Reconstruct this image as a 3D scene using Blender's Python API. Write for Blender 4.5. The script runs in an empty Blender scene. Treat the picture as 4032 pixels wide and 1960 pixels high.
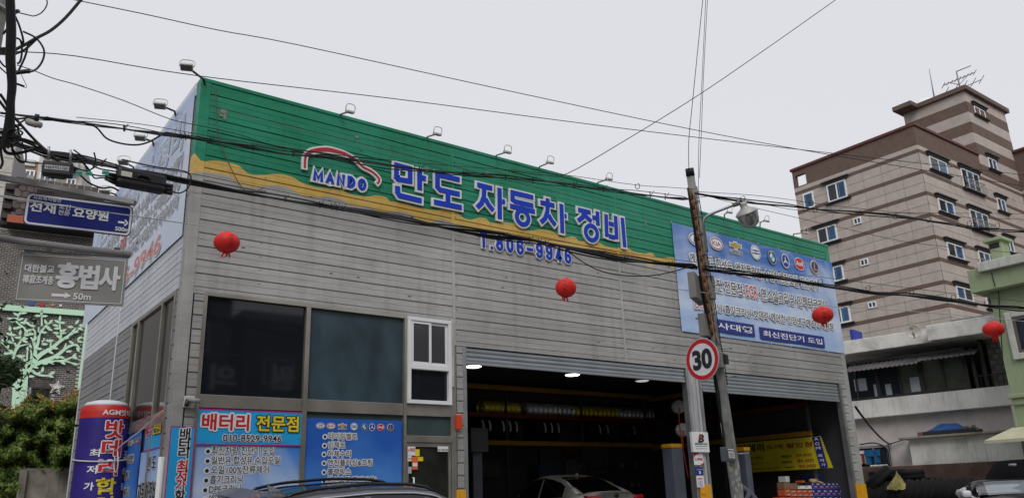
import bpy, bmesh, math, random
from mathutils import Vector, Matrix, Euler, noise
sc = bpy.context.scene
COL = sc.collection
R = math.radians
random.seed(7)
# ---------------------------------------------------------------- camera, world, sun, exposure
FPX = 3199.9
YAW, PITCH, ROLL = 0.650792, 0.300309, -0.034321
CAMP = Vector((-2.98, -11.5, 1.5))
cy, sy, cp, sp = math.cos(YAW), math.sin(YAW), math.cos(PITCH), math.sin(PITCH)
FW = Vector((sy*cp, cy*cp, sp)); RT0 = Vector((cy, -sy, 0)); UP0 = RT0.cross(FW)
RT = math.cos(ROLL)*RT0 + math.sin(ROLL)*UP0
UP = -math.sin(ROLL)*RT0 + math.cos(ROLL)*UP0
cam = bpy.data.objects.new('camera', bpy.data.cameras.new('camera')); COL.objects.link(cam)
cam.matrix_world = Matrix(((RT.x, UP.x, -FW.x, CAMP.x), (RT.y, UP.y, -FW.y, CAMP.y), (RT.z, UP.z, -FW.z, CAMP.z), (0, 0, 0, 1)))
cam.data.sensor_width = 36; cam.data.lens = 36*FPX/4032; cam.data.clip_end = 3000; cam.data.clip_start = .05
sc.camera = cam
SUN_EL, SUN_AZ = 42, 214       # azimuth clockwise from +Y, the side the light comes from
w = bpy.data.worlds.new('World'); sc.world = w; w.use_nodes = True
nt = w.node_tree; nt.nodes.clear()
out = nt.nodes.new('ShaderNodeOutputWorld'); bg = nt.nodes.new('ShaderNodeBackground')
sky = nt.nodes.new('ShaderNodeTexSky'); sky.sky_type = 'NISHITA'; sky.sun_disc = False
sky.sun_elevation = R(SUN_EL); sky.sun_rotation = R(SUN_AZ); sky.dust_density = 6; sky.air_density = 1.4
hs = nt.nodes.new('ShaderNodeHueSaturation'); hs.inputs['Saturation'].default_value = .12
mx = nt.nodes.new('ShaderNodeMix'); mx.data_type = 'RGBA'; mx.inputs[0].default_value = .86
mx.inputs[7].default_value = (7.28, 7.36, 7.85, 1)      # even white cloud deck
nt.links.new(sky.outputs[0], hs.inputs['Color']); nt.links.new(hs.outputs[0], mx.inputs[6])
nt.links.new(mx.outputs[2], bg.inputs['Color']); bg.inputs['Strength'].default_value = .1
nt.links.new(bg.outputs[0], out.inputs[0])
sun = bpy.data.objects.new('sun', bpy.data.lights.new('sun', 'SUN')); COL.objects.link(sun)
sun.data.energy = 1.5; sun.data.angle = R(35); sun.data.color = (1, .97, .93)
_d = Vector((math.sin(R(SUN_AZ))*math.cos(R(SUN_EL)), math.cos(R(SUN_AZ))*math.cos(R(SUN_EL)), math.sin(R(SUN_EL))))
sun.rotation_euler = _d.to_track_quat('Z', 'Y').to_euler()
sc.view_settings.view_transform = 'Standard'; sc.view_settings.look = 'None'
sc.view_settings.exposure = .13; sc.view_settings.gamma = 1; sc.view_settings.use_curve_mapping = False
sc.render.engine = 'CYCLES'; sc.render.resolution_x = 1024; sc.render.resolution_y = 497
# ---------------------------------------------------------------- measuring helpers (photo pixel -> real plane)
def ray(px, py): return (px-2016)/FPX*RT-(py-980)/FPX*UP+FW
def at(px, py, t): return CAMP+ray(px, py)*t                 # t = metres along the view axis
def on(px, py, o, n):
    d = ray(px, py); n = Vector(n); return CAMP+d*((Vector(o)-CAMP).dot(n)/d.dot(n))
def FP(px, py, y=0): d = ray(px, py); p = CAMP+d*((y-CAMP.y)/d.y); return p.x, p.z
def SP(px, py, x=0): d = ray(px, py); p = CAMP+d*((x-CAMP.x)/d.x); return p.y, p.z
def dpt(p): return (Vector(p)-CAMP).dot(FW)
# ---------------------------------------------------------------- mesh builder
WM = {}
class MB:
    def __init__(s): s.v = []; s.f = []; s.m = []; s.s = []; s.mi = 0; s.sm = False; s.x = None
    def add(s, vs, fs):
        b = len(s.v)
        if s.x is not None: vs = [s.x @ Vector(q) for q in vs]
        s.v += [tuple(q) for q in vs]
        for q in fs: s.f.append([b+i for i in q]); s.m.append(s.mi); s.s.append(s.sm)
        return s
    def box(s, a, b):
        x0, x1 = sorted((a[0], b[0])); y0, y1 = sorted((a[1], b[1])); z0, z1 = sorted((a[2], b[2]))
        return s.add([(x0,y0,z0),(x1,y0,z0),(x1,y1,z0),(x0,y1,z0),(x0,y0,z1),(x1,y0,z1),(x1,y1,z1),(x0,y1,z1)],
              [(0,3,2,1),(4,5,6,7),(0,1,5,4),(1,2,6,5),(2,3,7,6),(3,0,4,7)])
    def cbox(s, a, b, c=.01):       # box with chamfered edges
        lo = [min(a[i], b[i]) for i in range(3)]; hi = [max(a[i], b[i]) for i in range(3)]
        c = min(c, min(hi[i]-lo[i] for i in range(3))*.45)
        bm = bmesh.new(); bmesh.ops.create_cube(bm, size=1)
        for v in bm.verts: v.co = Vector([(lo[i]+hi[i])/2+v.co[i]*(hi[i]-lo[i]) for i in range(3)])
        bmesh.ops.bevel(bm, geom=bm.edges[:], offset=c, segments=2, affect='EDGES', profile=.5)
        bm.verts.index_update(); s.add([v.co[:] for v in bm.verts], [[v.index for v in f.verts] for f in bm.faces]); bm.free(); return s
    def poly(s, pts): return s.add(pts, [list(range(len(pts)))])
    def prism(s, pts, d):            # pts 3d loop, d extrusion vector
        n = len(pts); d = Vector(d); P = [Vector(q) for q in pts]
        fs = [list(range(n))[::-1], [n+i for i in range(n)]]+[(i, (i+1) % n, n+(i+1) % n, n+i) for i in range(n)]
        return s.add(P+[q+d for q in P], fs)
    def tube(s, pts, r, n=6, cap=True):
        P = [Vector(q) for q in pts]; N = len(P)
        rr = r if isinstance(r, (list, tuple)) else [r]*N
        T = [(P[min(i+1, N-1)]-P[max(i-1, 0)]).normalized() for i in range(N)]
        a = T[0].orthogonal().normalized(); vs = []
        for i in range(N):
            a = (a-T[i]*a.dot(T[i])).normalized(); b = T[i].cross(a)
            for k in range(n):
                t = 2*math.pi*k/n; vs.append(P[i]+(a*math.cos(t)+b*math.sin(t))*rr[i])
        fs = [(i*n+k, i*n+(k+1) % n, (i+1)*n+(k+1) % n, (i+1)*n+k) for i in range(N-1) for k in range(n)]
        if cap: fs += [list(range(n))[::-1], [(N-1)*n+k for k in range(n)]]
        o = s.sm; s.sm = n > 5; s.add(vs, fs); s.sm = o; return s
    def lathe(s, prof, n=16, M=None, cap=True):   # prof [(r,z)]
        M = M or Matrix(); vs = []
        for r, z in prof:
            for k in range(n):
                t = 2*math.pi*k/n; vs.append(M @ Vector((r*math.cos(t), r*math.sin(t), z)))
        N = len(prof)
        fs = [(i*n+k, i*n+(k+1) % n, (i+1)*n+(k+1) % n, (i+1)*n+k) for i in range(N-1) for k in range(n)]
        if cap: fs += [list(range(n))[::-1], [(N-1)*n+k for k in range(n)]]
        o = s.sm; s.sm = True; s.add(vs, fs); s.sm = o; return s
    def grid(s, fn, nu, nv):
        vs = [fn(i/nu, j/nv) for j in range(nv+1) for i in range(nu+1)]
        fs = [(j*(nu+1)+i, j*(nu+1)+i+1, (j+1)*(nu+1)+i+1, (j+1)*(nu+1)+i) for j in range(nv) for i in range(nu)]
        return s.add(vs, fs)
    def mesh(s, name, mats, inv=None):
        me = bpy.data.meshes.new(name)
        me.from_pydata([inv @ Vector(q) for q in s.v] if inv else s.v, [], s.f)
        for m in (mats if isinstance(mats, (list, tuple)) else [mats]): me.materials.append(m)
        me.polygons.foreach_set('material_index', s.m); me.polygons.foreach_set('use_smooth', s.s); me.update(); return me
def tag(o, label=None, cat=None, group=None, kind=None):
    for k, v in (('label', label), ('category', cat), ('group', group), ('kind', kind)):
        if v: o[k] = v
    return o
def empty(name, loc=(0, 0, 0), label=None, cat=None, group=None, rot=None):
    o = bpy.data.objects.new(name, None); COL.objects.link(o); o.empty_display_size = .2
    o.location = loc
    if rot is not None: o.rotation_euler = rot
    WM[o.name] = Matrix.LocRotScale(Vector(loc), Euler(rot or (0, 0, 0)), None)
    return tag(o, label, cat, group)
def put(name, mb, mats, parent=None, local=False, **k):      # world-space builder -> object (child of parent when given)
    inv = None
    M = WM.get(parent.name, Matrix()) if parent else Matrix()
    if parent and not local: inv = M.inverted()
    o = bpy.data.objects.new(name, mb.mesh(name, mats, inv)); COL.objects.link(o)
    if parent: o.parent = parent
    WM[o.name] = M
    return tag(o, **k)
def inst(name, me, loc, parent=None, rot=None, scale=None):   # shared mesh, local location
    o = bpy.data.objects.new(name, me); COL.objects.link(o); o.location = loc
    if rot is not None: o.rotation_euler = rot
    if scale is not None: o.scale = scale
    if parent: o.parent = parent
    return o
def copy_tree(o, parent=None):
    c = o.copy(); COL.objects.link(c)
    if parent: c.parent = parent
    for ch in list(o.children): copy_tree(ch, c)
    return c
# ---------------------------------------------------------------- materials
def srgb(r, g, b):
    return tuple([((c/255+.055)/1.055)**2.4 if c > 10 else c/255/12.92 for c in (r, g, b)])+(1,)
def mat(name, c, rough=.7, metal=0, var=.15, scale=3, streak=0, bump=0, bscale=40, spec=.4, rnd=0, dirt=None, dirtamt=0, emit=0, trans=0, alpha=1, stretch=None):
    m = bpy.data.materials.new(name); m.use_nodes = True; t = m.node_tree; N = t.nodes; L = t.links
    b = N['Principled BSDF']; c = tuple(c)[:3]+(1,)
    b.inputs['Roughness'].default_value = rough; b.inputs['Metallic'].default_value = metal
    b.inputs['Specular IOR Level'].default_value = spec; b.inputs['Alpha'].default_value = alpha
    if trans: b.inputs['Transmission Weight'].default_value = trans
    tc = N.new('ShaderNodeNewGeometry'); cur = None
    def mixc(fac, a, bcol, mode='MIX'):
        x = N.new('ShaderNodeMix'); x.data_type = 'RGBA'; x.blend_type = mode
        if isinstance(fac, (int, float)): x.inputs[0].default_value = fac
        else: L.new(fac, x.inputs[0])
        for i, q in ((6, a), (7, bcol)):
            if isinstance(q, tuple): x.inputs[i].default_value = q
            else: L.new(q, x.inputs[i])
        return x.outputs[2]
    cur = c
    def noi(sc_, det=5, st=None, lo=.3, hi=.7):
        n = N.new('ShaderNodeTexNoise'); n.inputs['Scale'].default_value = sc_; n.inputs['Detail'].default_value = det
        if st:
            mp = N.new('ShaderNodeMapping'); mp.inputs['Scale'].default_value = st; L.new(tc.outputs['Position'], mp.inputs[0]); L.new(mp.outputs[0], n.inputs[0])
        else: L.new(tc.outputs['Position'], n.inputs[0])
        r = N.new('ShaderNodeMapRange'); r.inputs[1].default_value = lo; r.inputs[2].default_value = hi; L.new(n.outputs[0], r.inputs[0])
        return r.outputs[0]
    if var:
        k = 1-var; cur = mixc(noi(scale, st=stretch), tuple([q*(1-var) for q in c[:3]])+(1,), tuple([min(1, q*(1+var*.8)) for q in c[:3]])+(1,))
    if streak:
        d = dirt or (.06, .05, .04, 1)
        f = N.new('ShaderNodeMath'); f.operation = 'MULTIPLY'; f.inputs[1].default_value = streak
        L.new(noi(6, 4, (3, 3, .25), .52, .75), f.inputs[0]); cur = mixc(f.outputs[0], cur, d)
    if dirtamt:
        d = dirt or (.06, .05, .04, 1)
        f = N.new('ShaderNodeMath'); f.operation = 'MULTIPLY'; f.inputs[1].default_value = dirtamt
        L.new(noi(2.2, 9, None, .5, .72), f.inputs[0]); cur = mixc(f.outputs[0], cur, d)
    if rnd:
        oi = N.new('ShaderNodeObjectInfo'); r = N.new('ShaderNodeMapRange'); r.inputs[3].default_value = 1-rnd; r.inputs[4].default_value = 1+rnd
        L.new(oi.outputs['Random'], r.inputs[0]); cur = mixc(1.0, cur, r.outputs[0], 'MULTIPLY')
    if isinstance(cur, tuple): b.inputs['Base Color'].default_value = cur
    else: L.new(cur, b.inputs['Base Color'])
    if bump:
        n = N.new('ShaderNodeTexNoise'); n.inputs['Scale'].default_value = bscale; n.inputs['Detail'].default_value = 4; L.new(tc.outputs['Position'], n.inputs[0])
        bp = N.new('ShaderNodeBump'); bp.inputs['Strength'].default_value = bump; bp.inputs['Distance'].default_value = .02
        L.new(n.outputs[0], bp.inputs['Height']); L.new(bp.outputs[0], b.inputs['Normal'])
    if emit:
        b.inputs['Emission Color'].default_value = c; b.inputs['Emission Strength'].default_value = emit
    return m
_mc = {}
def flat(name, c, rough=.6, **k):
    if name not in _mc: _mc[name] = mat(name, c, rough, var=k.pop('var', .06), **k)
    return _mc[name]
BLK = flat('black_rubber', (.012, .012, .013), .55); STEEL = flat('galvanised_steel', (.33, .34, .34), .42, metal=.7, var=.2)
GREY = flat('grey_paint', (.3, .3, .3), .55); WHITE = flat('white_plastic', (.74, .75, .76), .4); CABLE = flat('cable_sheath', (.010, .010, .012), .5)
INKW = flat('white_print', (.75, .76, .78), .5, var=.02); INKK = flat('black_print', (.02, .02, .022), .5, var=.02)
INKR = flat('red_print', (.55, .012, .02), .5, var=.02); INKB = flat('navy_print', (.02, .03, .22), .5, var=.02); INKY = flat('yellow_print', (.75, .6, .02), .5, var=.02)
# ---------------------------------------------------------------- text
_tc = {}
def text_geo(s, off=0.0, res=2, sp=1.0, ls=1.0, shear=0):
    k = (s, off, res, sp, ls, shear)
    if k in _tc: return _tc[k]
    cu = bpy.data.curves.new('t', 'FONT'); cu.body = s; cu.size = 1; cu.offset = off; cu.resolution_u = res
    cu.space_character = sp; cu.space_line = ls; cu.fill_mode = 'FRONT'; cu.shear = shear; cu.extrude = 0
    o = bpy.data.objects.new('t', cu); COL.objects.link(o)
    dg = bpy.context.evaluated_depsgraph_get(); me = bpy.data.meshes.new_from_object(o.evaluated_get(dg))
    vs = [tuple(v.co) for v in me.vertices]; fs = [list(p.vertices) for p in me.polygons]
    # boundary edges for extrusion
    cnt = {}
    for f in fs:
        for a, b in zip(f, f[1:]+f[:1]): cnt[(a, b)] = 1
    bd = [(a, b) for (a, b) in cnt if (b, a) not in cnt]
    bpy.data.objects.remove(o); bpy.data.curves.remove(cu); bpy.data.meshes.remove(me)
    _tc[k] = (vs, fs, bd); return _tc[k]
class Fr:       # frame on a surface: o + u*U + v*V + n*N
    def __init__(s, o, U, V=(0, 0, 1)):
        s.o = Vector(o); s.U = Vector(U).normalized(); s.V = Vector(V).normalized(); s.N = s.U.cross(s.V)
    def __call__(s, u, v, n=0): return s.o+s.U*u+s.V*v+s.N*n
    def box(s, mb, a, b, n0, n1, c=0):
        M = Matrix((( s.U.x, s.V.x, s.N.x, s.o.x), (s.U.y, s.V.y, s.N.y, s.o.y), (s.U.z, s.V.z, s.N.z, s.o.z), (0, 0, 0, 1)))
        old = mb.x; mb.x = M if old is None else old @ M
        (mb.cbox((a[0], a[1], n0), (b[0], b[1], n1), c) if c else mb.box((a[0], a[1], n0), (b[0], b[1], n1)))
        mb.x = old; return mb
def text(mb, fr, s, rect, n, depth=0, off=.0, ref=0.0, res=2, sp=1.0, ls=1.0, fit='both', map4=None, shear=0):
    """lay lettering into rect (u0,v0,u1,v1) of frame fr at height n; ref: offset that defines the fitted box"""
    rv = text_geo(s, ref, res, sp, ls, shear)[0]; vs, fs, bd = text_geo(s, off, res, sp, ls, shear)
    if not rv or not vs: print('EMPTY TEXT', s); return
    x0 = min(v[0] for v in rv); x1 = max(v[0] for v in rv); y0 = min(v[1] for v in rv); y1 = max(v[1] for v in rv)
    u0, v0, u1, v1 = rect; sx = (u1-u0)/(x1-x0); sy_ = (v1-v0)/(y1-y0)
    if fit == 'h': sx = sy_
    if fit == 'w': sy_ = sx
    P = []
    for x, y, z in vs:
        u = u0+(x-x0)*sx; v = v0+(y-y0)*sy_; P.append((u, v))
    top = [fr(u, v, n+depth) for u, v in P]
    mb.add(top, fs)
    if depth:
        bot = [fr(u, v, n) for u, v in P]; k = len(P)
        mb.add(top+bot, [(a, k+a, k+b, b) for a, b in bd])
    return (u0, v0, u0+(x1-x0)*sx, v0+(y1-y0)*sy_)
def sag(p, q, s, n=14):
    p = Vector(p); q = Vector(q); return [p.lerp(q, i/n)-Vector((0, 0, 4*s*(i/n)*(1-i/n))) for i in range(n+1)]
def smooth(pts, n=6):
    P = [Vector(q) for q in pts]; P = [2*P[0]-P[1]]+P+[2*P[-1]-P[-2]]; o = []
    for i in range(1, len(P)-2):
        for k in range(n):
            t = k/n; a, b, c, d = P[i-1], P[i], P[i+1], P[i+2]
            o.append(.5*((2*b)+(c-a)*t+(2*a-5*b+4*c-d)*t*t+(3*b-a-3*c+d)*t**3))
    o.append(P[-2]); return o
# ---------------------------------------------------------------- setting: ground
F0 = Fr((0, 0, 0), (1, 0, 0)); FS = Fr((0, 0, 0), (0, -1, 0))
M_asph = mat('asphalt', (.055, .055, .057), .9, var=.35, scale=1.5, bump=.5, bscale=90, dirtamt=.3)
M_conc = mat('forecourt_concrete', (.33, .325, .31), .85, var=.25, scale=1.2, bump=.3, bscale=60, dirtamt=.5)
def ground_z(x, y):
    if y > -.4: return .45
    if y < -5.5: return 0
    return .45*(y+5.5)/5.1
g = MB(); g.grid(lambda u, v: Vector((-600+1200*u, -600+1500*v, -.02)), 2, 2); put('ground', g, M_asph, kind='structure')
g = MB()
for k in range(-8, 12):
    g.box((k*6+.15, -9.02, .0), (k*6+3, -8.9, .006))
tag(put('road_marking', g, INKW), kind='structure')
g = MB(); ys = [-7, -5.5, -4.4, -3.2, -2, -.9, -.4, 0, 3, 7, 14]
for i in range(len(ys)-1):
    z0, z1 = [.1*(y == -7)*0+ground_z(0, y)+(.012 if y > -5.6 else 0) for y in ys[i:i+2]]
    g.add([(-6, ys[i], z0), (40, ys[i], z0), (40, ys[i+1], z1), (-6, ys[i+1], z1)], [(0, 1, 2, 3)])
put('forecourt', g, M_conc, kind='structure')
# ---------------------------------------------------------------- garage: painted corrugated siding
def curve_mat(name, sheen=.45):
    m = bpy.data.materials.new(name); m.use_nodes = True; t = m.node_tree; N = t.nodes; L = t.links; b = N['Principled BSDF']
    b.inputs['Roughness'].default_value = sheen; b.inputs['Specular IOR Level'].default_value = .3
    geo = N.new('ShaderNodeNewGeometry'); sep = N.new('ShaderNodeSeparateXYZ'); L.new(geo.outputs['Position'], sep.inputs[0])
    def mth(op, a, bb, cc=None):
        x = N.new('ShaderNodeMath'); x.operation = op
        for i, q in enumerate((a, bb, cc)):
            if q is None: continue
            if isinstance(q, (int, float)): x.inputs[i].default_value = q
            else: L.new(q, x.inputs[i])
        return x.outputs[0]
    def fc(pts, lo=5.2, hi=7.0, ex=(9.9, 6.0)):
        c = N.new('ShaderNodeFloatCurve'); cm = c.mapping; cv = cm.curves[0]
        P = sorted([FP(*p) for p in pts]); Q = []
        for p in P:
            if not Q or p[0] > Q[-1][0]+.03: Q.append(p)
        Q = [(0, Q[0][1])]+[q for q in Q if q[0] > .02]+[(16.4, Q[-1][1])]
        cv.points[0].location = (0, (Q[0][1]-lo)/(hi-lo)); cv.points[1].location = (1, (Q[-1][1]-lo)/(hi-lo))
        for q in Q[1:-1]: cv.points.new(q[0]/16.4, (q[1]-lo)/(hi-lo))
        cm.update()
        L.new(mth('DIVIDE', sep.outputs[0], 16.4), c.inputs['Value'])
        return mth('MULTIPLY_ADD', c.outputs[0], hi-lo, lo)
    A = lambda l, s=.6392, ox=700, oy=200: [(ox+x*s, oy+y*s) for x, y in l]
    B = lambda l: A(l, .639, 1500, 500)
    gy = fc(A([(108,650),(145,685),(200,680),(300,690),(360,705),(400,735),(440,762),(520,768),(600,762),(660,768),(720,790),(760,815),(830,838),(1000,860),(1060,885),(1150,900),(1240,896),(1286,908),(1296,930),(1330,932)])
            +B([(120,470),(230,500),(330,515),(400,510),(470,535),(530,572),(600,560),(652,567),(668,590),(760,590),(820,600),(870,635),(900,640),(1000,635),(1060,650),(1110,680),(1192,678),(1205,702),(1320,705),(1380,735),(1440,747),(1510,748),(1560,770),(1620,780),(1668,778),(1690,802),(1790,806)])+[(3294, 1152)])
    yg = fc(A([(105,757),(200,755),(280,768),(330,790),(380,825),(420,840),(520,838),(600,832),(660,842),(720,870),(790,900),(860,905),(940,903),(1000,920),(1060,950),(1110,965),(1170,962),(1220,990),(1330,990)])
            +B([(90,522),(170,537),(220,575),(260,592),(330,580),(400,578),(440,600),(500,622),(560,642),(640,652),(700,656),(780,660),(830,690),(900,700),(1000,702),(1080,722),(1200,742),(1300,762),(1330,785),(1420,802),(1500,800),(1600,822),(1650,856),(1700,846),(1760,852),(1805,876)])+[(3302, 1181)])
    f1 = mth('MULTIPLY_ADD', mth('SUBTRACT', sep.outputs[2], gy), 120, .5); f2 = mth('MULTIPLY_ADD', mth('SUBTRACT', sep.outputs[2], yg), 120, .5)
    def mix(f, a, bb, mode='MIX'):
        x = N.new('ShaderNodeMix'); x.data_type = 'RGBA'; x.blend_type = mode; x.clamp_factor = True
        for i, q in ((0, f), (6, a), (7, bb)):
            if isinstance(q, (tuple, float, int)): x.inputs[i].default_value = q
            else: L.new(q, x.inputs[i])
        return x.outputs[2]
    def noi(scale, st, lo, hi, det=4):
        mp = N.new('ShaderNodeMapping'); mp.inputs['Scale'].default_value = st; L.new(geo.outputs['Position'], mp.inputs[0])
        n = N.new('ShaderNodeTexNoise'); n.inputs['Scale'].default_value = scale; n.inputs['Detail'].default_value = det; L.new(mp.outputs[0], n.inputs[0])
        r = N.new('ShaderNodeMapRange'); r.inputs[1].default_value = lo; r.inputs[2].default_value = hi; L.new(n.outputs[0], r.inputs[0]); return r.outputs[0]
    n1 = noi(.5, (1, 1, 1), .35, .65)
    green = mix(n1, (.006, .20, .10, 1), (.02, .26, .155, 1)); yellow = mix(n1, (.62, .40, .075, 1), (.68, .46, .15, 1)); grey = mix(n1, (.335, .333, .325, 1), (.425, .423, .413, 1))
    col = mix(f2, grey, mix(f1, yellow, green))
    col = mix(mth('MULTIPLY', noi(.9, (.12, 1, 1.6), .35, .7, 3), .34), col, (.45, .44, .43, 1), 'MULTIPLY')
    # rain streaks, patches where paint has flaked, dirt
    col = mix(mth('MULTIPLY', noi(5, (1.3, 1, .12), .5, .8), .26), col, (.16, .15, .135, 1), 'MULTIPLY')
    col = mix(mth('MULTIPLY', noi(1.1, (.5, 1, 1), .55, .72, 8), .3), col, (.3, .27, .22, 1), 'MULTIPLY')
    chip = N.new('ShaderNodeTexVoronoi'); chip.inputs['Scale'].default_value = 1.6; L.new(geo.outputs['Position'], chip.inputs['Vector'])
    ch = mth('MULTIPLY', mth('LESS_THAN', chip.outputs['Distance'], .055), noi(14, (1, 1, .5), .45, .55)); col = mix(mth('MULTIPLY', ch, .7), col, (.35, .36, .34, 1))
    oi = N.new('ShaderNodeObjectInfo'); r = N.new('ShaderNodeMapRange'); r.inputs[3].default_value = .93; r.inputs[4].default_value = 1.06; L.new(oi.outputs['Random'], r.inputs[0])
    col = mix(1.0, col, r.outputs[0], 'MULTIPLY')
    L.new(col, b.inputs['Base Color'])
    bp = N.new('ShaderNodeBump'); bp.inputs['Strength'].default_value = .35; bp.inputs['Distance'].default_value = .03; L.new(noi(2.2, (1, 1, 2.5), .2, .8, 3), bp.inputs['Height']); L.new(bp.outputs[0], b.inputs['Normal'])
    return m
M_sid = curve_mat('painted_siding')
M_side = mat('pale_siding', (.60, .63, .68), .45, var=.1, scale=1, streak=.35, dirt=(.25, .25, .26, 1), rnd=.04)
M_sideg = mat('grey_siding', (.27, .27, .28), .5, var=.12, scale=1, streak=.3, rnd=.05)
M_stl = mat('stainless', (.44, .41, .36), .25, metal=.7, var=.2, scale=2, dirtamt=.2)
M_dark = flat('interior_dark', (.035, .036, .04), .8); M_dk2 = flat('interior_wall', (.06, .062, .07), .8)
ZT = 7.76; LX = 16.33; DEP = 7.0; P = .2; Z0 = 7.53
def board(mats, name='board'):      # unit-long horizontal siding board with a mid rib and a recessed joint
    prof = [(.003, .0), (.024, .001), (.026, .010), (.025, .088), (.0222, .091), (.0222, .097), (.026, .100), (.026, .184), (.002, .187), (.001, .2)]
    m = MB(); n = len(prof); vs = [(0, -a, b) for a, b in prof]+[(1, -a, b) for a, b in prof]
    m.add(vs, [(i, n+i, n+i+1, i+1) for i in range(n-1)]+[list(range(n)), [n+i for i in range(n)][::-1]]); return m.mesh(name, mats)
ME_b = board(M_sid); ME_bs = board(M_side, 'side'); ME_bg = board(M_sideg, 'sideg')
shop = empty('repair_garage', (0, 0, .45), 'long metal clad repair garage, green and yellow wave painted over grey siding, two open bays', 'garage')
zb = SP(420, 1380)[1]
def col_boards(x0, x1, zlo, zhi, y=0, me=None):
    k = 0
    while True:
        z = Z0-P*(k+1); k += 1
        if z+P <= zlo+.02: break
        if z >= zhi-.01: continue
        h = min(z+P, zhi)-max(z, zlo); zz = max(z, zlo)
        inst('siding_board', me or ME_b, (x0, y, zz-.45), shop, scale=(x1-x0, 1, h/P))
def side_boards(y0, y1, zlo, zhi):
    k = 0
    while True:
        z = Z0-P*(k+1); k += 1
        if z+P <= zlo+.02: break
        if z >= zhi-.01: continue
        h = min(z+P, zhi)-max(z, zlo); zz = max(z, zlo)
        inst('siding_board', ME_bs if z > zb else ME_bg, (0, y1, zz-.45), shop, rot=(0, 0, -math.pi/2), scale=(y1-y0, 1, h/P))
seams = [4.46, 8.51, 12.45]
xs = [.13]+seams+[16.22]
zw = FP(1229, 1222)[1]+.05; zbay = FP(1808, 1362)[1]
for i in range(4):
    col_boards(xs[i]+(.03 if i else -.004), xs[i+1]-.03, zw if i == 0 else zbay, Z0)
    if i < 3:
        m = MB(); m.cbox((xs[i+1]-.028, -.034, zbay if i else zbay), (xs[i+1]+.028, 0, Z0+.02), .004); put('seam_trim', m, M_sid, shop)
col_boards(.145, .29, .47, zw); col_boards(4.50, 4.62, .47, zbay); col_boards(16.02, 16.2, .47, zbay)
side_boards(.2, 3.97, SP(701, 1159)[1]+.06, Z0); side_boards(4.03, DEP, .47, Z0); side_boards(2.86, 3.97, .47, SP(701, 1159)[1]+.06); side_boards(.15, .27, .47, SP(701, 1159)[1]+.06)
m = MB()
m.cbox((-.03, -.035, .46), (.125, .16, 5.9), .008); m.cbox((-.032, -.037, 5.9), (.127, .16, ZT), .006)      # corner post
put('corner_post', m, M_sid, shop)
m = MB(); m.cbox((16.2, -.035, .46), (16.38, .1, ZT-.02), .008); put('corner_post', m, M_sid, shop)
m = MB(); m.cbox((-.02, -.045, Z0+.17), (LX+.05, .12, ZT), .006); m.box((.13, -.03, Z0), (16.2, 0, Z0+.168)); put('parapet_flashing', m, M_sid, shop)
m = MB(); m.cbox((-.045, .16, Z0), (.1, DEP+.03, ZT-.005), .006); m.cbox((-.03, 3.965, .46), (0, 4.03, Z0), .004); m.cbox((-.03, DEP-.01, .46), (.1, DEP+.06, Z0), .004)
put('side_trim', m, M_side, shop)
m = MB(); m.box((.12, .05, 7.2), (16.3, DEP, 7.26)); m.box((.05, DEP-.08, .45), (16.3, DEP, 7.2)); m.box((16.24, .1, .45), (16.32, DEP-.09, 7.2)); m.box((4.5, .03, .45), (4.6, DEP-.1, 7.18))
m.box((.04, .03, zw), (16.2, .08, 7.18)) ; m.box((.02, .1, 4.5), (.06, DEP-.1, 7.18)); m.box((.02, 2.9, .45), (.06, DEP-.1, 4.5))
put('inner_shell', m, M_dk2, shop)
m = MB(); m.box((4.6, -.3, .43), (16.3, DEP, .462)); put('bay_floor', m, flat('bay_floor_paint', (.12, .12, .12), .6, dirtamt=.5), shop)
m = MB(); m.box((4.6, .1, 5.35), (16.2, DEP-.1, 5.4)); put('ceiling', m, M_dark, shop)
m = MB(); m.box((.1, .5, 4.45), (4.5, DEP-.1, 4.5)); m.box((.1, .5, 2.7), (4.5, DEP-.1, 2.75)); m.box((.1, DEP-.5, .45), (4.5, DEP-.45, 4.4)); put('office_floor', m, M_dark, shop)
# -------- glazing of the office corner
zw0, zw1 = FP(779, 1550)[1], FP(1208, 1211)[1]
M_g1 = mat('dark_glass', (.010, .012, .016), .04, var=.1, spec=.5); M_g2 = mat('dusty_film_glass', (.036, .062, .078), .28, var=.4, scale=1.6, stretch=(1.6, 1, .7), spec=.35)
M_g3 = mat('green_glass', (.05, .075, .075), .12, var=.15, spec=.5)
fr = MB()
def bar(x0, z0, x1, z1, d=.05, n=0): F0.box(fr, (x0, z0), (x1, z1), -.04, d, .004)
xm = FP(1200, 1300)[0]+.03; xw0 = FP(1597, 1400)[0]; xw1 = FP(1768, 1400)[0]; x0g = .30
bar(x0g-.03, zw1, xw0-.02, zw1+.055); bar(x0g-.03, .47, x0g+.02, zw1-.002); bar(xm-.035, .47, xm+.035, zw1-.002, .055); bar(xw0-.05, .47, xw0-.005, zw1+.03, .055); bar(xw1+.01, .47, 4.48, zw1+.1, .03)
beam_t, beam_b = zw0-.004, FP(1191, 1619)[1]
for a, b in ((x0g+.022, xm-.037), (xm+.037, xw0-.052), (xw0-.003, xw1+.008)): bar(a, beam_b, b, beam_t, .035)
bar(x0g+.022, .47, xw0-.052, .75, .03)
door_t = FP(1593, 1732)[1]; tr_b = FP(1597, 1714)[1]
bar(xw0-.003, door_t-.03, xw1+.008, tr_b+.0, .05)
put('window_frame', fr, M_stl, shop)
def pane(name, a, b, m_, n=-.01, lab=None, fr_=F0, t=.012):
    q = MB(); fr_.box(q, a, b, n-t, n); return put(name, q, m_, shop, label=lab)
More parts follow.
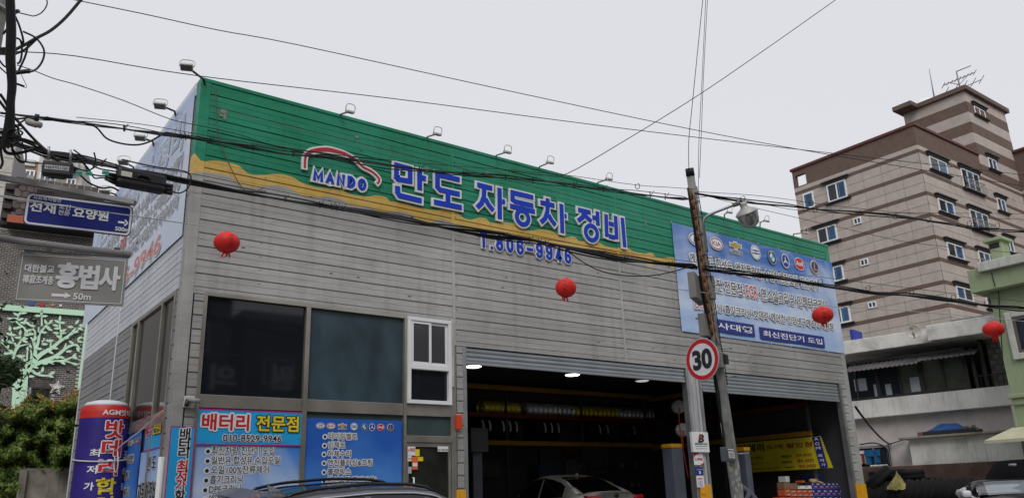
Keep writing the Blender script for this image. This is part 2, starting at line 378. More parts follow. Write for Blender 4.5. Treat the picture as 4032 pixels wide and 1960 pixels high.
pane('window_pane', (x0g+.02, beam_t), (xm-.035, zw1), M_g1, lab='near black upper left shop window'); pane('window_pane', (xm+.035, beam_t), (xw0-.05, zw1), M_g2, lab='dusty teal filmed window')
pane('window_pane', (x0g+.02, .75), (xm-.035, beam_b), M_g3); pane('window_pane', (xm+.035, .75), (xw0-.05, beam_b), M_g3); pane('window_pane', (xw0, tr_b), (xw1, beam_b), M_g3, lab='greenish transom pane over the door')
# white pvc window
m = MB(); wz0, wz1 = FP(1595, 1588)[1], FP(1597, 1252)[1]+.02; wzm = FP(1600, 1440)[1]; a, b = xw0-.0, xw1+.0
for r_ in (((a, wz0), (b, wz0+.06)), ((a, wz1-.06), (b, wz1)), ((a, wz0+.061), (a+.06, wz1-.061)), ((b-.06, wz0+.061), (b, wz1-.061)), ((a+.061, wzm-.05), (b-.061, wzm+.03))): F0.box(m, r_[0], r_[1], 0, .09, .006)
put('upvc_frame', m, WHITE, shop, label='white framed sliding window with two sashes over a fixed pane')
wmid = (a+b)/2
for q0, q1, nn in ((a+.062, wmid+.03, .075), (wmid-.02, b-.062, .055)):
    m = MB(); 
    for r_ in (((q0, wzm+.032), (q1, wzm+.075)), ((q0, wz1-.105), (q1, wz1-.062)), ((q0, wzm+.076), (q0+.045, wz1-.106)), ((q1-.045, wzm+.076), (q1, wz1-.106))): F0.box(m, r_[0], r_[1], nn-.025, nn, .003)
    s_ = put('sash', m, WHITE, shop)
    m = MB(); F0.box(m, (q0+.04, wzm+.07), (q1-.04, wz1-.1), nn-.02, nn-.012); put('pane', m, flat('grey_glass', (.06, .06, .065), .05), s_)
pane('window_pane', (a+.058, wz0+.058), (b-.058, wzm-.048), M_g1, .02)
m = MB(); F0.box(m, (xw1+.012, wz0+.3), (xw1+.06, wz1+.04), .03, .07, .01); put('sealant_patch', m, flat('old_sealant', (.5, .48, .42), .9, dirtamt=.6), shop)
# glass door
m = MB()
for r_ in (((xw0, .5), (xw0+.05, door_t-.035)), ((xw1-.05, .5), (xw1, door_t-.035)), ((xw0+.051, door_t-.1), (xw1-.051, door_t-.035)), ((xw0+.051, .5), (xw1-.051, .62))): F0.box(m, r_[0], r_[1], -.02, .03, .003)
dr = put('glass_door', m, M_stl, shop, label='glass entrance door covered in small stickers')
m = MB(); F0.box(m, (xw0+.05, .6), (xw1-.05, door_t-.1), 0, .01); put('pane', m, flat('door_glass', (.022, .024, .02), .12, var=.5), dr)
m = MB()
m.tube([F0(xw0+.12, 1.35, .03), F0(xw0+.12, 1.35, .07), F0(xw0+.12, 1.9, .07), F0(xw0+.12, 1.9, .03)], .014); put('handle', m, WHITE, dr)
# side glazing
sz0, sz1 = SP(660, 1612)[1], SP(701, 1159)[1]
fr = MB(); ye = 2.78
def sbar(y0, z0, y1, z1, d=.04): fr.cbox((-d, y0, z0), (.04, y1, z1), .004)
sbar(.28, sz1, ye+.04, sz1+.055); sbar(.28, .47, .33, sz1-.002); sbar(ye, .47, ye+.05, sz1-.002); sbar(.332, sz0-.17, ye-.002, sz0)
sy_ = [SP(px, 1500)[0] for px in (622, 533)]
for q in sy_: sbar(q-.03, .47, q+.03, sz1-.002, .045)
put('window_frame', fr, M_stl, shop)
e = [.33]+sorted(sy_)+[ye]
for i in range(3):
    q = MB(); q.box((0, e[i]+.02, sz0), (.012, e[i+1]-.02, sz1)); put('side_pane', q, flat('side_glass', (.02, .022, .024), .03, spec=.9), shop)
    q = MB(); q.box((0, e[i]+.02, .5), (.012, e[i+1]-.02, sz0-.17)); put('side_pane', q, flat('side_glass', (.02, .022, .024), .03), shop)
# stainless kick strip gives way to yellow bands on the posts
# -------- bays: pillar, guides, shutters
M_shut = mat('shutter_slat', (.28, .30, .32), .45, metal=.3, var=.12, scale=2, rnd=.05); M_post = mat('pale_post', (.42, .42, .44), .5, var=.1, streak=.25)
M_haz = mat('hazard_yellow', (.75, .36, .01), .45, var=.1, streak=.3)
b1 = (4.63, FP(2699, 1458)[0]); pl = (FP(2699, 1458)[0], FP(2750, 1463)[0]); b2 = (pl[1], 15.93)
m = MB(); m.cbox((pl[0]+.05, -.02, .46), (pl[1]-.05, .18, zbay), .01); m.cbox((pl[0]+.1, -.05, .46), (pl[0]+.16, -.021, zbay), .006); m.cbox((pl[1]-.16, -.05, .46), (pl[1]-.1, -.021, zbay), .006); put('bay_pillar', m, M_post, shop, label='pale pillar between the two bays')
for x0_, x1_ in ((4.62, 4.70), (pl[0]-.03, pl[0]+.045), (pl[1]-.045, pl[1]+.03), (15.93, 16.01)):
    m = MB(); m.cbox((x0_, -.03, .46), (x1_, .03, zbay-.005), .004); m.box((x0_+.01, .031, .46), (x1_-.01, .12, zbay-.01)); put('shutter_guide', m, STEEL, shop)
zh = FP(1790, 1928)[1]
for x0_, x1_ in ((4.455, 4.625), (pl[0]+.04, pl[1]-.04), (15.95, 16.39)):
    zz = zh if x0_ < 15 else FP(3340, 1905)[1]
    m = MB(); m.cbox((x0_, -.06, zz-.42), (x1_, -.036, zz), .004); m.cbox((x0_+.03, -.075, zz-.2), (min(x0_+.13, x1_-.02), -.0605, zz-.14), .005); put('hazard_band', m, M_haz, shop, label='orange yellow hazard band on a post')
def slat_mesh(L):
    pr = [(.03, 0), (.046, .012), (.05, .035), (.046, .062), (.03, .072), (.03, .08)]
    q = MB(); n = len(pr); q.add([(0, -a, b) for a, b in pr]+[(L, -a, b) for a, b in pr], [(i, n+i, n+i+1, i+1) for i in range(n-1)]+[list(range(n)), [n+i for i in range(n)][::-1]]); return q.mesh('slat', M_shut)
for (x0_, x1_), zlo in ((b1, FP(1816, 1430)[1]), (b2, FP(2749, 1537)[1])):
    sm = slat_mesh(x1_-x0_-.1); z = zbay-.09; 
    sh = empty('roller_shutter', (x0_+.05, 0, zlo)); sh.parent = shop; sh.location = (x0_+.05, 0, zlo-.45); WM[sh.name] = Matrix.Translation((x0_+.05, 0, zlo))
    while z > zlo-.02:
        inst('slat', sm, (0, .05, z-zlo), sh); z -= .08
    q = MB(); q.cbox((x0_+.06, -.02, z+.03), (x1_-.06, .03, z+.08), .006); put('bottom_rail', q, M_shut, sh)
    q = MB(); q.box((x0_+.05, .05, zbay-.02), (x1_-.05, .5, zbay+.35)); put('shutter_box', q, M_dark, sh)
# shutter box stands behind the lintel siding
# -------- raised sign letters
M_face = mat('blue_letter_face', (.006, .045, .46), .55, var=.1, scale=2, spec=.2); M_lw = mat('letter_case_white', (.66, .66, .65), .5, var=.08); M_red = mat('red_letter_face', (.42, .012, .03), .35, var=.1)
MIT = [.5]
def strokes(mb, fr_, pl_, hw, n0, n1, closed=False, tap=None):
    P2 = [Vector((p[0], p[1])) for p in pl_]; n = len(P2); Lf, Rt_ = [], []
    for i in range(n):
        if closed: a = (P2[i]-P2[i-1]).normalized(); b = (P2[(i+1) % n]-P2[i]).normalized()
        else:
            a = (P2[i]-P2[i-1]).normalized() if i else (P2[1]-P2[0]).normalized(); b = (P2[i+1]-P2[i]).normalized() if i < n-1 else a
        t = (a+b).normalized(); nn = Vector((-t.y, t.x)); k = 1/max(MIT[0], nn.dot(Vector((-a.y, a.x)))); h = (tap[i] if tap else hw)*k
        Lf.append(P2[i]+nn*h); Rt_.append(P2[i]-nn*h)
    seg = n if closed else n-1
    vs = [fr_(q.x, q.y, n1) for q in Lf+Rt_]+[fr_(q.x, q.y, n0) for q in Lf+Rt_]; fs = []
    for i in range(seg):
        j = (i+1) % n; fs += [(i, n+i, n+j, j), (2*n+i, i, j, 2*n+j), (n+i, 3*n+i, 3*n+j, n+j)]
    if not closed: fs += [(0, 2*n, 3*n, n), (n-1, 2*n-1, 4*n-1, 3*n-1)]
    mb.add(vs, fs)
def ext(p, e_):         # lengthen an open stroke at both ends by e_
    p = [Vector(q) for q in p]; p[0] = p[0]-(p[1]-p[0]).normalized()*e_; p[-1] = p[-1]+(p[-1]-p[-2]).normalized()*e_; return p
za = lambda l: [FP(1500+x*.3194, 600+y*.3194) for x, y in l]; zb_ = lambda l: [FP(2000+x*.3194, 700+y*.3194) for x, y in l]
def ell(cx_, cy_, rx, ry, f, sl=.25): return (f([(cx_+rx*math.cos(2*math.pi*k/20), cy_+rx*math.cos(2*math.pi*k/20)*sl+ry*math.sin(2*math.pi*k/20)) for k in range(20)]), True)
LET = [
 ('first', [(za([(168,172),(335,215),(335,372),(182,345),(166,325)]), True), (za([(452,232),(452,478)]), 0), (za([(480,328),(528,342)]), 0), (za([(180,432),(180,510),(205,548),(475,612)]), 0)]),
 ('second', [(za([(945,352),(672,288),(672,440),(705,476),(945,530)]), 0), (za([(800,515),(800,640)]), 0), (za([(628,625),(968,694)]), 0)]),
 ('third', [(za([(1162,412),(1345,458)]), 0), (za([(1246,455),(1243,560),(1214,640),(1160,690)]), 0), (za([(1262,585),(1300,660),(1358,728)]), 0), (za([(1434,455),(1438,832)]), 0), (za([(1468,618),(1500,628)]), 0)]),
 ('fourth', [(zb_([(285,255),(30,195),(30,280),(62,306),(285,358)]), 0), (zb_([(150,355),(150,390)]), 0), (zb_([(0,360),(303,430)]), 0), ell(153, 502, 72, 84, zb_)]),
 ('fifth', [(zb_([(462,268),(462,322)]), 0), (zb_([(374,316),(545,356)]), 0), (zb_([(462,360),(458,430),(430,512),(380,560)]), 0), (zb_([(474,470),(505,530),(558,596)]), 0), (zb_([(630,338),(642,690)]), 0), (zb_([(670,482),(692,488)]), 0)]),
 ('sixth', [(zb_([(838,404),(990,440)]), 0), (zb_([(908,440),(895,495),(838,540)]), 0), (zb_([(925,478),(1000,552)]), 0), (zb_([(1012,498),(1050,508)]), 0), (zb_([(1073,428),(1080,598)]), 0), ell(1000, 690, 72, 88, zb_)]),
 ('seventh', [(zb_([(1182,462),(1190,735)]), 0), (zb_([(1298,482),(1312,765)]), 0), (zb_([(1215,572),(1275,588)]), 0), (zb_([(1215,728),(1290,748)]), 0), (zb_([(1380,505),(1410,862)]), 0)]),
]
sg = empty('raised_sign_lettering', F0(3, 6.3, .04), 'blue raised shop name letters edged in white along the green wall with phone number below', 'sign lettering')
for nm, ss in LET:
    mw, mf = MB(), MB(); q = 0
    for pts, cl in ss:
        hw = .047 if not cl else .044
        strokes(mw, F0, pts if cl else ext(pts, .045), hw+.034, .03, .062+q, cl); strokes(mf, F0, pts, hw, .067, .075+q, cl); q += .0012
    lt = put('letter', mw, M_lw, sg); put('letter_face', mf, M_face, lt)
u0 = FP(1876, 915)[0]; u1 = FP(2246, 1000)[0]; v0 = (FP(1893, 974)[1]+FP(2230, 1043)[1])/2; v1 = (FP(1870, 910)[1]+FP(2227, 983)[1])/2
SEG = {   # unit-box strokes, each (points, closed)
 '0': [([(.5+.5*math.sin(t), .5+.5*math.cos(t)*(1 if abs(math.cos(t)) > .2 else 1)) for t in [k*math.pi/8 for k in range(16)]], 1)],
 '8': [([(.5+.42*math.sin(t), .77+.23*math.cos(t)) for t in [k*math.pi/7 for k in range(14)]], 1), ([(.5+.5*math.sin(t), .27+.27*math.cos(t)) for t in [k*math.pi/7 for k in range(14)]], 1)],
 '6': [([(.5+.5*math.sin(t), .28+.28*math.cos(t)) for t in [k*math.pi/7 for k in range(14)]], 1), ([(0, .3), (0, .6), (.1, .88), (.45, 1), (.82, .95), (.98, .8)], 0)],
 'T': [([(0, 1), (1, 1)], 0), ([(.5, .96), (.5, 0)], 0)], '-': [([(0, .45), (1, .45)], 0)],
 '4': [([(1, .22), (0, .22), (.68, 1), (.75, 1), (.75, 0)], 0)], '.': [([(.3, 0), (.7, 0)], 0)],
 'M': [([(0, 0), (0, 1), (.5, .12), (1, 1), (1, 0)], 0)], 'A': [([(0, 0), (.5, 1), (1, 0)], 0), ([(.24, .3), (.76, .3)], 0)],
 'N': [([(0, 0), (0, 1), (1, 0), (1, 1)], 0)], 'D': [([(0, 0), (0, 1), (.45, 1), (.85, .8), (1, .5), (.85, .2), (.45, 0)], 1)]}
SEG['9'] = [([(1-x, 1-y) for x, y in p], c) for p, c in SEG['6']]; SEG['O'] = SEG['0']
def seg_letter(c, rc, hw, hwo, par, nm, n0, n1):
    mw, mf = MB(), MB(); q = 0; MIT[0] = .75
    for pts, cl in SEG[c]:
        pp = [(rc[0]+hw+x*(rc[2]-rc[0]-2*hw), rc[1]+hw+y*(rc[3]-rc[1]-2*hw)) for x, y in pts]
        pe = pp if cl else ext(pp, hw*.9)
        strokes(mw, F0, pp if cl else ext(pp, hwo*.9), hwo, n0, n1+q, cl); strokes(mf, F0, pe, hw, n1+.004, n1+.014+q, cl); q += .0012
    lt = put(nm, mw, M_lw, par); put(nm+'_face', mf, M_face, lt)
chars = 'T.806-9946'; wts = [1.0, .5, 1, 1, 1, .95, 1, 1, 1, 1]; tot = sum(wts); u = u0
for c, wt in zip(chars, wts):
    du = (u1-u0)*wt/tot; seg_letter(c, (u+.03, v0, u+du-.045, v1), .026, .050, sg, 'digit', .03, .058); u += du
MIT[0] = 1.0; lg = empty('car_outline_logo_sign', F0(2, 6.4, .04), 'small raised sign of a red car roof outline over five blue capitals', 'logo sign')
zc = lambda l: [FP(1130+x*.2076, 540+y*.2076) for x, y in l]
arc = smooth([Vector((x, z, 0)) for x, z in zc([(303,608),(303,540),(306,470),(316,405),(340,350),(385,315),(450,290),(620,266),(760,268),(900,297),(1060,345),(1190,410),(1290,480),(1400,590),(1540,660),(1640,735),(1703,810),(1708,860),(1672,905)])], 3)
tp = [.017+.016*math.exp(-((i/len(arc)-.42)/.14)**2) for i in range(len(arc))]
m = MB(); strokes(m, F0, ext([Vector((p.x, p.y)) for p in arc], .03), 0, .03, .07, tap=[t+.032 for t in tp]); ar = put('roof_arc', m, M_lw, lg)
m = MB(); strokes(m, F0, arc, 0, .072, .080, tap=tp); put('arc_face', m, M_red, ar)
rc = (FP(1226, 700)[0], (FP(1225, 714)[1]+FP(1427, 756)[1])/2, FP(1444, 730)[0], (FP(1226, 669)[1]+FP(1427, 709)[1])/2)
gw = (rc[2]-rc[0])/5.1; u = rc[0]; q = 0
for c, wt in zip('MANDO', (1.15, 1, 1, 1, 1.05)):
    w_ = gw*wt*.98; seg_letter(c, (u, rc[1], u+w_-.045, rc[3]), .025, .062, lg, 'letter', .03, .062+q); u += w_; q += .0015

random.seed(31); q = MB()       # punched clip slots, screw heads, torn flashing left on the siding
for k in range(45):
    u = random.uniform(.3, 16); v = 7.53-.2*random.randrange(0, 17)-.2+.06
    if u < 4.4 and v < 4.6: continue
    F0.box(q, (u, v), (u+.05, v+.014), .027, .029)
for sx in (1.0,)+tuple(seams):
    for k in range(16): v = 7.4-.21*k; F0.box(q, (sx+.04, v), (sx+.052, v+.012), .03, .034)
put('clip_slot', q, BLK, shop, kind='stuff')
q = MB()
for u, v, w_, h_ in ((.32, 7.28, .10, .05), (.36, 7.18, .02, .1), (.30, 7.2, .04, .04), (2.55, 7.42, .04, .03), (3.9, 7.15, .08, .03), (3.95, 6.95, .1, .02), (5.2, 7.35, .12, .03), (9.4, 7.1, .03, .12), (12.6, 6.9, .04, .2), (13.0, 7.0, .03, .12)):
    for j in range(5): F0.box(q, (u+random.uniform(-.03, .03), v+random.uniform(-.04, .04)), (u+w_*random.uniform(.3, 1), v+h_*random.uniform(.3, 1)), .03, .034+.001*j)
put('torn_flashing', q, flat('torn_grey', (.22, .23, .2), .8, dirtamt=.5), shop, kind='stuff')
# ---------------------------------------------------------------- printed things
class Ink:
    def __init__(s): s.d = {}
    def __getitem__(s, k): return s.d.setdefault(k, MB())
    def flush(s, par):
        for k, mb in s.d.items():
            if mb.f: put(k+'_print', mb, INKS[k], par, kind='stuff')
INKS = dict(white=INKW, black=INKK, red=INKR, navy=INKB, yellow=INKY, gold=flat('gold_print', (.45, .30, .08), .5), cyan=flat('cyan_print', (.02, .35, .70), .5, var=.03), silver=flat('silver_print', (.45, .47, .5), .5),
  pink=flat('pale_red_print', (.62, .26, .28), .5), magenta=flat('magenta_print', (.42, .02, .22), .5), orange=flat('orange_print', (.72, .14, .03), .5), dred=flat('dark_red_print', (.35, .02, .04), .5), grey=flat('grey_print', (.40, .43, .50), .5), skyb=flat('light_blue_print', (.42, .52, .72), .5))
def otext(ink, fr, s, rect, n, col, ocol=None, r=.012, off=.015, k=7, **kw):
    """lettering with a printed outline and weight made of shifted copies"""
    rb = 0
    if off > .022: rb = min(off*(rect[3]-rect[1])*.55, .02); off = .012
    if ocol:
        for i in range(k):
            a = 2*math.pi*i/k; du, dv = (r+rb)*math.cos(a), (r+rb)*math.sin(a)
            text(ink[ocol], fr, s, (rect[0]+du, rect[1]+dv, rect[2]+du, rect[3]+dv), n+.0002*i, off=off, ref=0, **kw)
    n += .0035
    for i in range(6 if rb else 0):
        a = 2*math.pi*i/6; du, dv = rb*math.cos(a), rb*math.sin(a)
        text(ink[col], fr, s, (rect[0]+du, rect[1]+dv, rect[2]+du, rect[3]+dv), n+.0002*i, off=off, ref=0, **kw)
    text(ink[col], fr, s, rect, n+.0015, off=off, ref=0, **kw)
def row(ink, fr, chunks, rect, n, **kw):
    ws = []
    for s, c in chunks:
        v = text_geo(s if s != '·' else 'ㅁ', 0, kw.get('res', 1))[0]; ws.append((max(q[0] for q in v)-min(q[0] for q in v)) if s != '·' else .35)
    gap = .12; tot = sum(ws)+gap*(len(ws)-1); k = (rect[2]-rect[0])/tot; u = rect[0]
    for (s, c), w_ in zip(chunks, ws):
        v0, v1 = rect[1], rect[3]; h = v1-v0
        if s == '·':
            disc(ink['white'], fr, u+w_*k/2, v0+h*.5, h*.17, h*.17, n, 8); disc(ink[c], fr, u+w_*k/2, v0+h*.5, h*.1, h*.1, n+.003, 8)
        else: otext(ink, fr, s, (u, v0, u+w_*k, v1), n, c, 'white', **kw)
        u += (w_+gap)*k
def disc(mb, fr, u, v, rx, ry, n, k=20, a0=0): mb.poly([fr(u+rx*math.cos(a0+2*math.pi*i/k), v+ry*math.sin(a0+2*math.pi*i/k), n) for i in range(k)])
def ring(mb, fr, u, v, rx, ry, w_, n, k=24):
    a = [fr(u+(rx)*math.cos(2*math.pi*i/k), v+(ry)*math.sin(2*math.pi*i/k), n) for i in range(k)]; b = [fr(u+(rx-w_)*math.cos(2*math.pi*i/k), v+(ry-w_)*math.sin(2*math.pi*i/k), n) for i in range(k)]
    mb.add(a+b, [(i, (i+1) % k, k+(i+1) % k, k+i) for i in range(k)])
def pl2(mb, fr, pts, n): mb.poly([fr(u, v, n) for u, v in pts])
def emblems(ink, fr, P, s, n):
    """eight round car badges; P = list of (u,v), s = half height"""
    q = n+.003; q2 = n+.006
    (u, v) = P[0]; disc(ink['white'], fr, u, v, s*1.25, s*.8, n); ring(ink['navy'], fr, u, v, s*1.12, s*.68, s*.12, q)
    for a in (-1, 1): pl2(ink['navy'], fr, [(u+s*(.3*a-.12), v-s*.4), (u+s*(.3*a+.02), v-s*.4), (u+s*(.3*a+.22), v+s*.42), (u+s*(.3*a+.06), v+s*.42)], q)
    pl2(ink['navy'], fr, [(u-s*.3, v-s*.1), (u+s*.32, v+s*.02), (u+s*.36, v+s*.16), (u-s*.26, v+s*.04)], q2)
    (u, v) = P[1]; disc(ink['white'], fr, u, v, s*1.25, s*.82, n); ring(ink['dred'], fr, u, v, s*1.15, s*.72, s*.12, q); text(ink['dred'], fr, 'KIA', (u-s*.75, v-s*.26, u+s*.75, v+s*.26), q, off=.01)
    (u, v) = P[2]
    cr = [(-1.1, -.25), (-.35, -.25), (-.35, -.5), (.35, -.5), (.35, -.25), (1.1, -.25), (1.1, .3), (.35, .3), (.35, .5), (-.35, .5), (-.35, .3), (-1.1, .3)]
    pl2(ink['white'], fr, [(u+s*1.1*x, v+s*(.3+1.1*y)) for x, y in cr], n); pl2(ink['gold'], fr, [(u+s*.95*x, v+s*(.3+.8*y)) for x, y in cr], q)
    otext(ink, fr, 'CHEVROLET', (u-s*1.15, v-s*.75, u+s*1.15, v-s*.42), n, 'black', 'white', r=s*.12, k=4)
    (u, v) = P[3]; disc(ink['white'], fr, u, v, s*1.0, s*1.0, n); ring(ink['silver'], fr, u, v, s*.9, s*.95, s*.16, q); 
    for dv in (-.25, .12): pl2(ink['navy'], fr, [(u-s*.95, v+s*(dv+.1)), (u, v+s*dv), (u+s*.95, v+s*(dv+.12)), (u, v+s*(dv+.2))], q2)
    (u, v) = P[4]; disc(ink['black'], fr, u, v, s*.85, s*.95, n); ring(ink['silver'], fr, u, v, s*.85, s*.95, s*.08, q); disc(ink['white'], fr, u, v, s*.5, s*.58, q)
    for a0 in (0, math.pi): pl2(ink['cyan'], fr, [(u, v)]+[(u+s*.48*math.cos(a0+t*math.pi/10), v+s*.55*math.sin(a0+t*math.pi/10)) for t in range(6)], q2)
    text(ink['white'], fr, 'BMW', (u-s*.35, v+s*.64, u+s*.35, v+s*.84), q)
    (u, v) = P[5]; disc(ink['navy'], fr, u, v, s*.8, s*.95, n); ring(ink['white'], fr, u, v, s*.85, s*1.0, s*.12, q)
    for k in range(3):
        a = math.pi/2+k*2*math.pi/3; pl2(ink['white'], fr, [(u+s*.78*math.cos(a), v+s*.9*math.sin(a)), (u+s*.13*math.cos(a+1.05), v+s*.15*math.sin(a+1.05)), (u, v), (u+s*.13*math.cos(a-1.05), v+s*.15*math.sin(a-1.05))], q+.001*k)
    (u, v) = P[6]; disc(ink['white'], fr, u, v, s*1.1, s*.9, n); disc(ink['red'], fr, u, v, s*1.0, s*.8, q); text(ink['white'], fr, 'Audi', (u-s*.75, v-s*.25, u+s*.75, v+s*.35), q2, off=.03)
    (u, v) = P[7]; disc(ink['white'], fr, u, v, s*1.0, s*1.0, n); disc(ink['navy'], fr, u, v, s*.86, s*.86, q); ring(ink['gold'], fr, u, v, s*.92, s*.92, s*.16, q2)
    pl2(ink['gold'], fr, [(u-s*.1, v+s*.6), (u+s*.12, v+s*.6), (u-s*.12, v-s*.28), (u+s*.6, v-s*.28), (u+s*.6, v-s*.45), (u-s*.38, v-s*.45)], q2+.001)
def banner_mat(name, ca, cb, cw, z0, z1, seed=0, rough=.55, light=0, waves=1):
    """printed blue gradient with pale swooshes, as on vinyl"""
    m = bpy.data.materials.new(name); m.use_nodes = True; t = m.node_tree; N = t.nodes; L = t.links; b = N['Principled BSDF']; b.inputs['Roughness'].default_value = rough; b.inputs['Specular IOR Level'].default_value = .35
    g = N.new('ShaderNodeNewGeometry'); sp_ = N.new('ShaderNodeSeparateXYZ'); L.new(g.outputs['Position'], sp_.inputs[0])
    mr = N.new('ShaderNodeMapRange'); mr.inputs[1].default_value = z0; mr.inputs[2].default_value = z1; L.new(sp_.outputs[2], mr.inputs[0])
    no = N.new('ShaderNodeTexNoise'); no.noise_dimensions = '4D'; no.inputs['W'].default_value = seed; no.inputs['Scale'].default_value = .7; no.inputs['Detail'].default_value = 3; no.inputs['Distortion'].default_value = .8; L.new(g.outputs['Position'], no.inputs['Vector'])
    ad = N.new('ShaderNodeMath'); ad.operation = 'MULTIPLY_ADD'; ad.inputs[1].default_value = 1.5; L.new(no.outputs[0], ad.inputs[0])
    s2 = N.new('ShaderNodeMath'); s2.operation = 'SUBTRACT'; s2.inputs[1].default_value = .75; L.new(mr.outputs[0], s2.inputs[0]); L.new(s2.outputs[0], ad.inputs[2])
    cr = N.new('ShaderNodeValToRGB'); e_ = cr.color_ramp.elements; e_[0].position = 0; e_[0].color = ca+(1,); e_[1].position = 1; e_[1].color = cb+(1,); k = e_.new(.42); k.color = cw+(1,)
    L.new(ad.outputs[0], cr.inputs[0]); col = cr.outputs[0]
    if waves:
        wv = N.new('ShaderNodeTexWave'); wv.wave_type = 'RINGS'; wv.inputs['Scale'].default_value = 1.1; wv.inputs['Distortion'].default_value = 6; wv.inputs['Detail'].default_value = 1; L.new(g.outputs['Position'], wv.inputs['Vector'])
        x = N.new('ShaderNodeMix'); x.data_type = 'RGBA'; r2 = N.new('ShaderNodeMapRange'); r2.inputs[1].default_value = .7; r2.inputs[2].default_value = 1; r2.inputs[4].default_value = .12; L.new(wv.outputs[0], r2.inputs[0])
        L.new(r2.outputs[0], x.inputs[0]); L.new(col, x.inputs[6]); x.inputs[7].default_value = (.6, .68, .8, 1); col = x.outputs[2]
    L.new(col, b.inputs['Base Color']); return m
def sheet(fr, a, b, n, amp=.008, nu=30, nv=12, seed=0, droop=0):
    m = MB(); m.sm = True
    def fn(i, j):
        u = a[0]+(b[0]-a[0])*i; v = a[1]+(b[1]-a[1])*j
        w_ = noise.noise(Vector((u*1.3+seed, v*.9, seed)))*amp*1.6+noise.noise(Vector((u*3+seed, v*3, 5)))*amp*.5
        if droop: v -= droop*abs(math.sin(i*math.pi*8))*(1-j)*0
        return fr(u, v, n+w_)
    m.grid(fn, nu, nv)
    return m
T_ = lambda ox, oy, s: (lambda x, y: FP(ox+x*s, oy+y*s))
# ---- big blue banner, right end of facade
bL, bB = FP(2680, 1305); bR, bT = FP(3262, 1030); bL = FP(2638, 881)[0]; bB = (bB+FP(3322, 1392)[1])/2; bR = FP(3300, 1250)[0]; bT = (FP(2638, 881)[1]+bT)/2
bn = empty('service_banner', (bL, -.05, bB), 'blue vinyl banner with car badges and rows of Korean lettering, right end of facade', 'banner', 'blue vinyl banners on the garage walls')
M_ban = banner_mat('vinyl_blue', (.30, .44, .72), (.06, .17, .48), (.56, .65, .82), bB-.2, bT, 3)
put('banner_sheet', sheet(F0, (bL, bB), (bR, bT), .05, .010, 48, 20, 2), M_ban, bn)
ink = Ink(); t = T_(2550, 800, .5191)
emblems(ink, F0, [t(x, y) for x, y in ((345,280),(503,313),(650,345),(800,378),(925,417),(1026,443),(1132,465),(1248,490))], .19, .075)
K = dict(r=.028, off=.006, res=2)
def rr(tl, br): (a, _), (c, _) = t(*tl), t(*br); return None
def rc2(bl, tr, tt=None): a = t(*bl); b = t(*tr); return (a[0], a[1], b[0], b[1])
row(ink, F0, [('엔진오일', 'black'), ('·', 'black'), ('합성유', 'black'), ('·', 'black'), ('엔진플러싱', 'black'), ('·', 'black'), ('수입차엔진오일', 'black'), ('·', 'black'), ('잔유제거', 'black')], rc2((306, 468), (1268, 592)), .075, **K)
row(ink, F0, [('CRDI', 'red'), ('엔진 전문점', 'black'), ('·', 'black'), ('EGR', 'red'), ('·', 'black'), ('연소실크리닝', 'black'), ('·', 'black'), ('인젝터크리닝', 'black')], rc2((328, 640), (1338, 745)), .075, **K)
row(ink, F0, [('DPF', 'red'), ('크리닝', 'black'), ('·', 'black'), ('흡기크리닝', 'black'), ('·', 'black'), ('밧데리', 'black'), ('·', 'black'), ('에어컨', 'black'), ('·', 'black'), ('인터넷구매 타이어장착', 'black')], rc2((342, 798), (1386, 915)), .075, **K)
for bl, tr, s in (((395, 960), (786, 925), '검사대행'), ((838, 1030), (1315, 1015), '최신진단기 도입')):
    a, b = t(*bl), t(*tr); F0.box(ink['navy'], a, b, .066, .074)
    text(ink['white'], F0, s, (a[0]+.12, a[1]+.07, b[0]-.1, b[1]-.07), .0765, off=.02)
ink.flush(bn)
m = MB()
for k in range(9):
    u = bL+(bR-bL)*k/8
    for z, d in ((bT, .04), (bB, -.05)): m.tube([F0(u, z, .06), F0(u+.02, z+d, .03)], .005, 4)
put('tie_cord', m, INKW, bn)
# ---- banner on the side wall
sL, sB = -SP(356, 1278)[0], (SP(743, 921)[1]+SP(492, 1142)[1])/2; sR = -.17; sT = 7.66
bn = empty('side_wall_banner', (-.05, .2, sB), 'pale blue vinyl banner with pale lettering and red phone digits covering the left side wall', 'banner', 'blue vinyl banners on the garage walls')
M_bs = banner_mat('vinyl_pale', (.62, .69, .82), (.42, .51, .72), (.70, .75, .85), sB, sT, 9, light=1)  # bright sky sheen of the side wall is lightened into these print colours
put('banner_sheet', sheet(FS, (sL-.6, sB), (sR, sT), .05, .004, 40, 16, 6), M_bs, bn)
ink = Ink(); dz = sT-sB
otext(ink, FS, '만도 자동차 정비', (-6.6, sB+.66*dz, -.62, sB+.90*dz), .058, 'skyb', 'white', r=.035, res=2)
for q, (a, b_) in enumerate(((.50, .61), (.355, .465), (.225, .33))):
    row(ink, FS, [[('엔진오일', 'grey'), ('·', 'grey'), ('합성유', 'grey'), ('·', 'grey'), ('엔진플러싱', 'grey'), ('·', 'grey'), ('수입차오일', 'grey'), ('·', 'grey'), ('잔유제거', 'grey')],
        [('CRDI', 'red'), ('엔진 전문점', 'grey'), ('·', 'grey'), ('EGR', 'red'), ('·', 'grey'), ('연소실크리닝', 'grey'), ('·', 'grey'), ('인젝터크리닝', 'grey')],
        [('DPF', 'red'), ('크리닝', 'grey'), ('·', 'grey'), ('흡기크리닝', 'grey'), ('·', 'grey'), ('밧데리', 'grey'), ('·', 'grey'), ('에어컨', 'grey'), ('·', 'grey'), ('인터넷구매 타이어장착', 'grey')]][q], (-6.6, sB+a*dz, -.52, sB+b_*dz), .058, r=.018, off=.01, res=1)
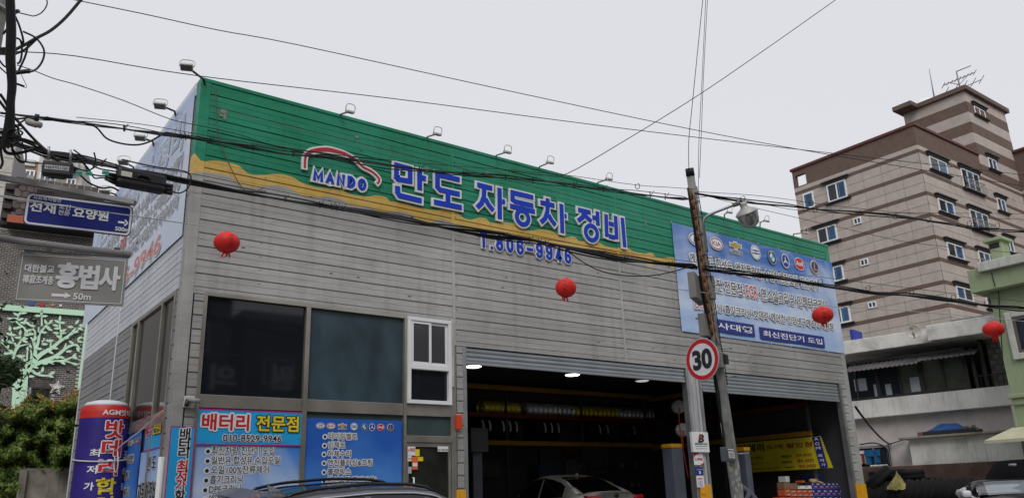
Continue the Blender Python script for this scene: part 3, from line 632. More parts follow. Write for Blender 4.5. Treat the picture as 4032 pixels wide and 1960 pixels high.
otext(ink, FS, 'T.806-9946', (-5.4, SP(632, 1002)[1], -SP(650, 930)[0], SP(643, 926)[1]), .058, 'pink', 'white', r=.035)
ink.flush(bn)
# ---- posters on the front glass
M_cy = mat('cyan_vinyl', (.015, .36, .74), .45, var=.12, scale=2)
t = T_(700, 1100, .6873); t2 = T_(1150, 1100, .687)
def poster(label, a, b, fr, m_, n=.012, name='window_poster', grp='posters and signs on the shop front glass'):
    o = empty(name, fr((a[0]+b[0])/2, a[1], n), label, 'poster', grp); q = MB(); fr.box(q, a, b, n-.006, n+.004); put('poster_sheet', q, m_, o); return o
def border(mb, fr, a, b, w_, n):
    for p, q in (((a[0], a[1]), (b[0], a[1]+w_)), ((a[0], b[1]-w_), (b[0], b[1])), ((a[0], a[1]+w_), (a[0]+w_, b[1]-w_)), ((b[0]-w_, a[1]+w_), (b[0], b[1]-w_))): fr.box(mb, p, q, n, n+.003)
M_pb = banner_mat('poster_blue', (.12, .30, .68), (.05, .22, .66), (.56, .68, .86), .4, 2.7, 21, waves=0)
M_pb2 = banner_mat('poster_blue_deep', (.50, .64, .86), (.012, .10, .46), (.10, .32, .74), .6, 2.6, 5, waves=0)
a = (x0g+.03, .8); b = (t(703, 955)[0], t(703, 952)[1])
po = poster('blue and white window poster listing seven repair services, under the cyan header', a, b, F0, M_pb); ink = Ink()
for k, (s, x1) in enumerate((('최신차량 진단기 도입', 550), ('일반유.합성유.수입오일', 580), ('오일100%잔류제거', 517), ('흡기크리닉', 368), ('DPF크리닉', 356), ('에어컨크리닝', 380))):
    x0 = (190, 188, 184, 180, 174, 172)[k]; y0, y1 = 965+k*55.5, 1001+k*55.5; yo = (x1-x0)*.022
    p0 = t(x0, y1); p1 = t(x1, y0+yo); otext(ink, F0, s, (p0[0], p0[1], p1[0], p0[1]+.108), .02, 'black', 'white', r=.013, off=.004, res=2, k=8)
    c = t(x0-20, (y0+y1)/2); disc(ink['white'], F0, c[0], c[1], .045, .045, .02); disc(ink['black'], F0, c[0], c[1], .026, .026, .023)
ink.flush(po)
a = (x0g-.012, t(97, 947)[1]); b = (t(712, 760)[0]+.01, t(713, 760)[1])
po = poster('cyan header poster with large red and yellow Korean words over a phone number', a, b, F0, M_cy, .03); ink = Ink(); border(ink['magenta'], F0, a, b, .018, .034)
W_, H_ = b[0]-a[0], b[1]-a[1]
otext(ink, F0, '배터리', (a[0]+.06*W_, a[1]+.42*H_, a[0]+.475*W_, a[1]+.86*H_), .042, 'red', 'white', r=.022, off=.035, res=3, k=10)
otext(ink, F0, '전문점', (a[0]+.55*W_, a[1]+.42*H_, a[0]+.95*W_, a[1]+.86*H_), .042, 'yellow', 'black', r=.014, off=.03, res=3, k=10)
otext(ink, F0, '010-8529-9946', (a[0]+.25*W_, a[1]+.11*H_, a[0]+.79*W_, a[1]+.30*H_), .042, 'black', 'white', r=.010, off=.012, k=8)
ink.flush(po)
a = (t2(66, 1150)[0], .8); b = (t2(628, 806)[0], (t2(80, 796)[1]+t2(628, 806)[1])/2)
po = poster('deep blue window poster with a row of car badges above bulleted services', a, b, F0, M_pb2); ink = Ink()
emblems(ink, F0, [t2(x, y) for x, y in ((160,837),(220,839),(285,842),(352,842),(410,845),(455,846),(505,846),(560,847))], .058, .02)
for k, (s, x0, x1, y0, y1) in enumerate((('타이밍벨트', 205, 368, 885, 915), ('인젝트', 203, 300, 936, 966), ('하체수리', 200, 332, 986, 1016), ('엔진플러싱&코팅', 200, 455, 1036, 1067), ('블랙박스', 200, 332, 1088, 1118), ('미션오일(장비사용)', 200, 480, 1138, 1168))):
    p0 = t2(x0, y1); p1 = t2(x1, y1); otext(ink, F0, s, (p0[0], p0[1], p1[0], p0[1]+.095), .02, 'black', 'white', r=.013, off=.004, res=2, k=8)
    c = t2(x0-20, (y0+y1)/2); disc(ink['white'], F0, c[0], c[1], .04, .04, .02); disc(ink['black'], F0, c[0], c[1], .022, .022, .023)
ink.flush(po)
t3 = T_(560, 1450, .4076); a = (-.028, .5); b = (t3(506, 558)[0], t3(400, 556)[1]-.006)
po = poster('narrow upright cyan sign with stacked black and red Korean syllables on the corner post', a, b, F0, M_cy, .055, 'corner_sign'); ink = Ink(); border(ink['magenta'], F0, a, b, .014, .059)
for c, x, y, col in (('배', 398, 632, 'black'), ('터', 390, 722, 'black'), ('리', 382, 812, 'black'), ('최', 372, 938, 'red'), ('저', 362, 1032, 'red'), ('가', 355, 1122, 'red'), ('할', 348, 1228, 'black'), ('인', 340, 1320, 'black')):
    p = t3(x+3, y); otext(ink, F0, c, (p[0]-.062, p[1]-.072, p[0]+.062, p[1]+.072), .062, col, 'white', r=.012, off=.03, res=3, k=10)
ink.flush(po)
# side window posters
s3 = lambda x, y: (lambda q: (-q[0], q[1]))(SP(250+x*.3275, 1550+y*.3275))
a = (s3(955, 700)[0], .6); b = (s3(1205, 640)[0], s3(1210, 640)[1]); po = poster('blue poster with shop name and red phone number on the side window', a, b, FS, M_pb, .02); ink = Ink(); W_ = b[0]-a[0]; H_ = b[1]-a[1]
otext(ink, FS, '만 도', (a[0]+.42*W_, b[1]-.27, a[0]+.8*W_, b[1]-.08), .03, 'black', 'white', r=.01, off=.02); otext(ink, FS, '자동차정비', (a[0]+.06*W_, b[1]-.72, b[0]-.05*W_, b[1]-.42), .03, 'black', 'white', r=.01, off=.02)
otext(ink, FS, 'T.806-9946', (a[0]+.06*W_, b[1]-1.12, b[0]-.05*W_, b[1]-.93), .03, 'red', 'white', r=.01, off=.02); ink.flush(po)
a = (s3(990, 695)[0], b[1]+.002); b = (s3(1230, 210)[0], s3(1240, 205)[1]); po = poster('small cyan header poster seen edge on at the side window', a, b, FS, M_cy, .024); ink = Ink(); border(ink['magenta'], FS, a, b, .016, .028); W_ = b[0]-a[0]; H_ = b[1]-a[1]
otext(ink, FS, '배터리', (a[0]+.05*W_, a[1]+.42*H_, a[0]+.46*W_, a[1]+.8*H_), .034, 'red', 'white', r=.015, off=.03); otext(ink, FS, '전문점', (a[0]+.54*W_, a[1]+.42*H_, a[0]+.96*W_, a[1]+.8*H_), .034, 'yellow', 'black', r=.012, off=.02); ink.flush(po)
a = (s3(760, 700)[0], .6); b = (s3(965, 400)[0], s3(870, 405)[1]); po = poster('blue list poster farther along the side window', a, b, FS, M_pb2, .02); ink = Ink(); W_ = b[0]-a[0]
emblems(ink, FS, [(a[0]+W_*(.08+.12*k), b[1]-.22) for k in range(8)], .05, .03)
for k, s in enumerate(('타이밍벨트', '인젝트', '하체수리', '엔진플러싱&코팅', '블랙박스', '미션오일(장비사용)', '배터리출장')): otext(ink, FS, s, (a[0]+.15*W_, b[1]-.52-.235*k, a[0]+min(.95, .15+.11*len(s))*W_, b[1]-.40-.235*k), .03, 'black', 'white', r=.012, off=.015, res=1)
ink.flush(po)
# door stickers
st = empty('door_sticker_cluster', F0(xw0+.2, 1.9, .02), 'cluster of red, white and yellow stickers inside the glass door', 'stickers'); ink = Ink()
def stk(c, x0, y0, x1, y1, n=.034, nm='sticker', txt=None, tcol='white', mat_=None):
    a, b = t2(x0, y1), t2(x1, y0); q = MB(); F0.box(q, (a[0], b[1]-(FP(0,0)[1]*0)-(t2(x0, y0)[1]-t2(x0, y1)[1])), (b[0], b[1]), n, n+.003); o = put(nm, q, INKS[c], st)
    if txt: text(ink[tcol], F0, txt, (a[0]+.015, a[1]+.03, b[0]-.015, b[1]-.03), n+.006, off=.02)
stk('white', 656, 957, 700, 1008); stk('white', 656, 1010, 678, 1040); stk('yellow', 701, 972, 724, 1012); stk('orange', 680, 1014, 714, 1088); stk('yellow', 715, 1016, 744, 1040)
stk('white', 828, 956, 888, 986); stk('grey', 658, 1072, 678, 1110); stk('white', 684, 1050, 710, 1070, .04)
a, b = t2(658, 985), t2(698, 965); text(ink['red'], F0, 'kt 텔레캅', (a[0]+.0, a[1], b[0], b[1]), .04, off=.02); a, b = t2(830, 982), t2(886, 970); text(ink['black'], F0, '만도 자동차 정비', (a[0], a[1], b[0], b[1]), .04, off=.02)
a, b = t2(683, 1078), t2(712, 1072); a, b = t2(657, 1032), t2(677, 1022); text(ink['red'], F0, 'TOP', (a[0], a[1], b[0], b[1]), .04, off=.02)
ink.flush(st)
# ---- inflatable advertising column
cb = at(397, 1800, 12.35); rad = .355; zt = 0
c0 = Vector((cb.x, cb.y, .45)); dd = dpt(c0+Vector((0, 0, 2))); ztop = on(397, 1590, c0, (CAMP-c0).normalized().to_2d().to_3d()).z
co = empty('inflatable_advert_column', c0, 'purple inflatable column with red band and white top beside the side wall', 'inflatable')
zr = on(397, 1648, c0, (CAMP-c0).to_2d().to_3d().normalized()).z; zw_ = on(397, 1607, c0, (CAMP-c0).to_2d().to_3d().normalized()).z
M_pur = mat('purple_nylon', (.035, .022, .20), .5, var=.12, scale=3, bump=.3, bscale=9, spec=.3); M_rn = mat('red_nylon', (.55, .025, .02), .5, bump=.3, bscale=9); M_wn = mat('white_nylon', (.68, .68, .74), .5, bump=.3, bscale=9)
T4 = Matrix.Translation((c0.x, c0.y, 0))
m = MB(); m.lathe([(rad*.99, .46)]+[(rad*(1+.006*math.sin(k*2.1)), .46+k*(zr-.47)/12) for k in range(1, 12)]+[(rad, zr-.005)], 40, T4, False); put('column_body', m, M_pur, co)
m = MB(); m.lathe([(rad*1.003, zr-.01), (rad*1.005, (zr+zw_)/2), (rad*.985, zw_-.03), (rad*.93, zw_+.02)], 40, T4, False); put('red_band', m, M_rn, co)
m = MB(); m.lathe([(rad*.93*(1), zw_+.02), (rad*.8, zw_+.075), (rad*.5, zw_+.11), (rad*.2, zw_+.125), (.01, zw_+.13)], 40, T4); put('white_top', m, M_wn, co)
class Cyl:       # text wrapped round the column
    def __init__(s, a0): s.a0 = a0
    def __call__(s, u, v, n=0): a = s.a0-u/rad; return Vector((c0.x+(rad+.004+n)*math.cos(a), c0.y+(rad+.004+n)*math.sin(a), v))
_v = (CAMP-c0); ca = Cyl(math.atan2(_v.y, _v.x)+math.radians(0)); 
class Cyl2(Cyl):
    def __call__(s, u, v, n=0): a = s.a0+u/rad; return Vector((c0.x+(rad+.004+n)*math.cos(a), c0.y+(rad+.004+n)*math.sin(a), v))
ca = Cyl2(ca.a0); ink = Ink(); Z = lambda py: on(397, py, c0, (CAMP-c0).to_2d().to_3d().normalized()).z
otext(ink, ca, 'AGM밧데리', (-.04, Z(1642), .52, Z(1618)), .002, 'white', None, off=.03, res=2)
for s, u, y0, y1, w_, c, oc in (('밧', .16, 1662, 1728, .26, 'red', 'white'), ('데', .14, 1737, 1800, .27, 'red', 'white'), ('리', .12, 1812, 1872, .26, 'red', 'white'), ('할', .115, 1885, 1945, .27, 'yellow', None), ('인', .11, 1955, 2010, .26, 'yellow', None),
      ('최', -.085, 1772, 1802, .13, 'white', None), ('저', -.10, 1836, 1866, .13, 'white', None), ('가', -.115, 1900, 1930, .13, 'white', None), ('조', .42, 1778, 1805, .11, 'white', None), ('신', .42, 1840, 1868, .11, 'white', None), ('장', .42, 1903, 1930, .11, 'white', None)):
    otext(ink, ca, s, (u-w_/2, Z(y1), u+w_/2, Z(y0)), .002, c, oc, r=.014, off=.045 if w_ > .2 else .03, res=3, k=10)
ink.flush(co)
m = MB(); z = Z(1815); pts = [ca(u, z-.05*math.cos(u*3)+.03, .02) for u in [x*.05-.55 for x in range(22)]]
pts += [Vector((-.25, 2.2, z+.1)), Vector((-.12, 1.2, z+.35)), Vector((-.06, .3, z+.55))]; m.tube(smooth(pts, 2), .009, 5)
pts = [Vector((-.23, 2.1, z+.1)), Vector((-.24, 2.05, z-.1)), Vector((-.22, 1.95, z-.18)), Vector((-.22, 1.9, z-.05)), Vector((-.22, 2.0, z+.12))]; m.tube(smooth(pts, 4), .007, 5)
tag(put('tether_rope', m, flat('white_rope', (.6, .6, .6), .9)), 'white tether rope looped round the purple inflatable column', 'rope')
p = at(628, 1900, 10.6); m = MB(); m.tube([(p.x, p.y, .3), (p.x, p.y, on(626, 1797, p, (0, 1, 0)).z)], .042, 14); tag(put('white_pipe', m, WHITE), 'white plastic pipe standing in front of the side window', 'pipe')
# cctv camera + bracket box on the corner
cc = empty('security_camera', F0(.2, 2.75, .05), 'small white security camera with mount box at the front corner', 'camera')
a = t3(390, 270); b = t3(500, 385); m = MB(); F0.box(m, (a[0], b[1]), (b[0]-.02, a[1]), .03, .09, .012); put('mount_box', m, mat('old_white_box', (.5, .49, .46), .6, streak=.4), cc)
p = F0(b[0]-.06, (a[1]+b[1])/2+.03, .1); m = MB(); m.tube([p+Vector((-.06, 0, 0)), p+Vector((.07, -.09, -.03))], .032, 12); put('camera_body', m, GREY, cc)
m = MB(); m.tube([p+Vector((-.06, .0, -.01)), p+Vector((-.08, -.03, -.09))], .03, 10); m.tube([p+Vector((-.1, .05, 0)), p+Vector((-.05, -.01, 0))], .012, 6); put('camera_joint', m, flat('dark_plastic', (.03, .03, .03), .4), cc)
# ---------------------------------------------------------------- inside the bays
YB = DEP-.1
M_or = mat('ochre_beam', (.40, .20, .02), .6, var=.2); M_rd = mat('dark_red_beam', (.16, .012, .012), .6, var=.2); M_pst = mat('lift_blue_grey', (.10, .115, .15), .45, var=.15)
rk = empty('wall_rack', (12, YB-.3, .46), 'long storage rack of ochre and dark red beams round the bay walls', 'rack')
for z, m_, h in ((4.43, M_or, .13), (3.70, M_rd, .12), (2.98, M_or, .12)):
    q = MB(); q.cbox((4.65, YB-.62, z-h/2), (16.1, YB-.57, z+h/2), .005); put('rack_beam', q, m_, rk)
    zz = z-.09; q = MB(); q.cbox((15.62, .75, zz-h/2), (15.67, YB-.63, zz+h/2), .005); put('rack_beam', q, m_, rk)
    q = MB(); q.box((4.65, YB-.56, z-.02), (16.1, YB-.03, z+.0)); q.box((15.68, .75, zz-.03), (16.1, YB-.63, zz-.01)); put('shelf_deck', q, M_dark, rk)
for x in (4.8, 7.5, 10.2, 12.9, 15.5):
    q = MB(); q.box((x, YB-.565, .46), (x+.06, YB-.5, 4.5)); put('rack_post', q, M_dk2, rk)
for y in (.8, 3.6): q = MB(); q.box((15.675, y, .46), (15.735, y+.06, 4.4)); put('rack_post', q, flat('rack_grey', (.1, .1, .11)), rk)
# rims
ri = MB(); ri.lathe([(.185, -.085), (.2, -.08), (.2, -.065), (.172, -.055), (.165, .0), (.172, .055), (.2, .065), (.2, .08), (.185, .085)], 20, Matrix.Rotation(math.pi/2, 4, 'Y'), False)
for k in range(5):
    a = k*2*math.pi/5; ri.box((-.07, -.0, -.0), (-.05, .0, .0)) if 0 else ri.add([(-.075, .03*math.cos(a), .03*math.sin(a)), (-.075, .17*math.cos(a-.12), .17*math.sin(a-.12)), (-.075, .17*math.cos(a+.12), .17*math.sin(a+.12))], [(0, 1, 2)])
M_gold = flat('gold_rim', (.85, .68, .05), .38, metal=.6); M_sil = flat('silver_rim', (.85, .85, .85), .36, metal=.6)
me_g, me_s = ri.mesh('rim_gold', M_gold), ri.mesh('rim_silver', M_sil)
x = 9.62; n_ = 0
for run, cnt, me, nm in ((0, 7, me_g, 'gold'), (1, 10, me_s, 'silver'), (2, 10, me_g, 'gold'), (3, 9, me_s, 'silver')):
    for k in range(cnt):
        o = inst('wheel_rim', me, (x, YB-.33, 3.915), rot=(random.random()*6, 0, 0)); WM[o.name] = Matrix()
        tag(o, '%s wheel rim hung in the %s run on the back rack shelf' % (nm, ('leftmost', 'second', 'third', 'rightmost')[run]), 'wheel rim', ('leftmost gold rims', 'second run silver rims', 'third run gold rims', 'rightmost silver rims')[run]); x += .172
    if run == 0: x += .25
# tyres
def tyre_mesh(r=.32, w_=.2, name='tyre', n=28):
    t = MB(); rr_ = r*.62
    t.lathe([(rr_, -w_/2+.02), (rr_+.02, -w_/2), (r*.88, -w_/2), (r*.97, -w_*.42), (r, -w_*.3), (r, -w_*.02), (r*.985, 0), (r, w_*.02), (r, w_*.3), (r*.97, w_*.42), (r*.88, w_/2), (rr_+.02, w_/2), (rr_, w_/2-.02), (rr_-.01, 0), (rr_, -w_/2+.02)], n, Matrix.Rotation(math.pi/2, 4, 'Y'), False)
    return t.mesh(name, flat('tyre_rubber', (.010, .010, .011), .8, bump=.3, spec=.2))
ME_t = tyre_mesh()
M_lab = flat('tyre_label', (.55, .55, .58), .6)
def arc_label(o, r=.323):
    q = MB(); q.grid(lambda u, v: Vector(((u-.5)*.07, r*math.sin(-.1-1.1*v), r*math.cos(-.1-1.1*v))) if 0 else Vector(((u-.5)*.06, -r*math.cos(.5+1.0*v-.8), r*math.sin(.5+1.0*v-.8))), 1, 5)
    l = bpy.data.objects.new('paper_label', q.mesh('label', M_lab)); COL.objects.link(l); l.parent = o
xs_t = [9.45+.22*k for k in range(6)]+[11.3+.24*k for k in range(4)]+[13.3, 13.6, 13.9, 15.0]
for k, x in enumerate(xs_t):
    o = inst('tyre', ME_t, (x, YB-.3, 3.37), scale=(.9, .9, .9)); tag(o, 'black tyre standing on the rack shelf under the rims', 'tyre', 'tyres on the back rack shelf'); WM[o.name] = Matrix()
    if k % 4 != 2: arc_label(o)
for k, y in enumerate((1.1, 1.35, 2.0, 2.3, 2.9, 3.15)):
    o = inst('tyre', ME_t, (15.88, y, 3.93), rot=(0, 0, math.pi/2), scale=(.9, .9, .9)); tag(o, 'black tyre on the right wall shelf above the yellow price banner', 'tyre', 'tyres on the right wall shelf'); q = None; arc_label(o)
# lamps
for k, (x, y) in enumerate(((7.77, 4.27), (10.86, 4.29), (13.42, 4.32))):
    o = empty('ceiling_lamp', (x, y, 4.62), ('round ceiling lamp nearest the left end of the first bay', 'middle round ceiling lamp of the first bay', 'round ceiling lamp next to the bay pillar')[k], 'lamp', 'round ceiling lamps')
    q = MB(); q.lathe([(.21, 4.55), (.22, 4.6), (.16, 4.66), (.03, 4.68)], 20, Matrix.Translation((x, y, 0))); put('lamp_shade', q, GREY, o)
    q = MB(); q.lathe([(.19, 4.545), (.15, 4.53), (.01, 4.52)], 20, Matrix.Translation((x, y, 0))); put('diffuser', q, mat('lamp_glow', (1, 1, .96), .5, var=0, emit=6 if k < 2 else .4), o)
    q = MB(); q.tube([(x, y, 4.67), (x, y, 5.36)], .012, 6); put('lamp_rod', q, M_dk2, o)
# two-post lifts
def lift(x, y, label, h=2.62, w_=.34):
    o = empty('lift_post', (x, y, .46), label, 'car lift', 'car lift posts'); q = MB(); q.cbox((x-w_/2, y-.15, .46), (x+w_/2, y+.15, .46+h-.09), .02); q.cbox((x-w_/2-.05, y-.25, .46), (x+w_/2+.05, y+.25, .5), .01); put('post_column', q, M_pst, o)
    q = MB(); q.cbox((x-w_/2-.01, y-.16, .37+h), (x+w_/2+.01, y+.16, .46+h), .02); put('post_cap', q, M_haz, o)
p = at(2640, 1760, 17.6); lift(p.x+.05, p.y, 'blue grey lift post with yellow cap left of the bay pillar', h=FP(2640, 1747, p.y)[1]-.46)
p = at(2920, 1760, 19.2); lift(p.x, p.y, 'slim blue grey lift post with yellow cap behind the leaning pole', h=FP(2920, 1760, p.y)[1]-.46, w_=.2)
o = empty('lift_carriage', (7.2, 2.5, .46), 'dark car lift tower with a pale carriage at the left end of the first bay', 'car lift'); T = lambda x, y: FP(1780+x*.5593, 1260+y*.5593, 2.5)
a, b = T(105, 1200), T(210, 770); q = MB(); q.cbox((a[0]+.15, 2.5, .46), (b[0]-.0, 2.75, b[1]), .02); put('tower', q, M_pst, o); q = MB(); q.cbox((a[0]-.02, 2.3, T(105, 930)[1]), (b[0]+.02, 2.49, b[1]+.02), .02); put('carriage', q, flat('worn_grey', (.09, .09, .1), .6, dirtamt=.5), o)
# posters and cabinets on the back wall
T = lambda x, y: FP(1780+x*.5593, 1260+y*.5593, YB-.02)
for x0, y0, x1, y1, c, lab in ((620, 893, 750, 1075, (.10, .10, .115), 'large dim wall chart left of centre on the back wall'), (935, 895, 1085, 1075, (.10, .115, .10), 'large dim wall chart with green heading on the back wall'), (800, 985, 862, 1088, (.14, .15, .17), 'pale cabinet door on the back wall'), (868, 1010, 910, 1070, (.12, .12, .12), 'small sheet pinned beside the pale cabinet'), (205, 980, 325, 1100, (.09, .09, .09), 'framed notice board near the left lift'), (790, 893, 870, 935, (.16, .06, .015), 'small orange notice on the back wall')):
    a, b = T(x0, y1), T(x1, y0); q = MB(); q.box((a[0], YB-.06, a[1]), (b[0], YB-.03, b[1])); o = put('wall_chart', q, flat('chart%d' % x0, c, .7), label=lab, cat='poster', group='charts and boards on the back wall')
    q = MB(); z = b[1]-.1
    while z > a[1]+.06: q.box((a[0]+.05, YB-.064, z), (b[0]-.05-.12*random.random(), YB-.061, z+.018)); z -= .06
    put('chart_print', q, flat('chart_ink', (.04, .04, .07)), o)
q = MB(); q.box((11.3, YB-.5, .46), (12.1, YB-.03, 2.4)); q.box((13.2, YB-.45, .46), (15.5, YB-.03, .5))
for z in (1.2, 1.75, 2.3): q.box((13.2, YB-.45, z), (15.5, YB-.03, z+.03))
tag(put('tool_shelf', q, flat('shelf_blue', (.03, .04, .07))), 'dark tool shelves against the back wall behind the sedan', 'shelf')
random.seed(4)
for k in range(22):
    x = 13.3+random.random()*2.1; z = random.choice((1.23, 1.78, 2.33)); h = .12+.14*random.random(); q = MB(); q.lathe([(.045, z), (.045, z+h*.7), (.018, z+h*.8), (.018, z+h)], 8, Matrix.Translation((x, YB-.3, 0)))
    tag(put('bottle', q, flat('bottle%d' % (k % 4), [(.12, .14, .16), (.03, .08, .2), (.2, .2, .2), (.05, .05, .06)][k % 4], .4)), 'small bottle on the dark tool shelves', 'bottle', 'bottles on the tool shelves')
# hose reels
M_reel = flat('reel_grey', (.30, .31, .30), .5, dirtamt=.3); M_hose = flat('red_hose', (.30, .03, .015), .5)
def reel(p, r, nrm, lab, drop):
    p = Vector(p); o = empty('hose_reel', p, lab, 'hose reel', 'hose reels'); Rm = Matrix.Translation(p) @ Vector(nrm).to_track_quat('Z', 'X').to_matrix().to_4x4()
    q = MB(); q.lathe([(r*.3, -.1), (r, -.09), (r*1.02, -.07), (r*.98, -.02), (r*.98, .03), (r*1.02, .08), (r, .1), (r*.85, .11), (r*.3, .12)], 28, Rm); put('reel_drum', q, M_reel, o)
    q = MB(); q.x = Rm; q.cbox((-r*.10, -r*.9, .122), (r*.10, r*.9, .14), .01); q.cbox((-r*.6, -.02, -.14), (r*.2, .02, -.105), .01); put('reel_arm', q, flat('reel_light', (.42, .42, .4), .5), o)
    q = MB(); a = p+Vector((-.12, -.12, -r*.9)); q.tube(smooth([a+Vector((.05, .02, .1)), a+Vector((-.08, -.05, -.1)), a+Vector((-.02, 0, -drop*.5)), a+Vector((.05, 0, -drop))], 5), .012, 6); put('hose', q, M_hose, o)
T = lambda x, y, yy: FP(2550+x*.4793, 1360+y*.4793, yy)
a = T(252, 503, .7); reel((a[0]-.0, .7, a[1]), .14, (-.8, -1, 0), 'upper grey hose reel left of the bay pillar', 1.0)
a = T(282, 692, .7); reel((a[0]-.0, .7, a[1]), .14, (-.8, -1, 0), 'lower grey hose reel left of the bay pillar', .9)
a = T(1558, 778, .9); reel((a[0]-.05, .9, a[1]), .15, (-.8, -1, 0), 'grey hose reel at the right side of the second bay', 1.1)
# price banner on right wall
FR = Fr((15.6, 0, 0), (0, -1, 0)); R_ = lambda x, y: (lambda q: (-q[0], q[1]))(SP(2900+x*.2476, 1650+y*.2476, 15.6))
a = (R_(-60, 840)[0], R_(700, 815)[1]); b = (R_(1340, 262)[0], R_(1340, 262)[1]); M_yb = mat('yellow_banner', (.66, .56, .02), .55, var=.15)
bn = empty('price_banner', FR(a[0], a[1]), 'yellow battery price banner with red prices and navy end strip hanging in the second bay', 'banner')
pts = [FR(a[0], a[1]), FR(b[0]+.12, a[1]), FR(b[0], b[1]), FR(a[0], b[1])]; q = MB(); q.grid(lambda u, v: FR(a[0]+(b[0]-a[0]+.22*(1-v))*u, a[1]+(b[1]-a[1])*v, .01*math.sin(u*9)), 20, 4); put('banner_sheet', q, M_yb, bn)
ink = Ink(); H_ = b[1]-a[1]
q = ink['navy']; q.poly([FR(R_(1210, 280)[0], b[1]-.01, .03), FR(R_(1345, 770)[0]-.0, a[1]+.01, .03), FR(R_(1480, 762)[0]-.02, a[1]+.01, .03), FR(b[0]-.01, b[1]-.01, .03)])
def bt(s, x0, y0, x1, y1, c, **k):
    p, r2 = R_(x0, y1), R_(x1, y0); otext(ink, FR, s, (p[0], p[1], r2[0], r2[1]), .032, c, k.pop('oc', None), off=.035, res=2, **k)
bt('밧데리', 60, 380, 440, 530, 'black'); bt('도매 할인점', 495, 350, 1205, 480, 'dred')
for s, x0, y0, x1, y1, c in (('모닝 (경차)', 180, 585, 430, 640, 'black'), ('40AH', 725, 560, 880, 605, 'black'), ('55.000', 965, 530, 1210, 590, 'dred'), ('그랜저 / 소나타', 190, 675, 550, 715, 'black'), ('80AH', 742, 655, 895, 695, 'black'), ('80.000', 985, 615, 1240, 680, 'dred'), ('SUV차량 / 1톤 포터', 210, 755, 690, 800, 'black'), ('90AH', 785, 735, 930, 775, 'black'), ('90.000', 1010, 705, 1270, 765, 'dred')): bt(s, x0, y0, x1, y1, c)
for s, x, y in (('A', 1282, 308), ('G', 1295, 385), ('M', 1310, 455), ('최', 1340, 575), ('저', 1368, 650), ('가', 1395, 720)): bt(s, x-30, y-26, x+30, y+26, 'white')
ink.flush(bn)
# battery cartons
T = lambda x, y, yy=.55: FP(2900+x*.2476, 1650+y*.2476, yy)
M_ob, M_bb, M_br, M_wc = flat('orange_carton', (.50, .10, .03), .6), flat('blue_carton', (.035, .045, .26), .5), flat('brown_carton', (.22, .13, .07), .8), flat('white_carton', (.5, .5, .5), .6)
def carton(x0, y0, x1, y1, m_, lab, kind=0, yy=.55):
    a, b = T(x0, y1, yy), T(x1, y0, yy); fr_ = Fr((0, yy, 0), (1, 0, 0)); w_, h = b[0]-a[0], b[1]-a[1]
    o = empty('battery_carton', ((a[0]+b[0])/2, yy+.1, a[1]), lab, 'carton', 'cartons stacked in the second bay'); q = MB(); q.cbox((a[0]+.004, yy, a[1]), (b[0]-.004, yy+.2, b[1]-.004), .004); put('box_shell', q, m_, o)
    ink = Ink()
    if kind == 1:
        fr_.box(ink['pink'], (a[0]+.28*w_, a[1]+.36*h), (b[0]-.22*w_, a[1]+.52*h), .002, .004); fr_.box(ink['white'], (a[0]+.02*w_, a[1]+.02), (b[0]-.02*w_, a[1]+.12*h), .002, .004)
        for e_ in (.1, .75): fr_.box(ink['white'], (a[0]+e_*w_, a[1]+.72*h), (a[0]+(e_+.1)*w_, a[1]+.95*h), .002, .004)
    elif kind == 2: fr_.box(ink['white'], (a[0]+.2*w_, a[1]+.7*h), (b[0]-.2*w_, a[1]+.76*h), .002, .004); pl2(ink['grey'], fr_, [(a[0]+.1*w_, a[1]+.1*h), (b[0]-.1*w_, a[1]+.1*h), (b[0]-.1*w_, a[1]+.35*h)], .003)
    elif kind == 3: fr_.box(ink['white'], (a[0]+.01, a[1]+.01), (b[0]-.01, a[1]+.5*h), .002, .004); fr_.box(ink['black'], (a[0]+.08*w_, a[1]+.3*h), (a[0]+.3*w_, a[1]+.4*h), .005, .006)
    ink.flush(o)
ords = ['first', 'second', 'third', 'fourth', 'fifth', 'sixth']
for r_, (y0, y1, xs2) in enumerate(((1010, 1115, (1205, 1300, 1395, 1480, 1545, 1605, 1668)), (1120, 1225, (1220, 1318, 1415, 1505, 1590, 1668)), (1230, 1330, (1220, 1318, 1415, 1505, 1590, 1668)))):
    for k in range(len(xs2)-1): carton(xs2[k], y0, xs2[k+1], y1, M_bb, 'blue battery carton, %s from the left in the %s row' % (ords[k], ('top', 'second', 'third')[r_]), 1)
for k, (x0, y0, x1, y1) in enumerate(((775, 1105, 855, 1215), (858, 1112, 958, 1222), (960, 1112, 1040, 1222), (1042, 1112, 1130, 1222), (1132, 1112, 1220, 1222))): carton(x0, y0, x1, y1, M_ob, 'orange carton, %s from the left in its row' % ords[k], 2, .56)
for k in range(6): carton(700+k*87, 1225, 785+k*87, 1330, M_ob, 'orange carton low in the stack, %s from the left' % ords[k], 2, .56)
for k, (x0, y0, x1, y1, m_, kd, lab) in enumerate(((765, 995, 850, 1103, M_br, 0, 'brown carton on the orange cartons, leftmost'), (860, 1010, 970, 1110, M_br, 0, 'brown open carton beside the black and white one'), (975, 995, 1085, 1110, BLK, 3, 'black and white carton left of the orange strip'), (1095, 990, 1205, 1110, BLK, 3, 'black and white carton right of the orange strip'), (785, 898, 840, 992, M_wc, 0, 'small white upright carton topmost of the stack'), (1062, 965, 1086, 1108, M_ob, 0, 'narrow orange strip carton between two black and white ones'))): carton(x0, y0, x1, y1, m_, lab, kd, .57)
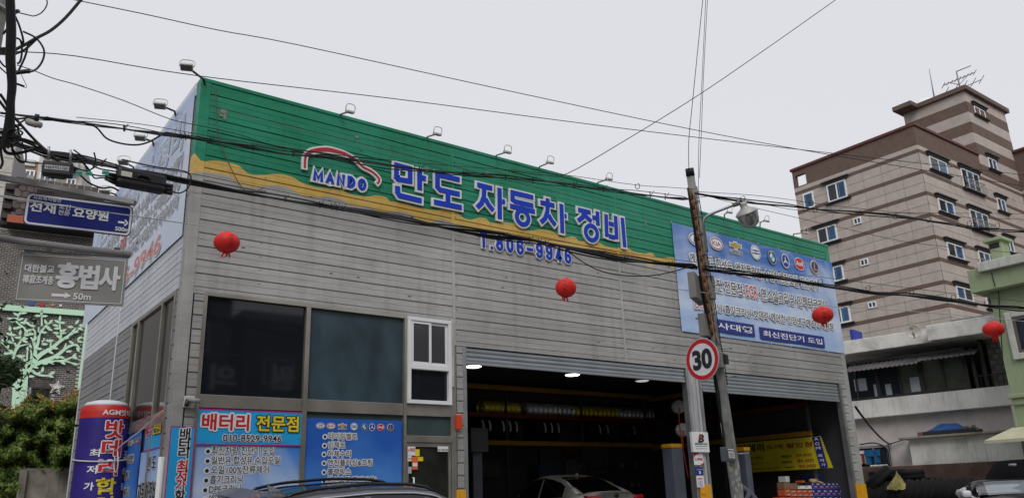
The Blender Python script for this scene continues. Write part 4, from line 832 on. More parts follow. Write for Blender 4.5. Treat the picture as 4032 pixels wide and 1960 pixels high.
a = T(1260, 978); q = MB(); q.tube([(a[0]-.12, .62, a[1]), (a[0]+.1, .6, a[1]-.0)], .055, 14); q.tube(smooth([(a[0]+.08, .6, a[1]), (a[0]+.2, .58, a[1]-.03), (a[0]+.3, .56, a[1]-.06)], 3), .03, 8); tag(put('work_glove', q, flat('tan_cloth', (.45, .3, .15), .9)), 'rolled tan work glove lying on the blue cartons', 'glove')
a = T(1400, 900, 1.0); b = T(1690, 860, 1.0); q = MB(); q.cbox((a[0], 1.0, .46), (min(b[0], 16.0), 1.5, b[1]), .03); o = put('blue_cabinet', q, flat('cabinet_blue', (.02, .045, .13), .5), label='blue compressor cabinet behind the blue cartons', cat='cabinet')
# person sitting, dark head and grey shirt, face turned down to the left
base = at(2985, 1945, 18.6); pr = empty('person', (base.x, base.y, .46), 'person bent forward in a grey shirt, seen from the side deep in the second bay', 'person')
def skin_obj(name, pts, edges, m_, par, sub=2):
    me = bpy.data.meshes.new(name); me.from_pydata([p for p, r in pts], edges, []); o = bpy.data.objects.new(name, me); COL.objects.link(o); md = o.modifiers.new('skin', 'SKIN'); md.use_smooth_shade = True
    for i, (p, r) in enumerate(pts): me.skin_vertices[0].data[i].radius = (r, r)
    me.skin_vertices[0].data[0].use_root = True; o.modifiers.new('sub', 'SUBSURF').levels = sub; o.modifiers['sub'].render_levels = sub
    dg = bpy.context.evaluated_depsgraph_get(); m2 = bpy.data.meshes.new_from_object(o.evaluated_get(dg)); bpy.data.objects.remove(o); o = bpy.data.objects.new(name, m2); COL.objects.link(o); m2.materials.append(m_); o.parent = par; WM[o.name] = WM[par.name]; return o
SK = flat('skin', (.30, .16, .11), .6); hx = -RT0
S_ = -RT0.normalized(); fwd = S_   # faces the left of the picture
sd = Vector((0, 0, 1)).cross(fwd)
P_ = lambda f_, s_, z: tuple(fwd*f_+sd*s_+Vector((0, 0, z)))
zt_ = 1.22
pts = [(P_(0, 0, .62), .16), (P_(.1, 0, .85), .15), (P_(.24, 0, 1.05), .15), (P_(.33, 0, 1.17), .06), (P_(.42, 0, 1.24), .075),
   (P_(.24, .19, 1.05), .07), (P_(.38, .24, .85), .05), (P_(.6, .2, .75), .04), (P_(.24, -.19, 1.05), .07), (P_(.38, -.24, .85), .05), (P_(.6, -.2, .75), .04),
   (P_(.05, .12, .55), .1), (P_(.45, .15, .5), .075), (P_(.45, .15, .08), .05), (P_(.6, .15, .04), .04), (P_(.05, -.12, .55), .1), (P_(.45, -.15, .5), .075), (P_(.45, -.15, .08), .05), (P_(.6, -.15, .04), .04)]
skin_obj('body', pts, [(0, 1), (1, 2), (2, 3), (3, 4), (2, 5), (5, 6), (6, 7), (2, 8), (8, 9), (9, 10), (0, 11), (11, 12), (12, 13), (13, 14), (0, 15), (15, 16), (16, 17), (17, 18)], flat('grey_shirt', (.10, .11, .14), .9), pr)
W0 = Matrix.Translation(pr.location)
q = MB(); Mh = W0 @ Matrix.Translation(Vector(P_(.47, 0, 1.27))) @ fwd.to_track_quat('X', 'Z').to_matrix().to_4x4() @ Matrix.Rotation(R(35), 4, 'Y')
q.lathe([(.01, -.13), (.055, -.115), (.07, -.06), (.078, 0), (.078, .05), (.055, .1), (.01, .115)], 16, Mh @ Matrix.Diagonal((1.15, 1, 1, 1))); q.x = Mh; q.add([(.08, -.015, -.03), (.08, .015, -.03), (.115, 0, -.035), (.082, 0, .02)], [(0, 1, 2), (0, 2, 3), (1, 3, 2)])
put('head', q, SK, pr)
q = MB(); q.lathe([(.083, -.02), (.088, .03), (.082, .07), (.06, .11), (.01, .128)], 16, Mh @ Matrix.Translation((-.018, 0, 0)) @ Matrix.Diagonal((1.12, 1.02, 1, 1))); put('hair', q, BLK, pr)
q = MB(); q.x = W0; c_ = Vector(P_(0, 0, .2)); q.lathe([(.17, 0), (.17, .42), (.15, .45)], 14, Matrix.Translation(c_-Vector((0, 0, .2)))); tag(put('stool', q, M_dk2), 'dark stool under the seated person', 'stool')
# ---------------------------------------------------------------- street: poles, signs, cables
def td(px): return 7.8+3.6*min(px, 2760)/2760+max(0, px-2760)*.0016
def cab(mb, pts, r, dt=0, off=(0, 0), n=5, sm=4, w=None):
    P_ = [at(x+off[0], y+off[1], td(x)+dt) for x, y in pts]; P_ = smooth(P_, sm)
    mb.tube(P_, r, n)
AX = lambda px, py, t: at(px, py, t)
# leaning pole
tp_, bt_ = at(2718, 688, 11.6), at(2907, 1975, 11.35); up_ = (tp_-bt_).normalized(); foot = bt_-up_*(bt_.z-.05)/up_.z
M_pole = mat('weathered_pole', (.25, .26, .24), .7, var=.3, scale=6, streak=.5, dirt=(.05, .05, .045, 1)); M_rust = mat('rust', (.20, .075, .025), .85, var=.6, scale=7, stretch=(1, 1, .25)); M_rst2 = mat('rust_dark', (.10, .045, .02), .9, var=.5, scale=9)
lp = empty('leaning_pole', foot, 'leaning rust streaked concrete utility pole with peeling flyers in front of the bays', 'utility pole')
Lp = (tp_-foot).length; rT, rB = .056, .094
q = MB(); q.tube([foot, foot.lerp(tp_, .25), foot.lerp(tp_, .5), foot.lerp(tp_, .75), tp_], [rB, .0845, .075, .0655, rT], 24); put('pole_shaft', q, M_pole, lp)
q = MB(); q.tube([tp_-up_*.02, tp_+up_*.09], [rT+.006, rT+.004], 20); put('pole_cap', q, BLK, lp)
sideL = (-RT0).normalized(); frn = (-(FW-FW.dot(up_)*up_)).normalized(); rgt = up_.cross(frn).normalized()
rad_at = lambda s: rT+(rB-rT)*(1-s)
def on_pole(s, ang, k=1.0): c = foot+(tp_-foot)*s; d = frn*math.cos(ang)+(RT0-RT0.dot(up_)*up_).normalized()*math.sin(ang); return c+d*rad_at(s)*k
q = MB()
for ang, w_, s0, s1, nn in ((-.55, .035, .62, .965, 1), (.1, .02, .6, .95, 1)):
    for k in range(14):
        a, b = s0+(s1-s0)*k/14, s0+(s1-s0)*(k+1)/14; q.tube([on_pole(a, ang, 1.0), on_pole(b, ang, 1.0)], w_*.55, 6)
put('rusty_channel', q, M_rust, lp)
for s in (.55, .6, .67, .715, .76, .81, .86, .9, .935):
    c = foot+(tp_-foot)*s; q = MB(); r_ = rad_at(s)+.012; q.tube([c-up_*.012, c+up_*.012], r_, 20, False); put('steel_band', q, STEEL, lp)
for k, (s, sg_) in enumerate(((.52, 1), (.585, 1), (.66, -1), (.735, 1), (.80, 1), (.34, 1))):
    a = on_pole(s, sg_*1.4); q = MB(); q.tube([a, a+(RT0*sg_).normalized()*.14], .009, 6); q.tube([a+(RT0*sg_).normalized()*.14, a+(RT0*sg_).normalized()*.155], .016, 8); put('step_bolt', q, STEEL, lp)
q = MB()
for ang, r_, s0 in ((-1.25, .014, .34), (-1.05, .011, .42), (-1.4, .009, .5), (1.2, .007, .5)):
    q.tube(smooth([on_pole(s0+(.97-s0)*k/9, ang+.25*math.sin(k*1.9), 1.12+.15*random.random()) for k in range(10)], 3), r_, 6)
put('riser_cable', q, CABLE, lp)
q = MB(); random.seed(3)
for k in range(60):
    s = .08+.25*random.random(); ang = -1.2+2.4*random.random(); a0, a1 = ang, ang+.1+.3*random.random(); s1 = s+.004+.012*random.random(); kk = 1.03+.03*random.random()
    q.grid(lambda u, v: on_pole(s+(s1-s)*v+.003*math.sin(u*9+k), a0+(a1-a0)*u, kk+.05*v*random.random()), 3, 2)
put('flyer_scrap', q, flat('old_paper', (.5, .49, .46), .9, dirtamt=.4), lp, kind='stuff')
def cam_box(par, name, x0, y0, x1, y1, t, dep_, m_, c=.01, az=None, slant=None):
    """box whose front face fills a photo rectangle at its own distance, upright, turned to azimuth az"""
    a = at((x0+x1)/2, (y0+y1)/2, t); U = Vector((math.sin(az), math.cos(az), 0)) if az is not None else RT0.copy()
    f_ = Fr(a, U); N = f_.N
    l = on(x0, (y0+y1)/2, a, N); r_ = on(x1, (y0+y1)/2, a, N); b_ = on((x0+x1)/2, y1, a, N); t_ = on((x0+x1)/2, y0, a, N); u0, u1 = (l-a).dot(U), (r_-a).dot(U); v0, v1 = (b_-a).z, (t_-a).z
    q = MB(); f_.box(q, (u0, v0), (u1, v1), -dep_, 0, c); o = put(name, q, m_, par); return o, f_, (u0, v0, u1, v1)
M_tb = mat('telecom_box', (.22, .215, .20), .6, var=.12, streak=.3)
cam_box(lp, 'junction_box', 2740, 1090, 2772, 1180, 11.45, .1, M_tb, .008, R(62)); cam_box(lp, 'junction_box', 2776, 1236, 2798, 1322, 11.42, .1, M_tb, .008, R(75)); cam_box(lp, 'junction_box', 2802, 1085, 2816, 1175, 11.5, .1, M_tb, .008, R(80))
o, f_, rc = cam_box(lp, 'meter_box', 2858, 1760, 2899, 1816, 11.2, .08, flat('meter_grey', (.07, .08, .10), .5), .015, R(70)); ink = Ink(); w_, h_ = rc[2]-rc[0], rc[3]-rc[1]
f_.box(ink['white'], (rc[0]+.25*w_, rc[1]+.25*h_), (rc[2]-.2*w_, rc[3]-.28*h_), .002, .004); f_.box(ink['white'], (rc[0]+.2*w_, rc[3]-.2*h_), (rc[2]-.2*w_, rc[3]-.1*h_), .002, .004)
for k in range(4): f_.box(ink['black'], (rc[0]+.3*w_, rc[1]+(.32+.08*k)*h_), (rc[2]-.28*w_, rc[1]+(.35+.08*k)*h_), .0045, .0055)
ink.flush(o)
q = MB(); q.tube([at(2842, 1665, 11.5), at(2893, 1975, 11.5)], .022, 8); b_ = at(2893, 1975, 11.5); q.tube([b_, b_-Vector((0, 0, b_.z))], .022, 8); tag(put('white_conduit', q, flat('conduit_white', (.5, .5, .49), .5, streak=.4)), 'thin white conduit standing beside the leaning pole', 'conduit')
# street lamp on the pole
sl = empty('street_lamp', at(2782, 990, 11.4), 'street lamp with clear bell globe on a curved arm of the leaning pole', 'street lamp')
Z6 = lambda x, y, t=11.35: at(2600+x*.3992, 650+y*.3992, t)
q = MB(); q.tube(smooth([Z6(462, 860), Z6(445, 720), Z6(428, 600), Z6(432, 540), Z6(470, 497), Z6(560, 458), Z6(740, 388)], 5), .019, 12); put('lamp_arm', q, STEEL, sl)
q = MB(); q.tube([Z6(715, 398), Z6(785, 372)], .03, 10); q.tube([Z6(752, 360), Z6(775, 395)], .036, 10); put('arm_clamp', q, flat('dull_metal', (.2, .2, .19), .6, metal=.4), sl)
A_, B_ = Z6(812, 372), Z6(908, 618); ax = (B_-A_).normalized(); LL = (B_-A_).length; Ml = Matrix.Translation(A_) @ ax.to_track_quat('Z', 'Y').to_matrix().to_4x4()
q = MB(); q.lathe([(.045, -.01), (.055, .02), (.05, .06), (.075, .085), (.13, .115), (.158, .15), (.160, .165), (.152, .163)], 28, Ml); put('lamp_hood', q, flat('pale_metal', (.45, .45, .43), .5, metal=.3, dirtamt=.3), sl)
q = MB(); q.lathe([(.150, .166), (.146, .20), (.132, .27), (.112, .33), (.075, LL-.02), (.03, LL), (.002, LL+.003)], 28, Ml, False); put('lamp_globe', q, mat('clear_globe', (.38, .38, .36), .12, var=.5, scale=14, trans=.45, spec=.6), sl)
q = MB(); q.lathe([(.015, .16), (.035, .2), (.04, .26), (.02, .3), (.002, .31)], 12, Ml); put('bulb', q, WHITE, sl)
# 30 sign
c = at(2765, 1414, 11.25); fs = Fr(c, (0, -1, 0)); rs = (on(2765, 1330, c, (1, 0, 0))-c).z
sn = empty('speed_limit_sign', c, 'round red ringed speed limit 30 sign clamped to the leaning pole', 'road sign')
class Tilt:
    def __init__(s, f_): s.f = f_; s.o = f_.o
    def __call__(s, u, v, n=0): return s.f(u, v, n)
q = MB(); k_ = 48; q.prism([fs(rs*1.0*math.cos(2*math.pi*i/k_), rs*math.sin(2*math.pi*i/k_), -.012) for i in range(k_)], fs.N*.014); put('sign_plate', q, flat('sign_grey_edge', (.4, .4, .4), .5, metal=.4), sn)
ink = Ink(); disc(ink['white'], fs, 0, 0, rs*.985, rs*.985, .004, 48); ring(ink['red'], fs, 0, 0, rs*.965, rs*.965, rs*.2, .006, 48)
ink.flush(sn); q = MB(); text(q, fs, '30', (-rs*.52, -rs*.42, rs*.55, rs*.42), .009, off=.045, res=6, ref=.0); put('numerals', q, INKK, sn)
o, f_, rc = cam_box(sn, 'clamp_bracket', 2842, 1388, 2856, 1445, 11.35, .12, STEEL, .005, R(70)); cam_box(sn, 'bracket_back', 2857, 1395, 2869, 1430, 11.4, .04, BLK, .005, R(70))
# signs on the bay pillar
Tp = T_(2620, 1300, .527); fP = Fr((0, -.08, 0), (1, 0, 0)); Tq = lambda x, y: FP(2620+x*.527, 1300+y*.527, -.12)
a, b = Tq(212, 908), Tq(317, 760); bs = empty('tyre_brand_sign', fP(a[0], a[1]), 'white square tyre maker sign with black and red letter mark on the bay pillar', 'sign', 'plates on the bay pillar'); fQ = Fr((0, -.12, 0), (1, 0, 0)); q = MB(); fQ.box(q, a, b, -.07, 0, .006); put('sign_box', q, WHITE, bs)
ink = Ink(); w_, h_ = b[0]-a[0], b[1]-a[1]; text(ink['black'], fQ, 'B', (a[0]+.36*w_, a[1]+.50*h_, a[0]+.68*w_, a[1]+.86*h_), .003, off=.06, shear=.25, res=3)
pl2(ink['red'], fQ, [(a[0]+.33*w_, a[1]+.52*h_), (a[0]+.46*w_, a[1]+.84*h_), (a[0]+.58*w_, a[1]+.86*h_), (a[0]+.5*w_, a[1]+.72*h_)], .006)
text(ink['black'], fQ, 'BRIDGESTONE', (a[0]+.12*w_, a[1]+.37*h_, b[0]-.12*w_, a[1]+.45*h_), .004, off=.03); fQ.box(ink['black'], (a[0]+.12*w_, a[1]+.29*h_), (b[0]-.12*w_, a[1]+.305*h_), .002, .004); fQ.box(ink['grey'], (a[0]+.15*w_, a[1]+.17*h_), (b[0]-.15*w_, a[1]+.20*h_), .002, .004); ink.flush(bs)
def plate(x0, y0, x1, y1, m_, lab, fn=None):
    a, b = Tq(x0, y1), Tq(x1, y0); o = empty('pillar_plate', fQ(a[0], a[1]), lab, 'plate', 'plates on the bay pillar'); q = MB(); fQ.box(q, a, b, -.07, -.055); put('plate_sheet', q, m_, o); ink = Ink(); fn and fn(ink, a, b, b[0]-a[0], b[1]-a[1]); ink.flush(o)
plate(234, 915, 296, 1003, WHITE, 'white and red security company plate on the bay pillar', lambda i, a, b, w_, h_: (pl2(i['red'], fQ, [(a[0], b[1]), (a[0], b[1]-.45*h_), (a[0]+.12*w_, b[1]-.2*h_), (a[0]+.6*w_, b[1])], -.052), text(i['red'], fQ, 'kt 텔레캅', (a[0]+.1*w_, a[1]+.4*h_, b[0]-.1*w_, a[1]+.6*h_), -.050, off=.03), pl2(i['red'], fQ, [(b[0], a[1]), (b[0], a[1]+.35*h_), (b[0]-.1*w_, a[1]+.15*h_), (b[0]-.5*w_, a[1])], -.052)))
plate(246, 1018, 296, 1078, INKS['navy'], 'navy house number 3 plate on the bay pillar', lambda i, a, b, w_, h_: (text(i['white'], fQ, '3', (a[0]+.38*w_, a[1]+.15*h_, a[0]+.62*w_, a[1]+.5*h_), -.052, off=.03), text(i['white'], fQ, '담배판매로', (a[0]+.1*w_, a[1]+.62*h_, b[0]-.1*w_, a[1]+.75*h_), -.052) if 0 else fQ.box(i['grey'], (a[0]+.12*w_, a[1]+.66*h_), (b[0]-.12*w_, a[1]+.74*h_), -.054, -.052)))
plate(256, 1082, 300, 1170, WHITE, 'small printed notice taped under the number plate', lambda i, a, b, w_, h_: ([fQ.box(i[('skyb', 'pink', 'skyb')[k]], (a[0]+(.15+.25*k)*w_, a[1]+.08*h_), (a[0]+(.32+.25*k)*w_, a[1]+.6*h_), -.054, -.052) for k in range(3)], fQ.box(i['red'], (a[0]+.1*w_, a[1]+.7*h_), (b[0]-.2*w_, a[1]+.78*h_), -.054, -.052)))
# small red alarm box on the left post
a = FP(1794, 1655, -.05); q = MB(); F0.box(q, (a[0]+.0, a[1]-.14), (a[0]+.11, a[1]+.1), .03, .09, .012); o = tag(put('alarm_box', q, flat('red_orange', (.62, .06, .015), .35)), 'small red alarm light on the post left of the first bay', 'alarm'); q = MB(); F0.box(q, (a[0]-.015, a[1]-.15), (a[0]+.125, a[1]+.11), .026, .029, 0); put('alarm_base', q, WHITE, o)
# floodlights
M_fl = mat('floodlight_white', (.60, .60, .56), .5, var=.15, streak=.3)
def flood(base, head, lab, dr, grp='floodlights along the garage roof edge', s=.5):
    base, head = Vector(base), Vector(head); o = empty('floodlight', base, lab, 'floodlight', grp); q = MB(); q.tube([base-Vector((0, 0, .1)), base+(head-base)*.15+Vector((0, 0, .03)), head-(head-base).normalized()*.16*s], .016, 8); put('lamp_arm', q, STEEL if dr[1] else BLK, o)
    d = Vector(dr).normalized(); Mq = Matrix.Translation(head) @ (Vector((0, .37, -.93)) if dr[1] else Vector((-.1, -.25, -.95))).normalized().to_track_quat('-Z', 'Y').to_matrix().to_4x4()
    q = MB(); q.x = Mq; q.cbox((-.16*s, -.13*s, -.03), (.16*s, .13*s, .012), .012); put('housing', q, M_fl, o); q = MB(); q.x = Mq; q.box((-.135*s, -.105*s, -.036), (.135*s, .105*s, -.031)); put('lens', q, flat('lens_grey', (.12, .12, .12), .25), o)
    q = MB(); q.x = Mq; q.tube(smooth([(-.17*s, 0, 0), (-.19*s, 0, .06), (-.12*s, 0, .11), (.12*s, 0, .11), (.19*s, 0, .06), (.17*s, 0, 0)], 3), .008, 6); put('yoke', q, M_fl, o)
FLd = [((1336, 459), (1378, 438)), ((1676, 548), (1722, 526)), ((1947, 621), (1998, 597)), ((2117, 666), (2166, 638)), ((2347, 727), (2398, 703)), ((2850, 850), (2872, 834)), ((2990, 880), (3018, 868)), ((3118, 927), (3172, 915))]
nm = ['leftmost along the front edge', 'above the car logo', 'above the second big letter', 'above the third big letter', 'above the last big letters', 'just left of the street lamp arm', 'beside the street lamp globe', 'nearest the far right corner']
for ((x0, y0), (x1, y1)), lb in zip(FLd, nm): flood(on(x0, y0, (0, .02, 0), (0, 1, 0)), on(x1, y1, (0, -.55, 0), (0, 1, 0)), 'white roof edge floodlight, '+lb, (0, -1, 0), s=.42)
flood(on(812, 330, (0, .1, 0), (0, 1, 0)), on(735, 262, (-.6, 0, 0), (1, 0, 0)), 'grey floodlight on the front left roof corner', (-1, 0, 0))
for (x0, y0), (x1, y1), lb in (((696, 450), (630, 414), 'second from the roof corner on the side wall'), ((609, 568), (552, 540), 'third from the roof corner on the side wall'), ((530, 668), (486, 636), 'fourth from the corner, behind the cable bundle'), ((462, 775), (415, 752), 'fifth from the corner, above the blue sign arm')): flood(on(x0, y0, (0, 0, 0), (1, 0, 0)), on(x1, y1, (-.6, 0, 0), (1, 0, 0)), 'grey floodlight, '+lb, (-1, 0, 0))
# left utility pole and its road signs
PX = at(-42, 0, 8.1); lpz = on(-42, 0, PX, (0, 1, 0)); M_con = mat('pole_concrete', (.20, .19, .17), .85, var=.2, scale=5, streak=.4)
up = empty('utility_pole', (PX.x, PX.y, 0), 'concrete utility pole at the left picture edge wrapped in black cables', 'utility pole'); q = MB(); q.tube([(PX.x, PX.y, 0), (PX.x, PX.y, 4), (PX.x, PX.y, 9.5)], [.19, .175, .15], 24); put('pole_shaft', q, M_con, up)
for z in (3.3, 4.4, 5.6, 6.3): q = MB(); q.tube([(PX.x, PX.y, z), (PX.x, PX.y, z+.04)], .19, 20); put('steel_band', q, STEEL, up)
def rail(nm, a, b, r_, m_, par, sq=False):
    q = MB(); q.tube([a, b], r_, 4 if sq else 16); return put(nm, q, m_, par)
def road_sign(name, lab, BL, TL, BR, t, az, face, edge, arm):
    a = at(BL[0], BL[1], t); U = Vector((math.sin(az), math.cos(az), 0)); f_ = Fr(a, U); W_ = (on(BR[0], BR[1], a, f_.N)-a).dot(U); H_ = on(TL[0], TL[1], a, f_.N).z-a.z; o = empty(name, a, lab, 'road sign', 'road signs on the left utility pole')
    return o, f_, W_, H_
def rrect(f_, x0, y0, x1, y1, r_, n, k=6):
    P_ = []
    for cx_, cy_, a0 in ((x1-r_, y1-r_, 0), (x0+r_, y1-r_, 90), (x0+r_, y0+r_, 180), (x1-r_, y0+r_, 270)):
        for i in range(k+1): a = R(a0+90*i/k); P_.append(f_(cx_+r_*math.cos(a), cy_+r_*math.sin(a), n))
    return P_
M_arm = mat('sign_arm_grey', (.21, .20, .20), .55, var=.1, streak=.2); M_blue = mat('sign_blue', (.012, .022, .20), .45, var=.1, spec=.3)
o, f_, W_, H_ = road_sign('blue_road_sign', 'blue road sign with white Korean lettering, right arrow and 500m', (88, 882), (108, 757), (511, 952), 7.9, R(97), M_blue, 0, 0)
q = MB(); q.prism(rrect(f_, -.0, 0, W_, H_, .05, -.02), f_.N*.02); put('sign_back', q, flat('sign_navy_edge', (.02, .025, .12), .5), o)
ink = Ink(); ink['white'].poly(rrect(f_, .008, .008, W_-.008, H_-.008, .045, .002)); q = MB(); q.poly(rrect(f_, .028, .028, W_-.028, H_-.028, .03, .004)); put('sign_face', q, M_blue, o)
Sg = lambda s, x0, y0, x1, y1, off=.03: otext(ink, f_, s, (x0*W_, y0*H_, x1*W_, y1*H_), .006, 'white', None, off=off*1.1, res=3)
Sg('사회복지법인', .06, .80, .31, .91, .02); Sg('선재', .045, .43, .27, .73, .045); Sg('노인', .30, .60, .405, .76, .02); Sg('전문', .30, .42, .405, .57, .02); Sg('요양원', .435, .40, .765, .70, .045); Sg('500m', .845, .13, .98, .26, .03)
def arrow(mb, f_, x0, x1, y, h, n): pl2(mb, f_, [(x0, y-h*.16), (x1-h*.5, y-h*.16), (x1-h*.5, y+h*.16), (x0, y+h*.16)], n); pl2(mb, f_, [(x1-h*.62, y-h*.5), (x1-h*.36, y-h*.5), (x1, y), (x1-h*.36, y+h*.5), (x1-h*.62, y+h*.5), (x1-h*.28, y)], n+.001)
arrow(ink['white'], f_, .865*W_, .965*W_, .42*H_, .2*H_, .006); ink.flush(o)
rail('sign_arm', at(-90, 682, 8.0), at(531, 799, 7.95), .034, M_arm, o, True)
q = MB()
for v in (1.04, 1.09, 1.14): f_.box(q, (.08*W_, v*H_-.004), (.97*W_, v*H_+.004), -.03, -.01)
put('hanger_rail', q, flat('hanger_dark', (.12, .12, .12), .6), o)
for u in (.2, .55, .88): q = MB(); f_.box(q, (u*W_-.03, H_), (u*W_+.03, H_*1.28), -.045, -.03); put('hanger', q, M_arm, o)
o, f_, W_, H_ = road_sign('grey_road_sign', 'faded grey road sign with white Korean lettering, long arrow and 50m', (52, 1185), (80, 992), (482, 1226), 7.9, R(106), 0, 0, 0)
q = MB(); f_.box(q, (0, 0), (W_, H_), -.02, 0, .006); put('sign_plate', q, mat('faded_grey_sheet', (.27, .265, .25), .6, var=.12, scale=2), o); ink = Ink(); border(ink['white'], f_, (.02, .02), (W_-.02, H_-.02), .006, .002)
Sg = lambda s, x0, y0, x1, y1, off=.03: otext(ink, f_, s, (x0*W_, y0*H_, x1*W_, y1*H_), .006, 'white', None, off=off*1.1, res=3)
Sg('대한불교', .06, .60, .325, .76, .03); Sg('禪寂조계종', .055, .37, .33, .54, .02); Sg('홍', .355, .33, .545, .82, .06); Sg('법', .565, .33, .735, .80, .06); Sg('사', .755, .33, .935, .80, .06); Sg('50m', .53, .09, .69, .22, .03)
pl2(ink['white'], f_, [(.33*W_, .135*H_), (.45*W_, .135*H_), (.45*W_, .19*H_), (.33*W_, .19*H_)], .004); pl2(ink['white'], f_, [(.45*W_, .10*H_), (.51*W_, .1625*H_), (.45*W_, .225*H_)], .005); ink.flush(o)
rail('sign_arm', at(-90, 928, 8.0), at(511, 1003, 7.95), .034, M_arm, o)
q = MB(); f_.box(q, (.03, H_+.012), (W_-.0, H_+.03), -.03, 0); put('hanger_rail', q, flat('hanger_dark', (.12, .12, .12), .6), o)
for u in (.25, .58, .88): q = MB(); f_.box(q, (u*W_-.03, H_+.03), (u*W_+.03, H_+.12), -.035, -.015); put('hanger', q, M_arm, o)
# cables
random.seed(11)
def wires(name, lab, strands, cat='cable', grp=None, m_=None):
    q = MB()
    for pts, r_, *o_ in strands: cab(q, pts, r_, *(o_ or ()))
    return tag(put(name, q, m_ or CABLE), lab, cat, grp or 'overhead cables over the street')
wires('overhead_wire', 'topmost thin wire crossing the sky from upper left', [([(250,-8),(560,55),(860,120),(1174,178),(2010,360),(2715,508),(3287,613),(4060,738)], .0055)])
wires('overhead_wire', 'second thin wire from the top, from the left pole to the right edge', [([(55,203),(300,222),(783,300),(1565,391),(2348,493),(3130,587),(4060,692)], .0055)])
wires('overhead_wire', 'thin wire dropping from the left pole onto the green wall bundle', [([(67,257),(128,277),(212,310),(313,338),(490,398),(671,470),(796,497),(940,530),(1083,574),(1300,606),(1500,632)], .005)])
wires('overhead_wire', 'straight thin wire rising steeply to the upper right sky', [([(3300,-6),(3000,205),(2735,385),(2450,560),(2235,683),(2150,690),(2000,672)], .006, .5)])
def bundle(path, n, spread, r0, r1, seed, dt=0):
    rs_ = random.Random(seed); o = []
    for k in range(n):
        ox, oy = 0, (k-(n-1)/2)*spread; ph = rs_.random()*6; am = spread*1.2
        pp = []
        for i in range(len(path)-1):
            for j in range(3):
                t = j/3; x = path[i][0]*(1-t)+path[i+1][0]*t; y = path[i][1]*(1-t)+path[i+1][1]*t; pp.append((x, y+oy*math.cos(x*.006+ph*.3)+am*math.sin(x*.009+ph)))
        pp.append((path[-1][0], path[-1][1]+oy*.4)); o.append((pp, r0+(r1-r0)*rs_.random(), dt+.01*k))
    return o
up_path = [(0,447),(100,460),(330,484),(450,500),(640,528),(800,549),(1115,603),(1320,622),(1500,650),(1700,675),(2000,698),(2300,735),(2620,775),(2725,785)]
wires('cable_bundle', 'upper black cable bundle across the green siding to the pole top', bundle(up_path, 5, 3.6, .005, .008, 1))
wires('messenger_wire', 'thin messenger wire just above the upper bundle', [([(300,462),(560,490),(800,532),(1150,590),(1500,627),(1800,655),(2000,668),(2090,678),(2250,692),(2500,728),(2640,738),(2735,745)], .004)])
low = [(10,548),(90,575),(170,600),(330,628),(480,664),(700,712),(968,757),(1224,800),(1470,842),(1698,885),(1909,920),(2075,943),(2228,975),(2450,1018),(2699,1050),(2745,1055)]
wires('cable_bundle', 'lower thick black cable bundle from the left pole past the phone number', bundle(low, 7, 3.8, .008, .012, 2))
wires('messenger_wire', 'thin messenger wire just above the lower bundle', [([(560,655),(764,686),(968,726),(1250,782),(1454,819),(1800,885),(2208,951),(2500,1000),(2699,1027),(2793,1037),(3100,1075),(3350,1105),(3700,1148),(4060,1190)], .004)])
wires('drooping_cable', 'cable drooping in a slack curve below the phone number', [([(2215,970),(2290,1028),(2370,1068),(2480,1086),(2600,1080),(2735,1045)], .008)])
wires('cable_bundle', 'upper right cable bundle from the pole across the apartment block', bundle([(2735,765),(2850,786),(2960,798),(3100,805),(3400,842),(3800,888),(4060,912)], 3, 5, .007, .010, 5)+[([(2745,755),(3000,772),(3300,812),(3700,850),(4060,865)], .004), ([(2770,765),(2850,790),(2991,823),(3350,905),(3567,952),(3800,978),(4060,1000)], .004), ([(2740,778),(2860,776),(3200,835),(3600,838),(4060,842)], .004)])
wires('cable_bundle', 'lower right cable bundle passing in front of the blue banner', bundle([(2770,1055),(2800,1062),(3069,1095),(3232,1120),(3428,1150),(3586,1162),(3903,1205),(4060,1218)], 5, 4, .009, .012, 6))
wires('overhead_wire', 'vertical wires running down to the leaning pole top', [([(2768,-8),(2742,250),(2724,430),(2712,560),(2713,700)], .005, .1), ([(2779,-8),(2765,300),(2752,560),(2750,770)], .004, .1), ([(2786,-8),(2770,300),(2760,560),(2754,700)], .004, .15)], grp='vertical drop wires')
wires('overhead_wire', 'thick bent cable leaving the left pole to the top edge', [([(325,-8),(260,68),(200,120),(140,152),(95,178),(50,200)], .016), ([(55,215),(100,195),(150,150),(200,122)], .012)])
wires('slack_loop_cable', 'black cable sagging in a loop beneath the upper bundle at left', [([(50,470),(168,463),(252,475),(335,486),(380,503),(419,545),(475,565),(537,571),(587,559),(643,528),(671,525),(800,551),(900,565)], .010)])
wires('brace_cable', 'thick diagonal stay cable from the left pole to the small splice box', [([(50,455),(130,545),(190,600),(240,645)], .014)])
q = MB()
for k in range(34):       # ties every metre or so
    pth = (up_path, low)[k % 2]; i = random.randrange(3, len(pth)-2); t = random.random(); x = pth[i][0]*(1-t)+pth[i+1][0]*t; y = pth[i][1]*(1-t)+pth[i+1][1]*t; z = td(x)-.02
    q.tube([at(x, y-14, z), at(x+1, y+13, z)], .006, 4); q.tube([at(x+3, y+2, z), at(x+16, y-16, z)], .004, 4)
for x, y in ((2510,733),(2925,782),(3195,800),(3210,825),(3385,838),(3525,852),(3655,865),(3817,880),(3928,888),(3230,1108),(3418,1133),(3590,1152),(3755,1170),(3885,1190)):
    P_ = [at(x+9*math.sin(a*.7), y-11*math.cos(a*.7), td(x)) for a in range(0, 9)]; q.tube(P_, .005, 4)
tag(put('cable_tie', q, CABLE, kind='stuff'), 'black ties and rings holding the cable bundles', 'cable ties')
